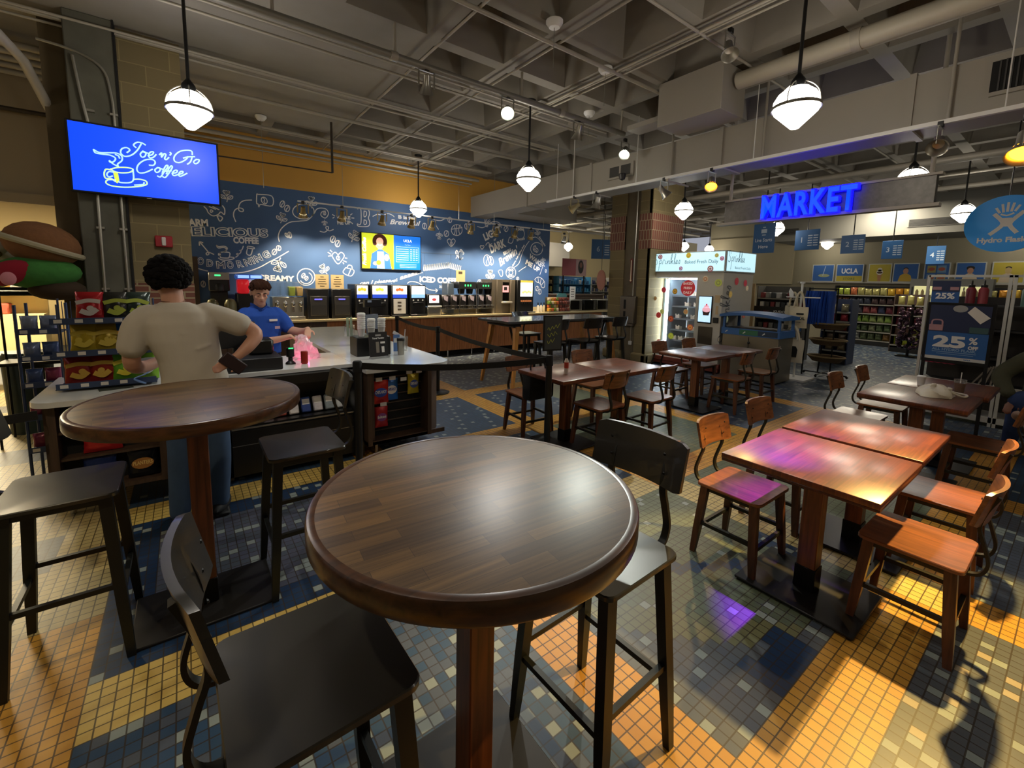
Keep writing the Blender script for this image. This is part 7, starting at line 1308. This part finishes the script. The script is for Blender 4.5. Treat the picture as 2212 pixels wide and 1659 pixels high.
for x, y, l in ((.12, 4.8, 'round pendant lamp above the customer, right of the blue television'), (3.85, 4.82, 'round pendant lamp hanging in the middle of the room before the duct'), (3.9, 1.56, 'largest pendant lamp at upper right above the blue sign'),
                (3.8, 8.23, 'pendant lamp overlapping the light track on the mural'), (7.6, 1.58, 'pendant lamp overlapping the right end of the market sign'), (7.62, 4.83, 'pendant lamp right of the stone column top'),
                (11.35, 1.6, 'pendant lamp left of the round blue sign'), (14.49, 9.08, 'pendant lamp low over the cupcake machine, left one'), (.12, 1.4, 'pendant lamp behind the camera at left'), (3.9, -1.7, 'pendant lamp behind the camera at right'),
                (12.0, 12.45, 'pendant lamp past the mural end, left of the aisle 6 sign'), (13.88, 12.07, 'pendant lamp left of the stone column brick band'), (16.3, 5.25, 'pendant lamp between the first two numbered signs'), (16.2, 1.2, 'pendant lamp behind the round blue sign edge'),
                (16.27, 9.12, 'pendant lamp over the cupcake machine, right one'), (11.5, 4.78, 'pendant lamp beside the queue sign'), (-3.6, 4.8, 'pendant lamp left of the television, outside the view'), (-3.9, 11.0, 'pendant lamp in the bright shop, far left'), (-2.9, 10.2, 'pendant lamp in the bright shop, nearer one'), (7.4, -1.7, 'pendant lamp behind the camera at far right')):
    pendant(x, y, 3.06, l)
t = thing('tube_light', 'white tube light on the ceiling of the bright shop at far left', 'lamp', (-2.6, 8.6, 3.22), .5); MB().box(-.06, .06, -1.0, 1.0, 0, .06).build('diffuser', mat('tube_glow', '#ffffff', .4, emit=12, ecol='#fff2d8'), t)
# ================================================================ TRACK SPOTS
def fixture_head(t, aim, body=STEEL, glow=None):
    """bell-shaped spot with yoke, pointing along aim (local)"""
    a = Vector(aim).normalized(); q = Vector((0, 0, -1)).rotation_difference(a).to_matrix().to_4x4(); M = Matrix.Translation((0, 0, -.16)) @ q
    MB().lathe([(0, .1), (.035, .1), (.038, .03), (.045, 0), (.075, -.07), (.078, -.075), (.07, -.07), (.04, -.0), (0, .01)], 24, M=M).build('reflector', body, t)
    b = MB(); [b.tube([(sx*.085, 0, -.02), (sx*.085, 0, -.17)], 1, flat=(.018, .004), up=(1, 0, 0)) for sx in (-1, 1)]; b.box(-.087, .087, -.01, .01, -.025, -.018); b.build('yoke', body, t)
    MB().box(-.025, .025, -.02, .02, -.02, .03, bev=.004).build('track_adapter', BLK, t)
    if glow: b = MB(); b.ell((M @ Vector((0, 0, -.035))), (.058, .058, .04), 16, 10, M=q); b.build('lens', glow, t)
    return M
def spotlight(name, loc, aim_w, label, watts=0, col=(1, 1, 1), ang=40, blend=.3, glow=None, body=STEEL, rz=0, grp=None, size=.03):
    t = thing('track_spotlight', label, 'spotlight', loc, rz, grp); d = Vector(aim_w)-(Vector(loc)+Vector((0, 0, -.16))); dl = Matrix.Rotation(-rz, 3, 'Z') @ d
    fixture_head(t, dl, body, glow)
    if watts:
        L = bpy.data.lights.new('spot_beam', 'SPOT'); L.energy = watts; L.color = col; L.spot_size = math.radians(ang); L.spot_blend = blend; L.shadow_soft_size = size
        lo = bpy.data.objects.new('spot_beam', L); COL.objects.link(lo); lo.location = Vector(loc)+Vector((0, 0, -.16))+d.normalized()*.1; lo.rotation_euler = d.to_track_quat('-Z', 'Y').to_euler()
    return t
AMB = mat('amber_glow', '#ffb347', .3, emit=14, ecol='#ff9a1e'); WG = mat('white_glow', '#ffffff', .3, emit=22, ecol='#f4ffe8'); WARMG = mat('warm_glow', '#ffffff', .3, emit=6, ecol='#ffe2a8')
t = thing('light_track', 'long white light track hanging beside the air duct', 'track', (5.36, 0, 3.12)); MB().box(-.02, .02, -1.5, 6.15, -.015, .02).build('rail', WHITE, t); b = MB(); [b.cyl((0, y, .02), (0, y, .95), .005, n=6) for y in (.6, 2.55, 4.2, 5.5, 5.9)]; b.build('hanger_cable', WHITE, t); MB().box(-.02, .02, 3.65, 3.69, -.05, -.015).tube([(0, 3.67, -.04), (.5, 3.67, -.04)], .015).build('cross_arm', OFFW, t)
spotlight('s', (5.36, 5.45, 3.1), (3, 7, 1), 'unlit fluted track spotlight, left of the two by the duct end', body=mat('brass_grey', '#a89a72', .35, .6))
spotlight('s', (5.36, 4.95, 3.1), (5.2, 5.6, 0), 'unlit track spotlight pointing down, right of the two by the duct end')
spotlight('s', (5.36, 3.72, 3.1), (6.5, 2.5, 1), 'unlit track spotlight left of the amber one')
spotlight('s', (5.36, 3.04, 3.1), (3.3, 1.9, .2), 'amber glowing track spotlight left of the market sign', E_AMB*.12, (1, .62, .2), 50, .4, AMB)
spotlight('s', (5.36, .97, 3.1), (2.35, .72, .76), 'big steel track spotlight with fluted shade right of the market sign')
spotlight('s', (4.2, 2.3, 4.02), (2.66, .96, .6), 'small blue-beam spotlight on a ceiling rib at the top of the picture', E_BLU, (.28, .04, 1), 11.5, 1)
at_ = spotlight('s', (3.92, .34, 2.66), (2.3, .2, 0), 'amber glowing hanging spotlight cut by the right picture edge', E_AMB, (1, .66, .2), 66, .25, AMB); MB().cyl((0, 0, 0), (0, 0, 1.42), .012).build('drop_rod', OFFW, at_)
spotlight('s', (5.2, 4.3, 3.72), (3.0, 3.0, .8), 'dazzling white spotlight at the end of the ceiling pipe by the column', E_WHT*1.7, (.95, 1, .9), 95, .5, WG)
spotlight('s', (2.08, 4.3, 3.78), (2.6, 5.5, 1), 'unlit angular steel spotlight on the ceiling pipe, left one')
spotlight('s', (3.1, 4.3, 3.78), (1.2, 1.6, .8), 'lit white spotlight on the ceiling pipe in mid picture', E_WHT, (1, .98, .92), 75, .5, WG)
spotlight('s', (4.25, 4.3, 3.78), (4.6, 5.5, 1), 'unlit steel spotlight on the ceiling pipe, right one')
spotlight('s', (1.6, .6, 3.9), (2.0, .6, 0), 'added fill spotlight above the foreground tables, outside the view', E_WHT*.45, (1, .93, .8), 80, .6)  # unseen fill lamp, added to brighten the foreground floor and tables
spotlight('s', (-1.1, 1.2, 3.9), (-.4, 2.4, 0), 'added warm fill spotlight above the left tables, outside the view', E_AMB*.16, (1, .8, .5), 70, .6)  # warm fill without a visible source, added to lift the left side
spotlight('s', (.75, 3.2, 3.95), (.6, 5.0, 1.2), 'added fill spotlight over the till, above the view', E_WHT*.9, (1, .94, .85), 60, .8)  # added out of view to light the employee's face and the customer's back
t = thing('light_track', 'thin white light track with small lamps across the mural', 'track', (0, 8.2, 2.94)); MB().box(1.6, 7.65, -.012, .012, -.01, .015).build('rail', WHITE, t); b = MB(); [b.cyl((x, 0, .01), (x, 0, 1.1), .004, n=6) for x in (2.34, 4.7, 5.6, 7.05, 7.6)]; b.build('hanger_cable', EMT, t)
BR = mat('brass_lamp', '#8f7d52', .35, .5)
for k, (x, lit_) in enumerate(((1.68, 1), (2.32, 0), (3.05, 0), (3.64, 0), (4.08, 0), (5.0, 0), (5.66, 0), (6.18, 0), (6.66, 0))):
    spotlight('s', (x, 8.2, 2.92), (x+.1, 8.9, 1.4), ['lit lamp at the left end of the mural track', 'lamp hanging over the mural words wake me up', 'lamp right of the big drawn letter B', 'lamp hanging over the word Brewtiful', 'lamp just right of the pendant on the mural track', 'lamp left of the basketball drawing', 'lamp hanging over the word light', 'lamp third from the right end of the mural track', 'lamp at the right end of the mural track'][k],
              110, (1, .84, .62), 100, .7, WARMG if lit_ else mat('dim_glow', '#ffffff', .3, emit=1.2, ecol='#ffd79a'), BR)
spotlight('s', (7.75, 8.2, 2.9), (7.9, 8.8, 1), 'cool white cage lamp beyond the right end of the mural track', 60, (1, 1, 1), 100, .6, mat('cool_glow', '#ffffff', .3, emit=7))
# shop and store ceiling lamps (deeper in the building, an area light under each housing)
for k, (x, y, e, c, l) in enumerate(((-3, 10.5, 520, (1, .84, .55), 'recessed ceiling lamp of the bright shop at far left'), (14.5, 3.5, 130, (1, .9, .72), 'recessed ceiling lamp over the snack aisle'), (10.5, 12, 140, (1, .88, .65), 'recessed ceiling lamp in the area beyond the mural'))):
    L = bpy.data.lights.new('ceiling_lamp_light', 'AREA'); L.energy = e; L.color = c; L.shape = 'DISK'; L.size = 1.2; lo = bpy.data.objects.new('ceiling_lamp_light', L); COL.objects.link(lo); lo.location = (x, y, (3.2, 3.9, 3.9)[k])
    t = thing('ceiling_lamp', l, 'lamp', (x, y, (3.24, 3.94, 3.94)[k])); MB().lathe([(0, 0), (.3, 0), (.3, .04), (0, .04)], 24).build('housing', WHITE, t)
